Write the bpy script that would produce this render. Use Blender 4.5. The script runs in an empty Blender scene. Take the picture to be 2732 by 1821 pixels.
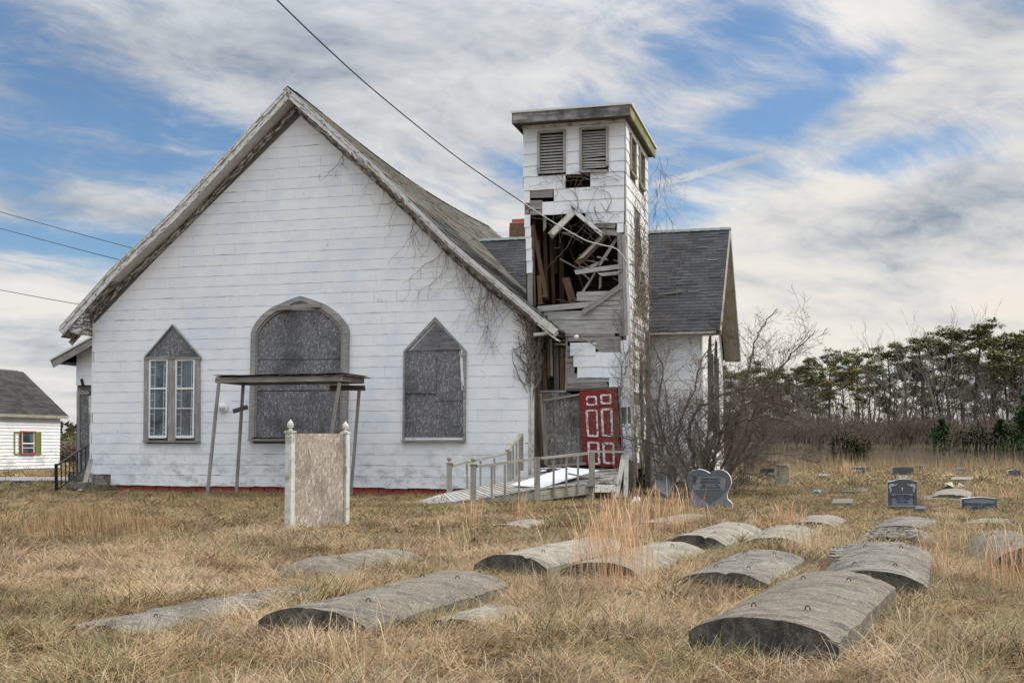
import bpy, math, random
import numpy as np
from mathutils import Vector, Matrix, noise
R = math.radians
rnd = random.Random(7)
scene = bpy.context.scene
COL = scene.collection

# ---------------------------------------------------------------- camera
F = 3100.0; CX = 1366.0; CY = 910.5; PITCH = R(3.0); EYE = 1.27
SH = 269.5 / F - math.tan(PITCH)
cam_d = bpy.data.cameras.new('camera'); cam = bpy.data.objects.new('camera', cam_d); COL.objects.link(cam)
cam_d.sensor_width = 36.0; cam_d.lens = 36.0 * F / 2732.0; cam_d.shift_y = SH * F / 2732.0
cam_d.clip_start = 0.1; cam_d.clip_end = 3000
cam.location = (0, 0, EYE); cam.rotation_euler = (R(90) + PITCH, 0, 0)
scene.camera = cam
scene.view_settings.view_transform = 'Standard'; scene.view_settings.look = 'None'
scene.view_settings.exposure = 0.56; scene.view_settings.gamma = 1.0
scene.view_settings.use_curve_mapping = False
scene.cycles.max_bounces = 6; scene.cycles.transparent_max_bounces = 6
scene.cycles.diffuse_bounces = 3; scene.cycles.glossy_bounces = 2
scene.cycles.use_denoising = True

# sun direction (towards the sun): right and behind the church
SUN_AZ = R(78); SUN_EL = R(38)
sdir = Vector((math.sin(SUN_AZ) * math.cos(SUN_EL), math.cos(SUN_AZ) * math.cos(SUN_EL), math.sin(SUN_EL)))
sun_d = bpy.data.lights.new('sun', 'SUN'); sun = bpy.data.objects.new('sun', sun_d); COL.objects.link(sun)
sun_d.energy = 1.5; sun_d.angle = R(10); sun_d.color = (1.0, 0.93, 0.82)
sun.rotation_euler = sdir.to_track_quat('Z', 'Y').to_euler()

# ---------------------------------------------------------------- shader maths helper
class N:
    """a node socket with arithmetic"""
    def __init__(s, t, k): s.t = t; s.k = k
    def _m(s, op, *a):
        n = s.t.nodes.new('ShaderNodeMath'); n.operation = op
        for i, v in enumerate((s,) + a):
            if isinstance(v, N): s.t.links.new(v.k, n.inputs[i])
            else: n.inputs[i].default_value = v
        return N(s.t, n.outputs[0])
    def __add__(s, o): return s._m('ADD', o)
    __radd__ = __add__
    def __sub__(s, o): return s._m('SUBTRACT', o)
    def __rsub__(s, o): return (s * -1.0) + o
    def __mul__(s, o): return s._m('MULTIPLY', o)
    __rmul__ = __mul__
    def __truediv__(s, o): return s._m('DIVIDE', o)
    def f(s, op, *a): return s._m(op, *a)
    def clamp(s): return s._m('MAXIMUM', 0.0)._m('MINIMUM', 1.0)
def sstep(x, a, b):
    n = x.t.nodes.new('ShaderNodeMapRange'); n.interpolation_type = 'SMOOTHSTEP'
    x.t.links.new(x.k, n.inputs[0]); n.inputs[1].default_value = a; n.inputs[2].default_value = b
    return N(x.t, n.outputs[0])
def mixc(t, fac, a, b):
    n = t.nodes.new('ShaderNodeMix'); n.data_type = 'RGBA'
    def put(sock, v):
        if isinstance(v, N): t.links.new(v.k, sock)
        elif isinstance(v, (int, float)): sock.default_value = v
        else: sock.default_value = tuple(v) + (1.0,) if len(v) == 3 else v
    put(n.inputs[0], fac); put(n.inputs[6], a); put(n.inputs[7], b)
    return N(t, n.outputs[2])
def vec(t, x, y, z):
    n = t.nodes.new('ShaderNodeCombineXYZ')
    for i, v in enumerate((x, y, z)):
        if isinstance(v, N): t.links.new(v.k, n.inputs[i])
        else: n.inputs[i].default_value = v
    return N(t, n.outputs[0])
def noi(t, v, scale, detail=3, rough=0.5, dist=0.0, col=False):
    n = t.nodes.new('ShaderNodeTexNoise'); n.inputs['Scale'].default_value = scale
    n.inputs['Detail'].default_value = detail; n.inputs['Roughness'].default_value = rough
    n.inputs['Distortion'].default_value = dist
    if v is not None: t.links.new(v.k, n.inputs['Vector'])
    return N(t, n.outputs[1 if col else 0])
def mapp(t, v, scale=(1, 1, 1), rot=(0, 0, 0), loc=(0, 0, 0)):
    if any(rot):
        r_ = t.nodes.new('ShaderNodeMapping'); r_.inputs['Rotation'].default_value = rot; t.links.new(v.k, r_.inputs['Vector']); v = N(t, r_.outputs[0]); rot = (0, 0, 0)
    n = t.nodes.new('ShaderNodeMapping'); n.inputs['Scale'].default_value = scale
    n.inputs['Rotation'].default_value = rot; n.inputs['Location'].default_value = loc
    t.links.new(v.k, n.inputs['Vector']); return N(t, n.outputs[0])

# ---------------------------------------------------------------- world: NISHITA sky with cloud sheets
world = bpy.data.worlds.new('World'); scene.world = world; world.use_nodes = True
wt = world.node_tree; wt.nodes.clear()
def build_world():
    t = wt
    out = t.nodes.new('ShaderNodeOutputWorld')
    sky = t.nodes.new('ShaderNodeTexSky'); sky.sky_type = 'NISHITA'; sky.sun_disc = False
    sky.sun_elevation = SUN_EL; sky.sun_rotation = SUN_AZ
    sky.air_density = 1.0; sky.dust_density = 0.6; sky.ozone_density = 2.0
    bg = t.nodes.new('ShaderNodeBackground'); bg.inputs[1].default_value = 0.085
    tint = mixc(t, 1.0, N(t, sky.outputs[0]), (0.70, 0.85, 0.97)); tint.k.node.blend_type = 'MULTIPLY'
    t.links.new(tint.k, bg.inputs[0])
    tc = t.nodes.new('ShaderNodeTexCoord'); sep = t.nodes.new('ShaderNodeSeparateXYZ')
    t.links.new(tc.outputs['Generated'], sep.inputs[0])
    x, y, z = (N(t, sep.outputs[i]) for i in range(3))
    az = x.f('ARCTAN2', y); el = z.f('ARCSINE')
    # cloud plane projection
    h = z.f('MAXIMUM', 0.0) + 0.26
    px, py = x / h, y / h
    p = vec(t, px, py, 0.0)
    w1 = noi(t, p, 0.9, 4, 0.55, col=True)
    pw = t.nodes.new('ShaderNodeVectorMath'); pw.operation = 'MULTIPLY_ADD'
    t.links.new(w1.k, pw.inputs[0]); pw.inputs[1].default_value = (0.55, 0.55, 0.55); t.links.new(p.k, pw.inputs[2])
    P2 = N(t, pw.outputs[0])
    big = noi(t, mapp(t, P2, (0.75, 1.15, 1), (0, 0, R(-28)), (3.1, 1.7, 0)), 1.0, 9, 0.60)
    fine = noi(t, mapp(t, P2, (1.5, 3.6, 1), (0, 0, R(-38)), (1.3, 5.2, 0)), 1.6, 10, 0.66)
    puff = noi(t, mapp(t, P2, (3.2, 3.6, 1), (0, 0, R(20)), (2.3, 8.2, 0)), 1.5, 9, 0.62)
    # where the photograph's sky opens to blue: (azimuth, elevation, half widths, tilt, depth) in degrees
    def blob(a0, e0, wa, we, tilt, amp):
        c, s = math.cos(R(tilt)), math.sin(R(tilt))
        da = (az - R(a0)) * math.cos(R(e0)); de = el - R(e0)
        u_ = (da * c + de * s) * (1.0 / R(wa)); v_ = (de * c - da * s) * (1.0 / R(we))
        r2 = u_ * u_ + v_ * v_
        return (r2 * -1.0).f('EXPONENT') * amp
    cov = (big - 0.5) * 1.7 + (fine - 0.5) * 2.1 + (puff - 0.5) * 1.1 + 0.56 + sstep(el, R(13), R(3)) * 0.35
    for b in BLOBS: cov = cov + blob(*b)
    mask = sstep(cov, -0.16, 0.72)
    # cloud shading
    shade = noi(t, mapp(t, P2, (1.3, 2.2, 1), (0, 0, R(-25)), (7, 2, 0)), 1.3, 8, 0.6)
    shade2 = (shade - 0.5) * 2.3 + (big - 0.5) * -1.0 + (fine - 0.5) * 0.9 + (puff - 0.5) * 1.3 + 0.58
    for b in SHADES: shade2 = shade2 + blob(*b)
    cc = mixc(t, shade2.clamp(), (0.30, 0.36, 0.44), (0.88, 0.89, 0.90))
    # warmer and brighter near the horizon and on the sun's side
    glow = sstep(x * math.sin(SUN_AZ) + y * math.cos(SUN_AZ), -0.2, 1.0) * 0.55 + sstep(el, 0.45, 0.0) * 0.5
    cc2 = mixc(t, (glow * shade2.clamp()).clamp(), cc, (0.98, 0.90, 0.78))
    bg2 = t.nodes.new('ShaderNodeBackground'); t.links.new(cc2.k, bg2.inputs[0]); 
    # dome brighter towards the zenith, boosted beyond CIE as added light on the facade
    lum = sstep(el, R(17), R(52)) * 1.95 + 0.63
    t.links.new(lum.k, bg2.inputs[1])
    # two contrails
    def trail(a0, e0, a1, e1, wid, amp, m):
        dx, dy = R(a1 - a0), R(e1 - e0); L = math.hypot(dx, dy); dx /= L; dy /= L
        qa, qe = az - R(a0), el - R(e0)
        al = qa * dx + qe * dy; ac = qe * dx - qa * dy
        w = noi(t, vec(t, al * 60.0, ac * 60.0, 0.0), 3.0, 4, 0.7)
        ac = ac + (w - 0.5) * (wid * 0.02)
        s = sstep(ac.f('ABSOLUTE'), R(wid), R(wid * 0.25)) * sstep(al, 0.0, R(0.4)) * sstep(al, L, L - R(0.6))
        return m.f('MAXIMUM', s * amp)
    m = mask
    for tr in TRAILS: m = trail(*tr, m)
    # high thin veil everywhere
    m = (m * 0.94 + 0.03).clamp()
    mx = t.nodes.new('ShaderNodeMixShader'); t.links.new(m.k, mx.inputs[0])
    t.links.new(bg.outputs[0], mx.inputs[1]); t.links.new(bg2.outputs[0], mx.inputs[2])
    t.links.new(mx.outputs[0], out.inputs[0])
def azel(x, y):
    r = ray(x, y); return math.degrees(math.atan2(r[0], r[1])), math.degrees(math.atan2(r[2], math.hypot(r[0], r[1])))

# ---------------------------------------------------------------- placement maths (source photo pixels -> places in the world)
TH = R(14.9)
UD = (math.cos(TH), -math.sin(TH)); WD = (math.sin(TH), math.cos(TH))
C0 = ((1415 - CX) / F * 28.7, 28.7)
def ray(x, y):
    a = (x - CX) / F; b = (CY - y) / F + SH
    return (a, math.cos(PITCH) - b * math.sin(PITCH), math.sin(PITCH) + b * math.cos(PITCH))
def toL(X, Y):
    dx = X - C0[0]; dy = Y - C0[1]; return (dx * UD[0] + dy * UD[1], dx * WD[0] + dy * WD[1])
def LW(u, w, z=0): return Vector((C0[0] + u * UD[0] + w * WD[0], C0[1] + u * UD[1] + w * WD[1], z))
def G(x, y, z=0.0):
    r = ray(x, y); t = (z - EYE) / r[2]; return Vector((r[0] * t, r[1] * t, z))
def DP(x, y, Y):
    r = ray(x, y); t = Y / r[1]; return Vector((r[0] * t, Y, EYE + r[2] * t))
def FW(x, y, w):
    r = ray(x, y); n = r[0] * WD[0] + r[1] * WD[1]; t = (C0[0] * WD[0] + C0[1] * WD[1] + w) / n
    u, _ = toL(r[0] * t, r[1] * t); return Vector((u, w, EYE + r[2] * t))
def SU(x, y, u):
    r = ray(x, y); n = r[0] * UD[0] + r[1] * UD[1]; t = (C0[0] * UD[0] + C0[1] * UD[1] + u) / n
    _, w = toL(r[0] * t, r[1] * t); return Vector((u, w, EYE + r[2] * t))
def px_blob(x, y, wx, wy, tilt, amp):
    a, e = azel(x, y); k = math.degrees(1 / F)
    return (a, e, wx * k, wy * k, tilt, amp)
BLOBS = [px_blob(120, 420, 560, 120, -12, -0.80), px_blob(640, 370, 420, 70, -6, -0.62), px_blob(30, 120, 260, 100, -30, -0.42),
         px_blob(60, 640, 560, 70, -4, -0.85), px_blob(200, 760, 330, 55, -14, -0.6), px_blob(150, 560, 420, 36, 0, 0.45),
         px_blob(80, 730, 260, 60, -8, 0.5), px_blob(500, 540, 460, 60, -4, 0.35),
         px_blob(1850, 170, 330, 110, 24, -0.52), px_blob(2180, 250, 420, 90, 20, -0.42), px_blob(2350, 420, 230, 50, 8, -0.6),
         px_blob(1800, 560, 160, 70, 10, -0.45), px_blob(2050, 330, 200, 60, 20, -0.3), px_blob(1400, 480, 160, 50, -20, -0.45),
         px_blob(1100, 250, 560, 240, 0, 0.45), px_blob(2350, 640, 520, 150, 0, 0.5), px_blob(2450, 820, 600, 90, 0, 0.35),
         px_blob(2100, 700, 120, 30, 10, -0.3), px_blob(300, 860, 380, 70, -6, -0.15), px_blob(2500, 150, 260, 90, 40, 0.3)]
SHADES = [px_blob(2420, 600, 420, 70, 6, -0.24), px_blob(2250, 640, 260, 40, 4, -0.18), px_blob(2050, 520, 240, 60, 0, 0.3), px_blob(2500, 440, 260, 45, 12, 0.35),
          px_blob(2300, 200, 330, 90, 24, -0.25), px_blob(1000, 120, 420, 110, 0, -0.12), px_blob(60, 150, 330, 140, -30, -0.40), px_blob(2700, 60, 260, 140, 30, -0.30),
          px_blob(500, 520, 300, 60, 0, 0.25), px_blob(2300, 820, 600, 110, 0, 0.35)]
def px_trail(x0, y0, x1, y1, wid, amp):
    a0, e0 = azel(x0, y0); a1, e1 = azel(x1, y1); return (a0, e0, a1, e1, wid * math.degrees(1 / F), amp)
TRAILS = [px_trail(15, 597, 240, 538, 5, 0.6), px_trail(1728, 498, 2060, 410, 17, 0.8)]
build_world()

# ---------------------------------------------------------------- mesh builder
MW = {}
class MB:
    def __init__(s): s.v = []; s.f = []; s.uv = []; s.mi = []; s.cm = 0
    def add(s, vs, fs, uvs=None):
        b = len(s.v); s.v += [tuple(v) for v in vs]
        for i, f in enumerate(fs):
            s.f.append(tuple(b + k for k in f)); s.uv.append(uvs[i] if uvs else None); s.mi.append(s.cm)
    def box(s, c, d, rz=0.0):
        x, y, z = d[0] / 2, d[1] / 2, d[2] / 2; cs, sn = math.cos(rz), math.sin(rz)
        vs = []
        for dz in (-z, z):
            for dx, dy in ((-x, -y), (x, -y), (x, y), (-x, y)):
                vs.append((c[0] + dx * cs - dy * sn, c[1] + dx * sn + dy * cs, c[2] + dz))
        s.add(vs, [(3, 2, 1, 0), (4, 5, 6, 7), (0, 1, 5, 4), (1, 2, 6, 5), (2, 3, 7, 6), (3, 0, 4, 7)])
    def bar(s, a, b, w, h, up=None, jag=0.0, seg=1, taper=1.0):
        """board from a to b, width w (sideways), height h along 'up'; uv u runs along it in metres"""
        a = Vector(a); b = Vector(b); d = b - a; L = d.length; d.normalize()
        up = Vector(up) if up else Vector((0, 0, 1))
        if abs(up.dot(d)) > 0.98: up = Vector((0, 1, 0))
        sd = d.cross(up).normalized(); u = sd.cross(d).normalized()
        o = rnd.uniform(0, 50); vs = []; fs = []; uv = []
        for i in range(seg + 1):
            t = i / seg; k = 1 + (taper - 1) * t; c = a + d * (L * t)
            j = [rnd.uniform(-jag, jag) if i in (0, seg) else rnd.uniform(-jag, jag) * 0.15 for _ in range(4)]
            for q, (p1, p2) in enumerate(((-1, -1), (1, -1), (1, 1), (-1, 1))):
                vs.append(c + sd * (p1 * w / 2 * k) + u * (p2 * h / 2 * k) + d * j[q])
        P = [0, w, w + h, 2 * w + h, 2 * w + 2 * h]
        for i in range(seg):
            for q in range(4):
                A = 4 * i + q; B = 4 * i + (q + 1) % 4
                fs.append((A, B, B + 4, A + 4)); u0, u1 = L * i / seg + o, L * (i + 1) / seg + o
                uv.append(((u0, P[q] + o), (u0, P[q + 1] + o), (u1, P[q + 1] + o), (u1, P[q] + o)))
        n = 4 * seg
        for f in ((3, 2, 1, 0), (n, n + 1, n + 2, n + 3)):
            fs.append(f); uv.append(((o, o), (o + w, o), (o + w, o + .02), (o, o + .02)))
        s.add(vs, fs, uv)
    def tube(s, pts, rad, n=5, cap=False):
        pts = [Vector(p) for p in pts]; m = len(pts)
        if not isinstance(rad, (list, tuple)): rad = [rad] * m
        vs = []; fs = []; uv = []; prev = None; L = 0; o = rnd.uniform(0, 9)
        for i, p in enumerate(pts):
            d = (pts[min(i + 1, m - 1)] - pts[max(i - 1, 0)]).normalized()
            if prev is None: prev = d.orthogonal().normalized()
            prev = (prev - d * prev.dot(d))
            prev = prev.normalized() if prev.length > 1e-6 else d.orthogonal().normalized()
            c = d.cross(prev)
            for k in range(n):
                a = 2 * math.pi * k / n
                vs.append(p + (prev * math.cos(a) + c * math.sin(a)) * rad[i])
            if i:
                L2 = L + (pts[i] - pts[i - 1]).length
                for k in range(n):
                    A = (i - 1) * n + k; B = (i - 1) * n + (k + 1) % n
                    fs.append((A, B, B + n, A + n))
                    c0, c1 = 6.28 * rad[i] * k / n + o, 6.28 * rad[i] * (k + 1) / n + o
                    uv.append(((L, c0), (L, c1), (L2, c1), (L2, c0)))
                L = L2
        if cap:
            fs.append(tuple(range(n))[::-1]); uv.append(None)
            fs.append(tuple(range((m - 1) * n, m * n))); uv.append(None)
        s.add(vs, fs, uv)
    def prism(s, poly, ext):
        """closed flat polygon (3D points) pushed along ext"""
        n = len(poly); e = Vector(ext)
        vs = [Vector(p) for p in poly] + [Vector(p) + e for p in poly]
        fs = [tuple(range(n)), tuple(range(2 * n - 1, n - 1, -1))]
        for i in range(n): j = (i + 1) % n; fs.append((j, i, i + n, j + n))
        s.add(vs, fs)
    def lathe(s, c, prof, n=10):
        vs = []; fs = []
        for r, z in prof:
            for k in range(n):
                a = 2 * math.pi * k / n; vs.append((c[0] + r * math.cos(a), c[1] + r * math.sin(a), c[2] + z))
        for i in range(len(prof) - 1):
            for k in range(n):
                A = i * n + k; B = i * n + (k + 1) % n; fs.append((A, B, B + n, A + n))
        fs.append(tuple(range(n))[::-1]); fs.append(tuple(range((len(prof) - 1) * n, len(prof) * n)))
        s.add(vs, fs)
    def build(s, name, mat, parent=None, world=False, smooth=False, loc=None):
        me = bpy.data.meshes.new(name); vs = s.v
        if world and parent is not None:
            M = MW[parent].inverted(); vs = [tuple(M @ Vector(v)) for v in vs]
        if loc is not None: vs = [(v[0] - loc[0], v[1] - loc[1], v[2] - loc[2]) for v in vs]
        me.from_pydata(vs, [], s.f)
        mats = mat if isinstance(mat, (list, tuple)) else [mat]
        for m in mats: me.materials.append(m)
        if len(mats) > 1: me.polygons.foreach_set('material_index', s.mi)
        ul = me.uv_layers.new(name='UVMap'); data = []
        for i, p in enumerate(me.polygons):
            q = s.uv[i]
            if q is not None and len(q) == p.loop_total:
                for a in q: data += [a[0], a[1]]
            else:
                n = p.normal; ax = max(range(3), key=lambda k: abs(n[k]))
                for vi in p.vertices:
                    c = me.vertices[vi].co
                    data += [c[1], c[2]] if ax == 0 else ([c[0], c[2]] if ax == 1 else [c[0], c[1]])
        ul.data.foreach_set('uv', data)
        if smooth: me.polygons.foreach_set('use_smooth', [True] * len(me.polygons))
        me.update()
        o = bpy.data.objects.new(name, me); COL.objects.link(o)
        if parent is not None: o.parent = parent; MW[o] = MW[parent].copy()
        else: MW[o] = Matrix.Identity(4)
        if loc is not None: o.location = loc
        return o
def thing(name, label, cat, loc=(0, 0, 0), rz=0.0, group=None):
    o = bpy.data.objects.new(name, None); COL.objects.link(o); o.empty_display_size = 0.2
    o.location = loc; o.rotation_euler = (0, 0, rz); o['label'] = label; o['category'] = cat
    if group: o['group'] = group
    MW[o] = Matrix.Translation(Vector(loc)) @ Matrix.Rotation(rz, 4, 'Z'); return o
def tag(o, label=None, cat=None, group=None, kind=None):
    if label: o['label'] = label
    if cat: o['category'] = cat
    if group: o['group'] = group
    if kind: o['kind'] = kind
    return o
def bevel(o, w=0.01, seg=2):
    m = o.modifiers.new('bevel', 'BEVEL'); m.width = w; m.segments = seg; m.limit_method = 'ANGLE'; m.angle_limit = R(40); return o
def clip_poly(poly, hp):
    """clip 2D polygon by half planes (a,b,c): a*x+b*y<=c"""
    for a, b, c in hp:
        out = []
        for i in range(len(poly)):
            p, q = poly[i], poly[(i + 1) % len(poly)]
            dp = a * p[0] + b * p[1] - c; dq = a * q[0] + b * q[1] - c
            if dp <= 0: out.append(p)
            if (dp < 0 < dq) or (dq < 0 < dp):
                t = dp / (dp - dq); out.append((p[0] + (q[0] - p[0]) * t, p[1] + (q[1] - p[1]) * t))
        poly = out
        if len(poly) < 3: return []
    return poly

# ---------------------------------------------------------------- materials
def newmat(name):
    m = bpy.data.materials.new(name); m.use_nodes = True; t = m.node_tree
    b = t.nodes['Principled BSDF']; b.inputs['Roughness'].default_value = 0.85
    try: b.inputs['Specular IOR Level'].default_value = 0.25
    except Exception: pass
    return m, t, b
def geo(t): return t.nodes.new('ShaderNodeNewGeometry')
def pos(t): return N(t, geo(t).outputs['Position'])
def uvc(t): return N(t, t.nodes.new('ShaderNodeUVMap').outputs[0])
def isl(t): return N(t, geo(t).outputs['Random Per Island'])
def orand(t): return N(t, t.nodes.new('ShaderNodeObjectInfo').outputs['Random'])
def bump(t, b, h, dist=0.01, s=1.0):
    n = t.nodes.new('ShaderNodeBump'); n.inputs['Strength'].default_value = s; n.inputs['Distance'].default_value = dist
    t.links.new(h.k, n.inputs['Height']); t.links.new(n.outputs[0], b.inputs['Normal'])
def setc(t, b, c):
    if isinstance(c, N): t.links.new(c.k, b.inputs['Base Color'])
    else: b.inputs['Base Color'].default_value = tuple(c) + (1,)
def plain(name, c, rough=0.8, metal=0.0, var=0.2, scale=8.0):
    m, t, b = newmat(name); n = noi(t, pos(t), scale, 4, 0.6)
    k = mixc(t, n, tuple(x * (1 - var) for x in c), tuple(min(1, x * (1 + var)) for x in c))
    setc(t, b, k); b.inputs['Roughness'].default_value = rough; b.inputs['Metallic'].default_value = metal; return m
def zof(t):
    s = t.nodes.new('ShaderNodeSeparateXYZ'); t.links.new(pos(t).k, s.inputs[0]); return N(t, s.outputs[2])

def mat_siding(name, warm=0.0, dirt=1.0):
    m, t, b = newmat(name); p = pos(t)
    big = noi(t, p, 0.9, 4, 0.6); mid = noi(t, mapp(t, p, (1, 1, 2.2)), 2.2, 5, 0.65); fi = noi(t, p, 26, 4, 0.7)
    stre = noi(t, mapp(t, p, (22, 22, 1.3)), 1.0, 4, 0.6)
    base = mixc(t, sstep(big, 0.35, 0.65), (0.735, 0.785, 0.845), (0.86, 0.87, 0.88))
    base = mixc(t, sstep(mid, 0.40, 0.62) * 0.6, base, (0.885, 0.89, 0.89))
    r = orand(t) * 0.5 + isl(t) * 0.5
    base = mixc(t, (r - 0.3) * 0.30, base, (0.68, 0.71, 0.75))
    # worn spots to the grey cement below
    spot = sstep(noi(t, p, 3.4, 8, 0.74), 0.615, 0.66) * sstep(noi(t, p, 0.8, 2), 0.44, 0.58)
    base = mixc(t, spot * 0.7 * dirt, base, (0.50, 0.48, 0.43))
    base = mixc(t, sstep(stre, 0.52, 0.78) * sstep(mid, 0.5, 0.66) * 0.5 * dirt, base, (0.40, 0.40, 0.38))
    base = mixc(t, sstep(fi, 0.66, 0.74) * 0.45 * dirt, base, (0.36, 0.35, 0.32))
    # splash and mildew in patches low on the wall
    z = zof(t)
    low = sstep(z, 1.7, 0.1) * sstep(noi(t, mapp(t, p, (1, 1, 1.6)), 2.6, 7, 0.7), 0.45, 0.64)
    base = mixc(t, low * 0.62, base, (0.30, 0.31, 0.29))
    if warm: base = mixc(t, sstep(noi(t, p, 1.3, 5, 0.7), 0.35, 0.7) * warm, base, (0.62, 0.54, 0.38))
    setc(t, b, base); bump(t, b, fi * 0.3 + noi(t, p, 9, 3) * 0.7, 0.004, 0.6); b.inputs['Roughness'].default_value = 0.75
    return m
def mat_wood(name, dark, light, paint=0.0, pcol=(0.74, 0.74, 0.72), moss=0.0, fine=1.0, dirt=0.35):
    m, t, b = newmat(name); u = uvc(t); p = pos(t)
    g1 = noi(t, mapp(t, u, (1.6, 34 * fine, 1)), 1.0, 5, 0.6, 0.4); g2 = noi(t, mapp(t, u, (5, 150, 1)), 1.0, 4, 0.7)
    blot = noi(t, p, 2.2, 4, 0.6)
    c = mixc(t, sstep(g1 * 0.65 + g2 * 0.35, 0.32, 0.66), dark, light)
    c = mixc(t, sstep(blot, 0.35, 0.7) * dirt, c, tuple(x * 0.45 for x in dark))
    rr = isl(t) * 0.5 + orand(t) * 0.5
    c = mixc(t, rr * 0.35, c, tuple((a + b_) / 2 * 1.25 for a, b_ in zip(dark, light)))
    if paint:
        pk = noi(t, mapp(t, u, (2.2, 9, 1)), 1.6, 8, 0.72) * 0.75 + noi(t, mapp(t, u, (7, 45, 1)), 1.0, 5, 0.7) * 0.25
        th = 0.5 + (0.5 - paint) * 0.38
        msk = sstep(pk, th, th + 0.035)
        pc = mixc(t, sstep(noi(t, p, 5, 5, .7), .4, .7) * 0.5, pcol, tuple(x * 0.62 for x in pcol))
        c = mixc(t, msk, c, pc); bump(t, b, g1 * 0.5 + msk * 1.0, 0.004, 0.7)
    else: bump(t, b, g1 * 0.7 + g2 * 0.3, 0.006, 0.8)
    if moss:
        c = mixc(t, sstep(noi(t, p, 1.8, 6, 0.7), 0.62 - moss * 0.3, 0.72 - moss * .2) * 0.7, c, (0.16, 0.17, 0.06))
    setc(t, b, c); b.inputs['Roughness'].default_value = 0.9; return m
def mat_osb(name, a, bcol, c3, s=1.0, stain=0.0):
    m, t, b = newmat(name); u = uvc(t)
    wob = noi(t, u, 5 * s, 2, 0.5, col=True)
    vm = t.nodes.new('ShaderNodeVectorMath'); vm.operation = 'MULTIPLY_ADD'
    t.links.new(wob.k, vm.inputs[0]); vm.inputs[1].default_value = (0.05, 0.05, 0); t.links.new(u.k, vm.inputs[2]); u2 = N(t, vm.outputs[0])
    col = None; hts = None
    for i, (ang, sx, sy) in enumerate(((20, 9, 34), (-38, 10, 30), (78, 8, 33), (-72, 11, 36))):
        v = t.nodes.new('ShaderNodeTexVoronoi'); v.inputs['Scale'].default_value = s
        t.links.new(mapp(t, u2, (sx, sy, 1), (0, 0, R(ang)), (i * 3.7, i * 1.9, 0)).k, v.inputs['Vector'])
        vv = t.nodes.new('ShaderNodeSeparateColor'); t.links.new(v.outputs['Color'], vv.inputs[0])
        val = N(t, vv.outputs[0]); sel = N(t, vv.outputs[1])
        if col is None: col = val; hts = N(t, v.outputs['Distance'])
        else:
            k = t.nodes.new('ShaderNodeMix'); k.data_type = 'FLOAT'; s_ = sstep(sel, 0.55, 0.58)
            t.links.new(s_.k, k.inputs[0]); t.links.new(col.k, k.inputs[2]); t.links.new(val.k, k.inputs[3]); col = N(t, k.outputs[0])
    fine = noi(t, mapp(t, u, (1, 1, 1)), 60, 4, 0.7)
    big = noi(t, u, 1.3, 4, 0.6)
    c = mixc(t, (col * 0.75 + fine * 0.5 - 0.12).clamp(), a, bcol)
    c = mixc(t, sstep(col, 0.80, 0.95) * 0.6, c, c3)
    c = mixc(t, sstep(big, 0.40, 0.68) * 0.55, c, tuple(x * 0.5 for x in a))
    if stain:
        st = noi(t, mapp(t, u, (9, 0.9, 1)), 1.0, 5, 0.7)
        c = mixc(t, sstep(st, 0.5, 0.66) * stain, c, (0.045, 0.032, 0.024))
    setc(t, b, c); bump(t, b, col + fine * 0.5, 0.004, 0.6); b.inputs['Roughness'].default_value = 0.92; return m
def mat_shingle(name, a, bcol, moss=None):
    m, t, b = newmat(name); p = pos(t); r = isl(t)
    gr = noi(t, p, 60, 4, 0.8); big = noi(t, p, 0.7, 4, 0.6)
    c = mixc(t, (r * 0.75 + gr * 0.35).clamp(), a, bcol)
    c = mixc(t, sstep(big, 0.35, 0.7) * 0.35, c, tuple(x * 1.5 for x in bcol))
    if moss: c = mixc(t, sstep(noi(t, p, 1.1, 6, .7), .47, .6) * 0.7, c, moss)
    setc(t, b, c); bump(t, b, gr, 0.004, 0.7); b.inputs['Roughness'].default_value = 0.95; return m
def mat_concrete(name, a, bcol, stain=(0.075, 0.07, 0.06), k=0.7, algae_shade=False):
    m, t, b = newmat(name)
    tc = t.nodes.new('ShaderNodeTexCoord'); p = N(t, tc.outputs['Object']); P = pos(t)
    big = noi(t, P, 1.9, 5, 0.62); mid = noi(t, mapp(t, P, (1, 1, 3)), 7, 6, 0.7); sp = noi(t, P, 55, 4, 0.85); sp2 = noi(t, P, 24, 4, 0.85)
    drip = noi(t, mapp(t, p, (2.2, 13, 2.2)), 1.0, 7, 0.75)
    c = mixc(t, big, a, bcol)
    c = mixc(t, sstep(mid, 0.48, 0.68) * 0.5, c, tuple(x * 1.22 for x in bcol))
    c = mixc(t, sstep(drip, 0.53, 0.62) * min(1, k * 1.15), c, stain)
    c = mixc(t, sstep(noi(t, P, 3.1, 8, 0.78), 0.50, 0.60) * k * 0.85, c, stain)
    c = mixc(t, sstep(noi(t, P, 1.1, 8, 0.75), 0.55, 0.62) * 0.35, c, tuple(x * 1.5 for x in bcol))
    c = mixc(t, sstep(sp, 0.54, 0.66) * 0.6, c, (0.56, 0.53, 0.47))
    c = mixc(t, sstep(sp2, 0.56, 0.68) * 0.75, c, (0.06, 0.055, 0.045))
    if algae_shade: c = mixc(t, sstep(noi(t, P, 9, 5, 0.7), 0.30, 0.62) * 0.45 + 0.35, c, (0.030, 0.029, 0.026))  # dark growth, with shade mixed into the same colour
    setc(t, b, c)
    bump(t, b, sp * 0.35 + sp2 * 0.4 + mid * 0.6 + sstep(drip, 0.5, 0.65) * -0.4, 0.012, 0.9); b.inputs['Roughness'].default_value = 0.95
    return m
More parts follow.
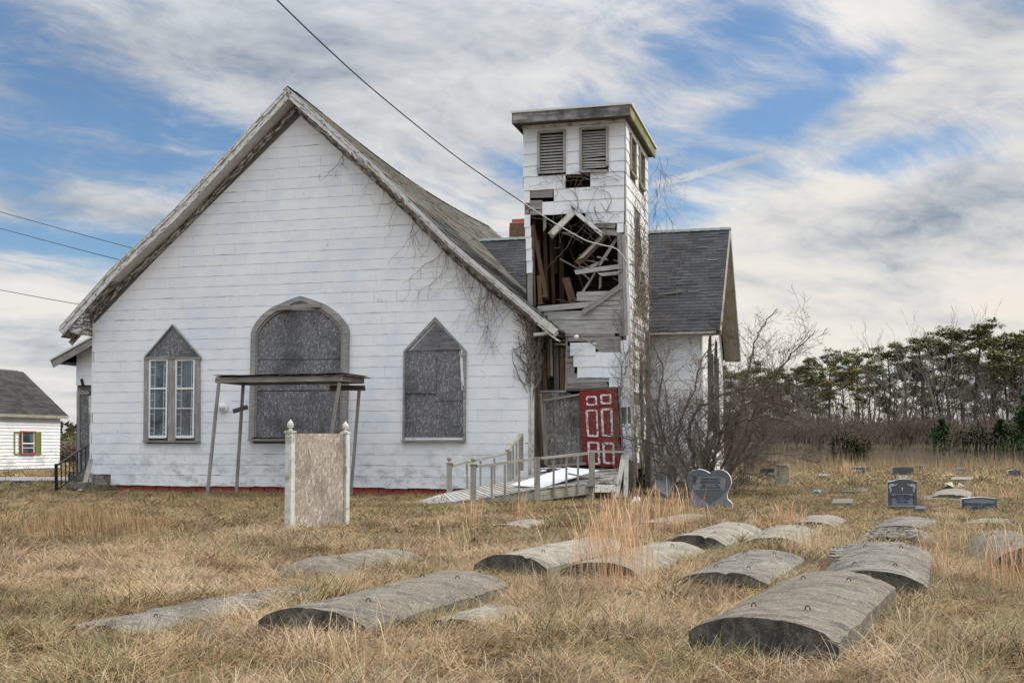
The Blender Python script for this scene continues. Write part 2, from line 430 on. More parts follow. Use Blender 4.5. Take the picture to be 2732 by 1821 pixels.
def mat_granite(name, base, amp=0.35, rough=0.75):
    m, t, b = newmat(name); P = pos(t)
    s = noi(t, P, 75, 2, 0.9); s2 = noi(t, P, 28, 3, 0.7); g = noi(t, P, 2.5, 4, 0.6)
    c = mixc(t, sstep(s, 0.38, 0.62), tuple(x * (1 - amp) for x in base), tuple(min(1, x * (1 + amp)) for x in base))
    c = mixc(t, s2 * 0.3, c, tuple(x * 0.7 for x in base))
    c = mixc(t, sstep(g, 0.45, 0.75) * 0.35, c, tuple(x * 0.65 for x in base))
    setc(t, b, c); b.inputs['Roughness'].default_value = rough; bump(t, b, s, 0.003, 0.5); return m

M = {}
M['siding'] = mat_siding('white_cement_siding')
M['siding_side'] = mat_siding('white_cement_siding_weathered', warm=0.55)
M['tarpaper'] = plain('tar_paper', (0.15, 0.145, 0.14))
M['wood'] = mat_wood('grey_weathered_wood', (0.13, 0.12, 0.11), (0.42, 0.40, 0.37))
M['wood_dark'] = mat_wood('dark_weathered_wood', (0.045, 0.04, 0.036), (0.19, 0.175, 0.16))
M['wood_brown'] = mat_wood('brown_old_timber', (0.05, 0.032, 0.02), (0.22, 0.15, 0.095))
M['wood_pale'] = mat_wood('pale_weathered_wood', (0.17, 0.158, 0.13), (0.44, 0.42, 0.36), moss=0.25, dirt=0.3)
M['wood_silver'] = mat_wood('silver_clapboard', (0.19, 0.185, 0.175), (0.54, 0.53, 0.50), dirt=0.25)
M['fascia'] = mat_wood('peeling_white_fascia', (0.07, 0.06, 0.055), (0.30, 0.28, 0.26), paint=0.66)
M['soffit'] = mat_wood('dirty_white_soffit', (0.10, 0.09, 0.08), (0.34, 0.32, 0.29), paint=0.80, pcol=(0.62, 0.60, 0.56))
M['frieze'] = mat_wood('flaking_frieze', (0.045, 0.035, 0.03), (0.20, 0.17, 0.15), paint=0.52, pcol=(0.60, 0.59, 0.56))
M['casing'] = mat_wood('flaking_window_casing', (0.13, 0.12, 0.115), (0.46, 0.45, 0.435), paint=0.27)
M['post_white'] = mat_wood('white_peeling_post', (0.16, 0.14, 0.10), (0.42, 0.38, 0.30), paint=0.74, pcol=(0.66, 0.65, 0.60), moss=0.3)
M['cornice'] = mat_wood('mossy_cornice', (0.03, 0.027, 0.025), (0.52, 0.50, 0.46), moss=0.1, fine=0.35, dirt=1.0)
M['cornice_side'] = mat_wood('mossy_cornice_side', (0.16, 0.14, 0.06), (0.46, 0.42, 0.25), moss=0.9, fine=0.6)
M['white_trim'] = plain('white_trim', (0.80, 0.80, 0.79), 0.6, var=0.06)
M['white_metal'] = plain('white_window_frame', (0.82, 0.83, 0.84), 0.4, var=0.04)
M['osb_dark'] = mat_osb('weathered_grey_chipboard', (0.085, 0.085, 0.088), (0.27, 0.27, 0.28), (0.52, 0.52, 0.535), s=1.7)
M['osb_light'] = mat_osb('weathered_beige_chipboard', (0.20, 0.165, 0.13), (0.50, 0.44, 0.38), (0.66, 0.61, 0.55), s=1.25)
M['osb_door'] = mat_osb('stained_chipboard', (0.09, 0.085, 0.08), (0.30, 0.29, 0.28), (0.48, 0.47, 0.46), s=1.5, stain=0.8)
M['plywood'] = mat_wood('grey_plywood', (0.10, 0.10, 0.105), (0.24, 0.24, 0.245), fine=0.4)
M['roof_dark'] = mat_shingle('dark_asphalt_shingle', (0.022, 0.023, 0.025), (0.070, 0.070, 0.073))
M['roof_old'] = mat_shingle('old_brown_green_shingle', (0.05, 0.042, 0.035), (0.17, 0.15, 0.13), moss=(0.13, 0.16, 0.13))
M['roof_house'] = mat_shingle('mottled_black_shingle', (0.012, 0.012, 0.012), (0.062, 0.058, 0.055))
M['tar'] = plain('black_roof_felt', (0.03, 0.027, 0.025), 0.9)
M['drip_metal'] = plain('pale_drip_edge', (0.62, 0.64, 0.63), 0.45, var=0.1)
M['concrete'] = mat_concrete('old_vault_concrete', (0.11, 0.093, 0.07), (0.215, 0.187, 0.145))
M['concrete_pale'] = mat_concrete('pale_vault_concrete', (0.19, 0.17, 0.132), (0.32, 0.29, 0.232), k=0.6)
M['concrete_grey'] = mat_concrete('cracked_grey_concrete', (0.12, 0.107, 0.09), (0.235, 0.213, 0.178), k=0.9)
M['concrete_end'] = mat_concrete('vault_end_lichen_and_shade', (0.17, 0.15, 0.12), (0.285, 0.255, 0.21), algae_shade=True)  # front ends: black lichen stain plus the ends' shade painted into the colour
M['brick_red'] = plain('red_painted_block', (0.50, 0.12, 0.085), 0.85, var=0.35, scale=9)
M['mortar'] = plain('grey_mortar', (0.40, 0.37, 0.34), 0.9)
M['chim_brick'] = plain('chimney_brick', (0.20, 0.115, 0.07), 0.9, var=0.55, scale=7)
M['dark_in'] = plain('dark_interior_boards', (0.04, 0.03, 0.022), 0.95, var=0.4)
M['iron'] = plain('black_painted_iron', (0.012, 0.012, 0.014), 0.45)
M['rust'] = plain('rusty_iron', (0.12, 0.05, 0.03), 0.9, var=0.5, scale=60)
M['wire'] = plain('black_cable', (0.035, 0.033, 0.035), 0.6)
M['cable_pale'] = plain('grey_cable', (0.50, 0.49, 0.47), 0.6)
M['vine'] = plain('dry_vine', (0.20, 0.165, 0.14), 0.95, var=0.4, scale=5)
M['bark'] = plain('grey_brown_bark', (0.11, 0.085, 0.07), 0.95, var=0.4, scale=4)
M['bark_pale'] = plain('pale_grey_bark', (0.19, 0.165, 0.145), 0.95, var=0.35, scale=4)
M['shrub_bark'] = plain('brown_shrub_bark', (0.17, 0.142, 0.118), 0.95, var=0.45, scale=2)
M['sheet_white'] = plain('dirty_white_sheet', (0.62, 0.64, 0.66), 0.6, var=0.12, scale=3)
M['bark_dark'] = plain('dark_pine_bark', (0.075, 0.06, 0.055), 0.95, var=0.4, scale=4)
M['twig_tan'] = plain('tan_brown_twigs', (0.19, 0.14, 0.11), 0.95, var=0.35, scale=2)
M['granite'] = mat_granite('blue_grey_granite', (0.21, 0.23, 0.26))
M['granite_dk'] = mat_granite('polished_dark_granite', (0.10, 0.11, 0.12), rough=0.5)
M['granite_blk'] = mat_granite('black_granite', (0.04, 0.042, 0.046), rough=0.35)
M['granite_pale'] = mat_granite('rock_pitch_pale_granite', (0.60, 0.61, 0.62), amp=0.3)
M['granite_mid'] = mat_granite('mid_grey_granite', (0.125, 0.13, 0.14))
M['tan_stone'] = mat_concrete('tan_sandy_stone', (0.36, 0.34, 0.24), (0.46, 0.43, 0.32), stain=(0.19, 0.18, 0.12), k=0.6)
M['letter_dk'] = plain('dark_engraving', (0.05, 0.055, 0.065), 0.9, var=0.1)
M['letter_lt'] = plain('pale_engraving', (0.62, 0.64, 0.66), 0.9, var=0.1)
M['red_trim'] = plain('faded_red_trim', (0.36, 0.07, 0.05), 0.8, var=0.3, scale=12)
M['green_paint'] = plain('olive_green_shutter_paint', (0.21, 0.27, 0.075), 0.75, var=0.2)
M['road'] = plain('pale_asphalt', (0.22, 0.23, 0.25), 0.9, var=0.15, scale=3)
M['yellow_line'] = plain('yellow_road_paint', (0.62, 0.42, 0.08), 0.8)
M['litter'] = plain('blue_plastic', (0.35, 0.60, 0.75), 0.4, var=0.4, scale=30)
def mat_glass(name):
    m, t, b = newmat(name); b.inputs['Base Color'].default_value = (0.030, 0.045, 0.060, 1)
    b.inputs['Roughness'].default_value = 0.06; b.inputs['Specular IOR Level'].default_value = 1.0
    P = pos(t); c = mixc(t, sstep(noi(t, mapp(t, P, (1, 1, 0.6)), 2.2, 5, .7), .45, .6) * 0.6, (0.03, 0.045, 0.055), (0.15, 0.20, 0.23)); setc(t, b, c)
    bump(t, b, noi(t, P, 1.3, 3), 0.05, 0.25); return m
M['glass'] = mat_glass('old_window_glass')
def mat_door():
    m, t, b = newmat('flaking_red_paint'); P = pos(t)
    n = noi(t, P, 14, 7, 0.75); g = noi(t, P, 3, 4, .6)
    c = mixc(t, g, (0.155, 0.018, 0.016), (0.26, 0.03, 0.025))
    c = mixc(t, sstep(n, 0.635, 0.65), c, (0.62, 0.57, 0.57)); setc(t, b, c); b.inputs['Roughness'].default_value = 0.6; return m
M['red_door'] = mat_door()
def mat_moulding():
    m, t, b = newmat('white_moulding_flaked_red'); P = pos(t)
    n = noi(t, P, 17, 8, 0.8)
    c = mixc(t, sstep(n, 0.53, 0.55), (0.80, 0.79, 0.79), (0.22, 0.028, 0.022)); setc(t, b, c); return m
M['moulding'] = mat_moulding()
def mat_needles(name, a, bcol):
    m, t, b = newmat(name); P = pos(t); r = isl(t)
    c = mixc(t, r, a, bcol); c = mixc(t, sstep(noi(t, P, 0.35, 3), .4, .65) * 0.5, c, tuple(x * 1.3 for x in bcol))
    setc(t, b, c); b.inputs['Roughness'].default_value = 0.8
    return m
M['needles'] = mat_needles('pine_needles', (0.050, 0.060, 0.020), (0.21, 0.205, 0.075))
M['needles_y'] = mat_needles('yellow_green_pine_needles', (0.07, 0.07, 0.018), (0.26, 0.22, 0.065))
M['cedar'] = mat_needles('dark_brown_green_cedar', (0.022, 0.024, 0.012), (0.065, 0.062, 0.028))
M['young_pine'] = mat_needles('bright_young_pine', (0.018, 0.045, 0.014), (0.060, 0.105, 0.028))
def mat_grass():
    m, t, b = newmat('dry_winter_grass')
    at = t.nodes.new('ShaderNodeAttribute'); at.attribute_name = 'tone'; sc = t.nodes.new('ShaderNodeSeparateColor')
    t.links.new(at.outputs['Color'], sc.inputs[0]); r0, r1 = N(t, sc.outputs[0]), N(t, sc.outputs[1]); hgt = N(t, sc.outputs[2])
    P = pos(t); patch = noi(t, P, 0.42, 5, 0.62); p2 = noi(t, mapp(t, P, (1, 1, 0), loc=(9, 4, 0)), 0.9, 4, 0.6)
    c = mixc(t, r0, (0.135, 0.078, 0.034), (0.55, 0.37, 0.18))
    c = mixc(t, sstep(r0, 0.16, 0.10) * 0.8, c, (0.075, 0.048, 0.028))
    c = mixc(t, sstep(r1, 0.74, 0.78) * 0.75, c, (0.58, 0.47, 0.33))
    c = mixc(t, sstep(p2, 0.42, 0.66) * 0.42, c, (0.44, 0.28, 0.13))
    gsel = sstep(r1 + (patch - 0.5) * 1.7, 0.60, 0.72)
    # greener where the grass is sheltered near the church and in the middle of the plot
    sp = t.nodes.new('ShaderNodeSeparateXYZ'); t.links.new(P.k, sp.inputs[0]); yy = N(t, sp.outputs[1])
    far = sstep(yy, 12.0, 24.0) * 0.22
    gsel = sstep(r1 + (patch - 0.5) * 1.7 + far, 0.88, 0.98)
    c = mixc(t, gsel * 0.85, c, mixc(t, r0, (0.055, 0.070, 0.022), (0.19, 0.20, 0.07)))
    c = mixc(t, sstep(noi(t, P, 1.5, 6, 0.7), 0.47, 0.62) * 0.68, c, (0.115, 0.07, 0.035))
    setc(t, b, c); b.inputs['Roughness'].default_value = 0.7
    return m
M['grass'] = mat_grass()
M['sedge'] = plain('orange_broomsedge', (0.66, 0.43, 0.255), 0.8, var=0.35, scale=6)
M['straw'] = plain('pale_straw', (0.55, 0.43, 0.27), 0.8, var=0.25, scale=6)
M['reed'] = plain('tan_reed', (0.26, 0.205, 0.145), 0.9, var=0.35, scale=1.5)
M['reed_gold'] = plain('golden_grass', (0.44, 0.32, 0.19), 0.9, var=0.3, scale=1.5)
def mat_ground():
    m, t, b = newmat('thatchy_ground'); P = pos(t)
    n1 = noi(t, P, 0.42, 5, 0.62); n2 = noi(t, P, 9, 6, 0.75); n3 = noi(t, P, 50, 4, 0.8)
    c = mixc(t, sstep(n2 * 0.6 + n3 * 0.4, 0.35, 0.65), (0.035, 0.025, 0.015), (0.17, 0.125, 0.075))
    c = mixc(t, sstep(n1, 0.5, 0.66) * 0.55, c, (0.07, 0.075, 0.03))
    setc(t, b, c); bump(t, b, n2 * 0.6 + n3 * 0.4, 0.05, 0.8); b.inputs['Roughness'].default_value = 1.0; return m
M['ground'] = mat_ground()
# ================================================================ setting: ground, road
def ground_h(x, y):
    d = math.hypot(x, y)
    if d > 90 or y < 2: return -0.02
    k = 1.0 if y < 60 else max(0.0, 1 - (y - 60) / 30)
    return k * (noise.noise((x * 0.35, y * 0.35, 3.0)) * 0.05 + noise.noise((x * 1.1, y * 1.1, 8.0)) * 0.025) - 0.02
def make_ground():
    xs = [-1500, -400, -120] + [-60 + i * 0.8 for i in range(151)] + [120, 400, 1500]
    ys = [-300, -60, -10] + [2 + i * 0.8 for i in range(100)] + [100, 140, 220, 500, 1600]
    vs = [(x, y, ground_h(x, y)) for y in ys for x in xs]; n = len(xs)
    fs = [(j * n + i, j * n + i + 1, (j + 1) * n + i + 1, (j + 1) * n + i) for j in range(len(ys) - 1) for i in range(n - 1)]
    b = MB(); b.add(vs, fs); o = b.build('ground', M['ground'], smooth=True); tag(o, kind='structure')
make_ground()
# road beyond the churchyard on the left
b = MB(); e = [Vector((-150, 37.3, .05)), Vector((-13.6, 37.3, .05)), Vector((-13.3, 41.6, .05)), Vector((-150, 41.6, .05))]; b.add(e, [(0, 1, 2, 3)])
tag(b.build('road', M['road']), kind='structure')
b = MB(); e = [Vector((-150, 41.1, .055)), Vector((-13.4, 41.1, .055)), Vector((-13.4, 41.3, .055)), Vector((-150, 41.3, .055))]; b.add(e, [(0, 1, 2, 3)])
tag(b.build('road_marking', M['yellow_line']), kind='structure')

# ================================================================ the church
church = thing('church', 'abandoned white church with gable front, boarded windows and wrecked corner tower', 'church', (C0[0], C0[1], 0), -TH)
ROOF_R = [(-6.4, 10.51), (-3.99, 8.34), (-1.97, 6.32), (0.76, 4.0)]
ROOF_L = [(-6.4, 10.51), (-9.66, 7.48), (-11.57, 5.94), (-13.10, 4.43)]
def ztop(u):
    pl = ROOF_R if u >= -6.4 else ROOF_L
    for (a, za), (c, zc) in zip(pl, pl[1:]):
        if min(a, c) <= u <= max(a, c): return za + (zc - za) * (u - a) / (c - a)
    return pl[-1][1]
# gable clip planes for the siding (rake frieze line): a*u + b*z <= c
def hp(p, q):  # keep below the line p->q (p left of q)
    a = -(q[1] - p[1]); b_ = (q[0] - p[0]); return (a, b_, a * p[0] + b_ * p[1])
HPS_L = [hp((-12.40, 4.62), (-10.46, 6.28)), hp((-10.46, 6.28), (-6.31, 10.07))]
HPS_R = [hp((-6.31, 10.07), (-4.46, 8.44)), hp((-4.46, 8.44), (-2.84, 6.93)), hp((-2.84, 6.93), (-0.14, 4.57))]
UL, UR, ZB, ZE = -12.40, -0.05, 0.135, 4.62
# window exclusion: rectangles (u0,u1,z0,z1) well inside the casings
win_px = {'l': (392, 530, 952, 1174), 'a': (676, 922, 884, 1174), 'r': (1086, 1234, 935, 1170)}
EXC = []
for k, (x0, x1, y0, y1) in win_px.items():
    p = FW(x0, y1, 0); q = FW(x1, y0, 0); EXC.append((p[0], q[0], p[2], q[2]))
def solid_shingle(b, poly, z0, z1, w0, axis='w', lip=0.006, sgn=-1.0):
    """poly (u,z) -> tapering slab standing proud of plane w0; lower edge the thicker"""
    h = max(z1 - z0, 1e-3); n = len(poly)
    def P(u, z, off): return (u, w0 + sgn * off, z) if axis == 'w' else (w0 - sgn * off, u, z)
    vs = [P(u, z, 0.004 + lip * (z1 - z) / h) for u, z in poly] + [P(u, z, -0.02) for u, z in poly]
    fs = [tuple(range(n)), tuple(range(2 * n - 1, n - 1, -1))] + [((i + 1) % n, i, i + n, (i + 1) % n + n) for i in range(n)]
    if axis != 'w': fs = [f[::-1] for f in fs]
    b.add(vs, fs)
def wavy(u0, u1, z0, z1, gap=0.002, seg=5):
    """shingle face outline with a gently uneven lower edge"""
    pts = []
    for i in range(seg + 1):
        u = u0 + (u1 - u0) * i / seg
        pts.append((u, z0 + gap + 0.0045 * math.sin(u * 11.0 + z0 * 17) + (rnd.uniform(-1, 1) * 0.003)))
    return pts + [(u1, z1), (u0, z1)]
def facade():
    back = MB()   # sheathing wall behind the shingles (closed slab)
    poly = [(UL, 0, ZB), (UR, 0, ZB), (UR, 0, 4.55), (-2.84, 0, 7.15), (-6.31, 0, 10.3), (-10.46, 0, 6.5), (UL, 0, 4.75)]
    back.prism([(u, 0.012, z) for u, _, z in poly], (0, 0.14, 0))
    wall = back.build('front_wall', M['tarpaper'], church)
    EXP = 0.2795; WID = 0.612
    pieces = []
    k = 0; z = ZB - 0.01
    while z < 10.2:
        z1 = z + EXP; off = (WID / 2 if k % 2 else 0) + rnd.uniform(-.05, .05)
        u = UL - off
        while u < UR:
            jg = rnd.choice((0.0, 0.0003, 0.0006, 0.0012, 0.003)); a, c = max(u, UL) + jg, min(u + WID, UR) - jg
            u += WID
            if c - a < 0.03: continue
            segs = [(a, c)]
            for (e0, e1, f0, f1) in EXC:
                ns = []
                for s0, s1 in segs:
                    if z > f0 - 0.1 and z1 < f1 + 0.02 and s1 > e0 and s0 < e1:
                        if s0 < e0 - 0.03: ns.append((s0, e0))
                        if s1 > e1 + 0.03: ns.append((e1, s1))
                    else: ns.append((s0, s1))
                segs = ns
            for s0, s1 in segs:
                mid = (s0 + s1) / 2
                # missing pieces: lower left corner and the low vent patch
                if k == 0 and s0 < UL + 0.30: continue
                if k == 0 and -5.62 < mid < -4.95: continue
                g = 0.002 + (rnd.random() < 0.08) * rnd.uniform(0, .012)
                if k == 0: g = rnd.uniform(-0.02, 0.012)
                pl = wavy(s0, s1, z, z1, gap=g)
                H_ = HPS_L + HPS_R
                pl = clip_poly(pl, H_)
                if len(pl) >= 3: pieces.append((k, mid, pl, z, z1))
        z += EXP; k += 1
    # nearest the camera are the lower right ones: they show largest
    def key(q): return (-6.2 - q[1]) * 0.02 + abs(q[3] - 1.2) * 0.0 + (0 if len(q[2]) > 3 else 5) + (q[0] > 15) * 1.0
    pieces.sort(key=key)
    rest = MB()
    for i, (k, mid, pl, z, z1) in enumerate(pieces):
        if i < 205:
            m = MB(); solid_shingle(m, pl, z, z1, 0.0); m.build('siding_shingle', M['siding'], wall)
        else: solid_shingle(rest, pl, z, z1, 0.0)
    tag(rest.build('siding_shingles', M['siding'], wall), kind='stuff')
    # the torn lower left corner: bare boards and a slanting broken shingle
    for j in range(3):
        m = MB(); zz = 0.16 + j * 0.085; m.bar((UL + 0.14, -0.016, zz), (UL + .52 - j * .06, -0.016, zz), 0.02, 0.08, jag=0.02); m.build('bare_board', M['wood'], wall)
    m = MB(); m.bar((UL + .06, -0.026, 0.13), (UL + .06, -0.026, 0.40), 0.09, 0.022, up=(0, 1, 0)); m.build('bare_board', M['wood'], wall)
    for j in range(3):
        m = MB(); zz = 0.165 + j * 0.088; m.bar((-5.58, -0.014, zz), (-4.98, -0.014, zz), 0.02, 0.078); m.build('bare_board', M['wood'], wall)
    # corner boards
    m = MB(); m.bar((UL - 0.012, 0.02, ZB), (UL - 0.012, 0.02, 4.7), 0.03, 0.06, up=(0, 1, 0)); m.build('corner_board', M['white_trim'], church)
    m = MB(); m.bar((UR + 0.035, 0.0, ZB), (UR + 0.035, 0.0, 4.45), 0.06, 0.05, up=(0, 1, 0)); m.build('corner_board', M['post_white'], church)
    # side and back walls of the nave
    sd = MB()
    for uu in (UL, UR):
        s = 0.02 if uu == UL else -0.14
        sd.box((uu + s + 0.06, 9.4, 2.4), (0.12, 18.5, 4.6))
    sd.box(((UL + UR) / 2, 18.6, 2.4), (UR - UL, 0.12, 4.6))
    sd.prism([(UL, 18.55, 4.7), (UR, 18.55, 4.7), (-6.3, 18.55, 9.7)], (0, 0.1, 0))
    sd.build('side_wall', M['siding'], church)
facade()

def foundation():
    f = MB(); f.box(((UL + UR) / 2 + .3, 0.30, -0.1), (UR - UL - 0.9, 0.3, 0.44)); fo = f.build('foundation', M['mortar'], church)
    u = UL + 0.78; i = 0
    while u < UR - 0.35:
        for r_, zz in ((0, 0.03), (1, -0.175)):
            m = MB(); m.box((u + 0.19 + (0.2 if r_ else 0), 0.13, zz), (0.375, 0.08, 0.180)); m.build('brick', M['brick_red'], fo)
        u += 0.40; i += 1
foundation()

# ---- nave roof
def nave_roof():
    W0, W1 = -0.45, 18.6
    def sag(w): return -0.30 * math.sin(math.pi * min(1, max(0, w / 18.6))) - 0.012 * w
    rb = MB()
    def pt(u, w, dz=0.0):
        z = ztop(u) + dz; k = 1 - abs(u + 6.4) / 9.0
        return (u, w, z + sag(w) * k)
    # structural deck: a closed slab
    for pl in (ROOF_R, ROOF_L):
        nu, nw = 10, 14
        us = [pl[0][0] + (pl[-1][0] - pl[0][0]) * i / nu for i in range(nu + 1)]
        ws = [W0 + 0.02 + (W1 - W0) * j / nw for j in range(nw + 1)]
        top = [pt(u, w, -0.02) for u in us for w in ws]; bot = [pt(u, w, -0.10) for u in us for w in ws]
        n = nw + 1; T = len(top); fs = []
        for i in range(nu):
            for j in range(nw):
                a = i * n + j; fs.append((a, a + 1, a + n + 1, a + n)); fs.append((T + a, T + a + n, T + a + n + 1, T + a + 1))
            fs.append((i * n, (i + 1) * n, T + (i + 1) * n, T + i * n)); e = nw
            fs.append((i * n + e, T + i * n + e, T + (i + 1) * n + e, (i + 1) * n + e))
        for j in range(nw):
            for i in (0, nu):
                a = i * n + j; fs.append((a, a + 1, T + a + 1, T + a))
        rb.add(top + bot, fs)
    roof = rb.build('roof', M['tar'], church)
    # shingle courses: lapped tabs following the sag
    for side, pl in ((1, ROOF_R), (-1, ROOF_L)):
        c = MB(); nr = 44
        for r_ in range(nr):
            t0, t1 = r_ / nr, (r_ + 1.12) / nr
            u1 = pl[0][0] + (pl[-1][0] + 0.03 * side - pl[0][0]) * min(1.0, (r_ + 1) / nr); u0 = pl[0][0] + (pl[-1][0] - pl[0][0]) * max(0, t0 - 0.003)
            w = W0 - 0.03 + (0.5 if r_ % 2 else 0)
            w_ = W0 - 0.03; step = 0.95
            while w_ < W1:
                we = min(w_ + step + rnd.uniform(-.15, .15), W1 + 0.03)
                lift = 0.024 + rnd.random() ** 3 * 0.03
                A = pt(u0, w_, 0.0); B = pt(u0, we, 0.0); C = pt(u1, we, lift); D = pt(u1, w_, lift)
                vs = [A, B, C, D, (C[0], C[1], C[2] - lift - .01), (D[0], D[1], D[2] - lift - .01)]
                fs = [(0, 1, 2, 3), (3, 2, 4, 5)] if side > 0 else [(3, 2, 1, 0), (5, 4, 2, 3)]
                c.add(vs, fs); w_ = we + 0.006
        tag(c.build('roof_shingles', M['roof_old'], roof), kind='stuff')
    cap = MB()
    for j in range(40):
        w0_ = W0 - .03 + j * (W1 - W0 + .06) / 40; w1_ = w0_ + (W1 - W0) / 40 + .03
        a = pt(-6.4, w0_, .05); c_ = pt(-6.4, w1_, .035)
        cap.add([(a[0] - .14, a[1], a[2] - .11), a, (a[0] + .14, a[1], a[2] - .11), (c_[0] - .14, c_[1], c_[2] - .11), c_, (c_[0] + .14, c_[1], c_[2] - .11)], [(0, 1, 4, 3), (1, 2, 5, 4)])
    tag(cap.build('ridge_caps', M['roof_old'], roof), kind='stuff')
    # rake boards (fascia), soffit, frieze, drip edge
    wf = -0.45
    for name, pl, s in (('left', ROOF_L, -1), ('right', ROOF_R, 1)):
        for (a, za), (c_, zc) in zip(pl, pl[1:]):
            fz = 0.29 if s < 0 else 0.25
            m = MB(); A = Vector((a, wf - .015, za - fz / 2 - .02)); B = Vector((c_, wf - .015, zc - fz / 2 - .02)); upv = Vector((0, 0, 1))
            m.bar(A, B, 0.03, fz * 0.72, up=upv, seg=4, jag=0.004); m.build('rake_board', M['fascia'], roof)
            m = MB(); m.bar(A + Vector((0, -.03, fz * .36)), B + Vector((0, -.03, fz * .36)), 0.03, 0.075, up=upv, seg=4); m.build('crown_moulding', M['fascia'], roof)
            m = MB(); m.bar(A + Vector((0, -.045, fz * .36 + .05)), B + Vector((0, -.045, fz * .36 + .05)), 0.02, 0.022, up=upv); m.build('drip_edge', M['drip_metal'], roof)
            m = MB(); d0 = Vector((0, 0, -fz - .005))
            m.add([Vector((a, wf, za)) + d0, Vector((c_, wf, zc)) + d0, Vector((c_, 0.0, zc)) + d0, Vector((a, 0.0, za)) + d0,
                   Vector((a, wf, za)) + d0 + Vector((0, 0, .025)), Vector((c_, wf, zc)) + d0 + Vector((0, 0, .025)), Vector((c_, 0.0, zc)) + d0 + Vector((0, 0, .025)), Vector((a, 0.0, za)) + d0 + Vector((0, 0, .025))],
                  [(0, 1, 2, 3), (7, 6, 5, 4), (0, 4, 5, 1), (2, 6, 7, 3), (1, 5, 6, 2), (0, 3, 7, 4)],
                  [((0, 0), ((B - A).length, 0), ((B - A).length, .5), (0, .5))] + [None] * 5)
            m.build('soffit', M['soffit'] if za > 6 else M['frieze'], roof)
            fr0 = 0.40 if s < 0 else 0.36
            if not (s > 0 and c_ > 0):
                m = MB(); m.bar((a, -0.028, za - fr0 - .03), (c_, -0.028, zc - fr0 - .03), 0.03, 0.15, up=upv, seg=4, jag=.004); m.build('frieze_board', M['frieze'], roof)
            else:
                m = MB(); cu = -0.1; t = (cu - a) / (c_ - a); m.bar((a, -0.028, za - fr0 - .03), (cu, -0.028, za + (zc - za) * t - fr0 - .03), 0.03, 0.15, up=upv, seg=4); m.build('frieze_board', M['frieze'], roof)
    # boxed eave return on the left
    m = MB(); p0, p1, p2, p3 = (-12.95, wf, 4.33), (-12.42, wf, 4.86), (-12.42, -.02, 4.80), (-12.42, -.02, 4.26)
    m.add([(-13.0, wf, 4.30), (-12.42, wf, 4.18), (-12.42, wf, 4.85), (-13.0, 0.6, 4.30), (-12.42, .6, 4.18), (-12.42, .6, 4.85)],
          [(0, 1, 2), (5, 4, 3), (0, 3, 4, 1), (1, 4, 5, 2), (2, 5, 3, 0)], [None, None, ((0, 0), (1, 0), (1, .6), (0, .6)), None, None])
    m.build('eave_return', M['frieze'], roof)
    m = MB(); m.bar((-13.05, 9, 4.42), (-13.05, -0.42, 4.42), .03, .16); m.build('eave_board', M['wood_dark'], roof)
    m = MB(); m.bar((.74, 9, 3.95), (.74, -0.42, 3.95), .03, .14); m.build('eave_board', M['wood_dark'], roof)
    # bent white eave end with an outlet pipe, in front of the tower
    m = MB()
    a, c_ = FW(1446, 850, -.5), FW(1483, 880, -.5)
    m.bar(a + Vector((0, 0, -.05)), c_ + Vector((0.0, 0, -.05)), .12, .15, up=(0, 0, 1)); m.build('eave_end', M['post_white'], roof)
    m = MB(); pts = [FW(1466, 862, -.35), FW(1465, 880, -.35), FW(1458, 888, -.35), FW(1444, 891, -.35), FW(1424, 893, -.35)]
    m.tube(pts, .045, 8, cap=True); m.build('outlet_pipe', M['post_white'], roof, smooth=True)
    # downpipe beside the right corner
    m = MB(); m.bar((UR + .13, -0.06, 3.0), (UR + .12, -0.06, .35), .07, .055, up=(0, 1, 0), seg=5, jag=.01); m.build('downpipe', M['post_white'], church)
nave_roof()

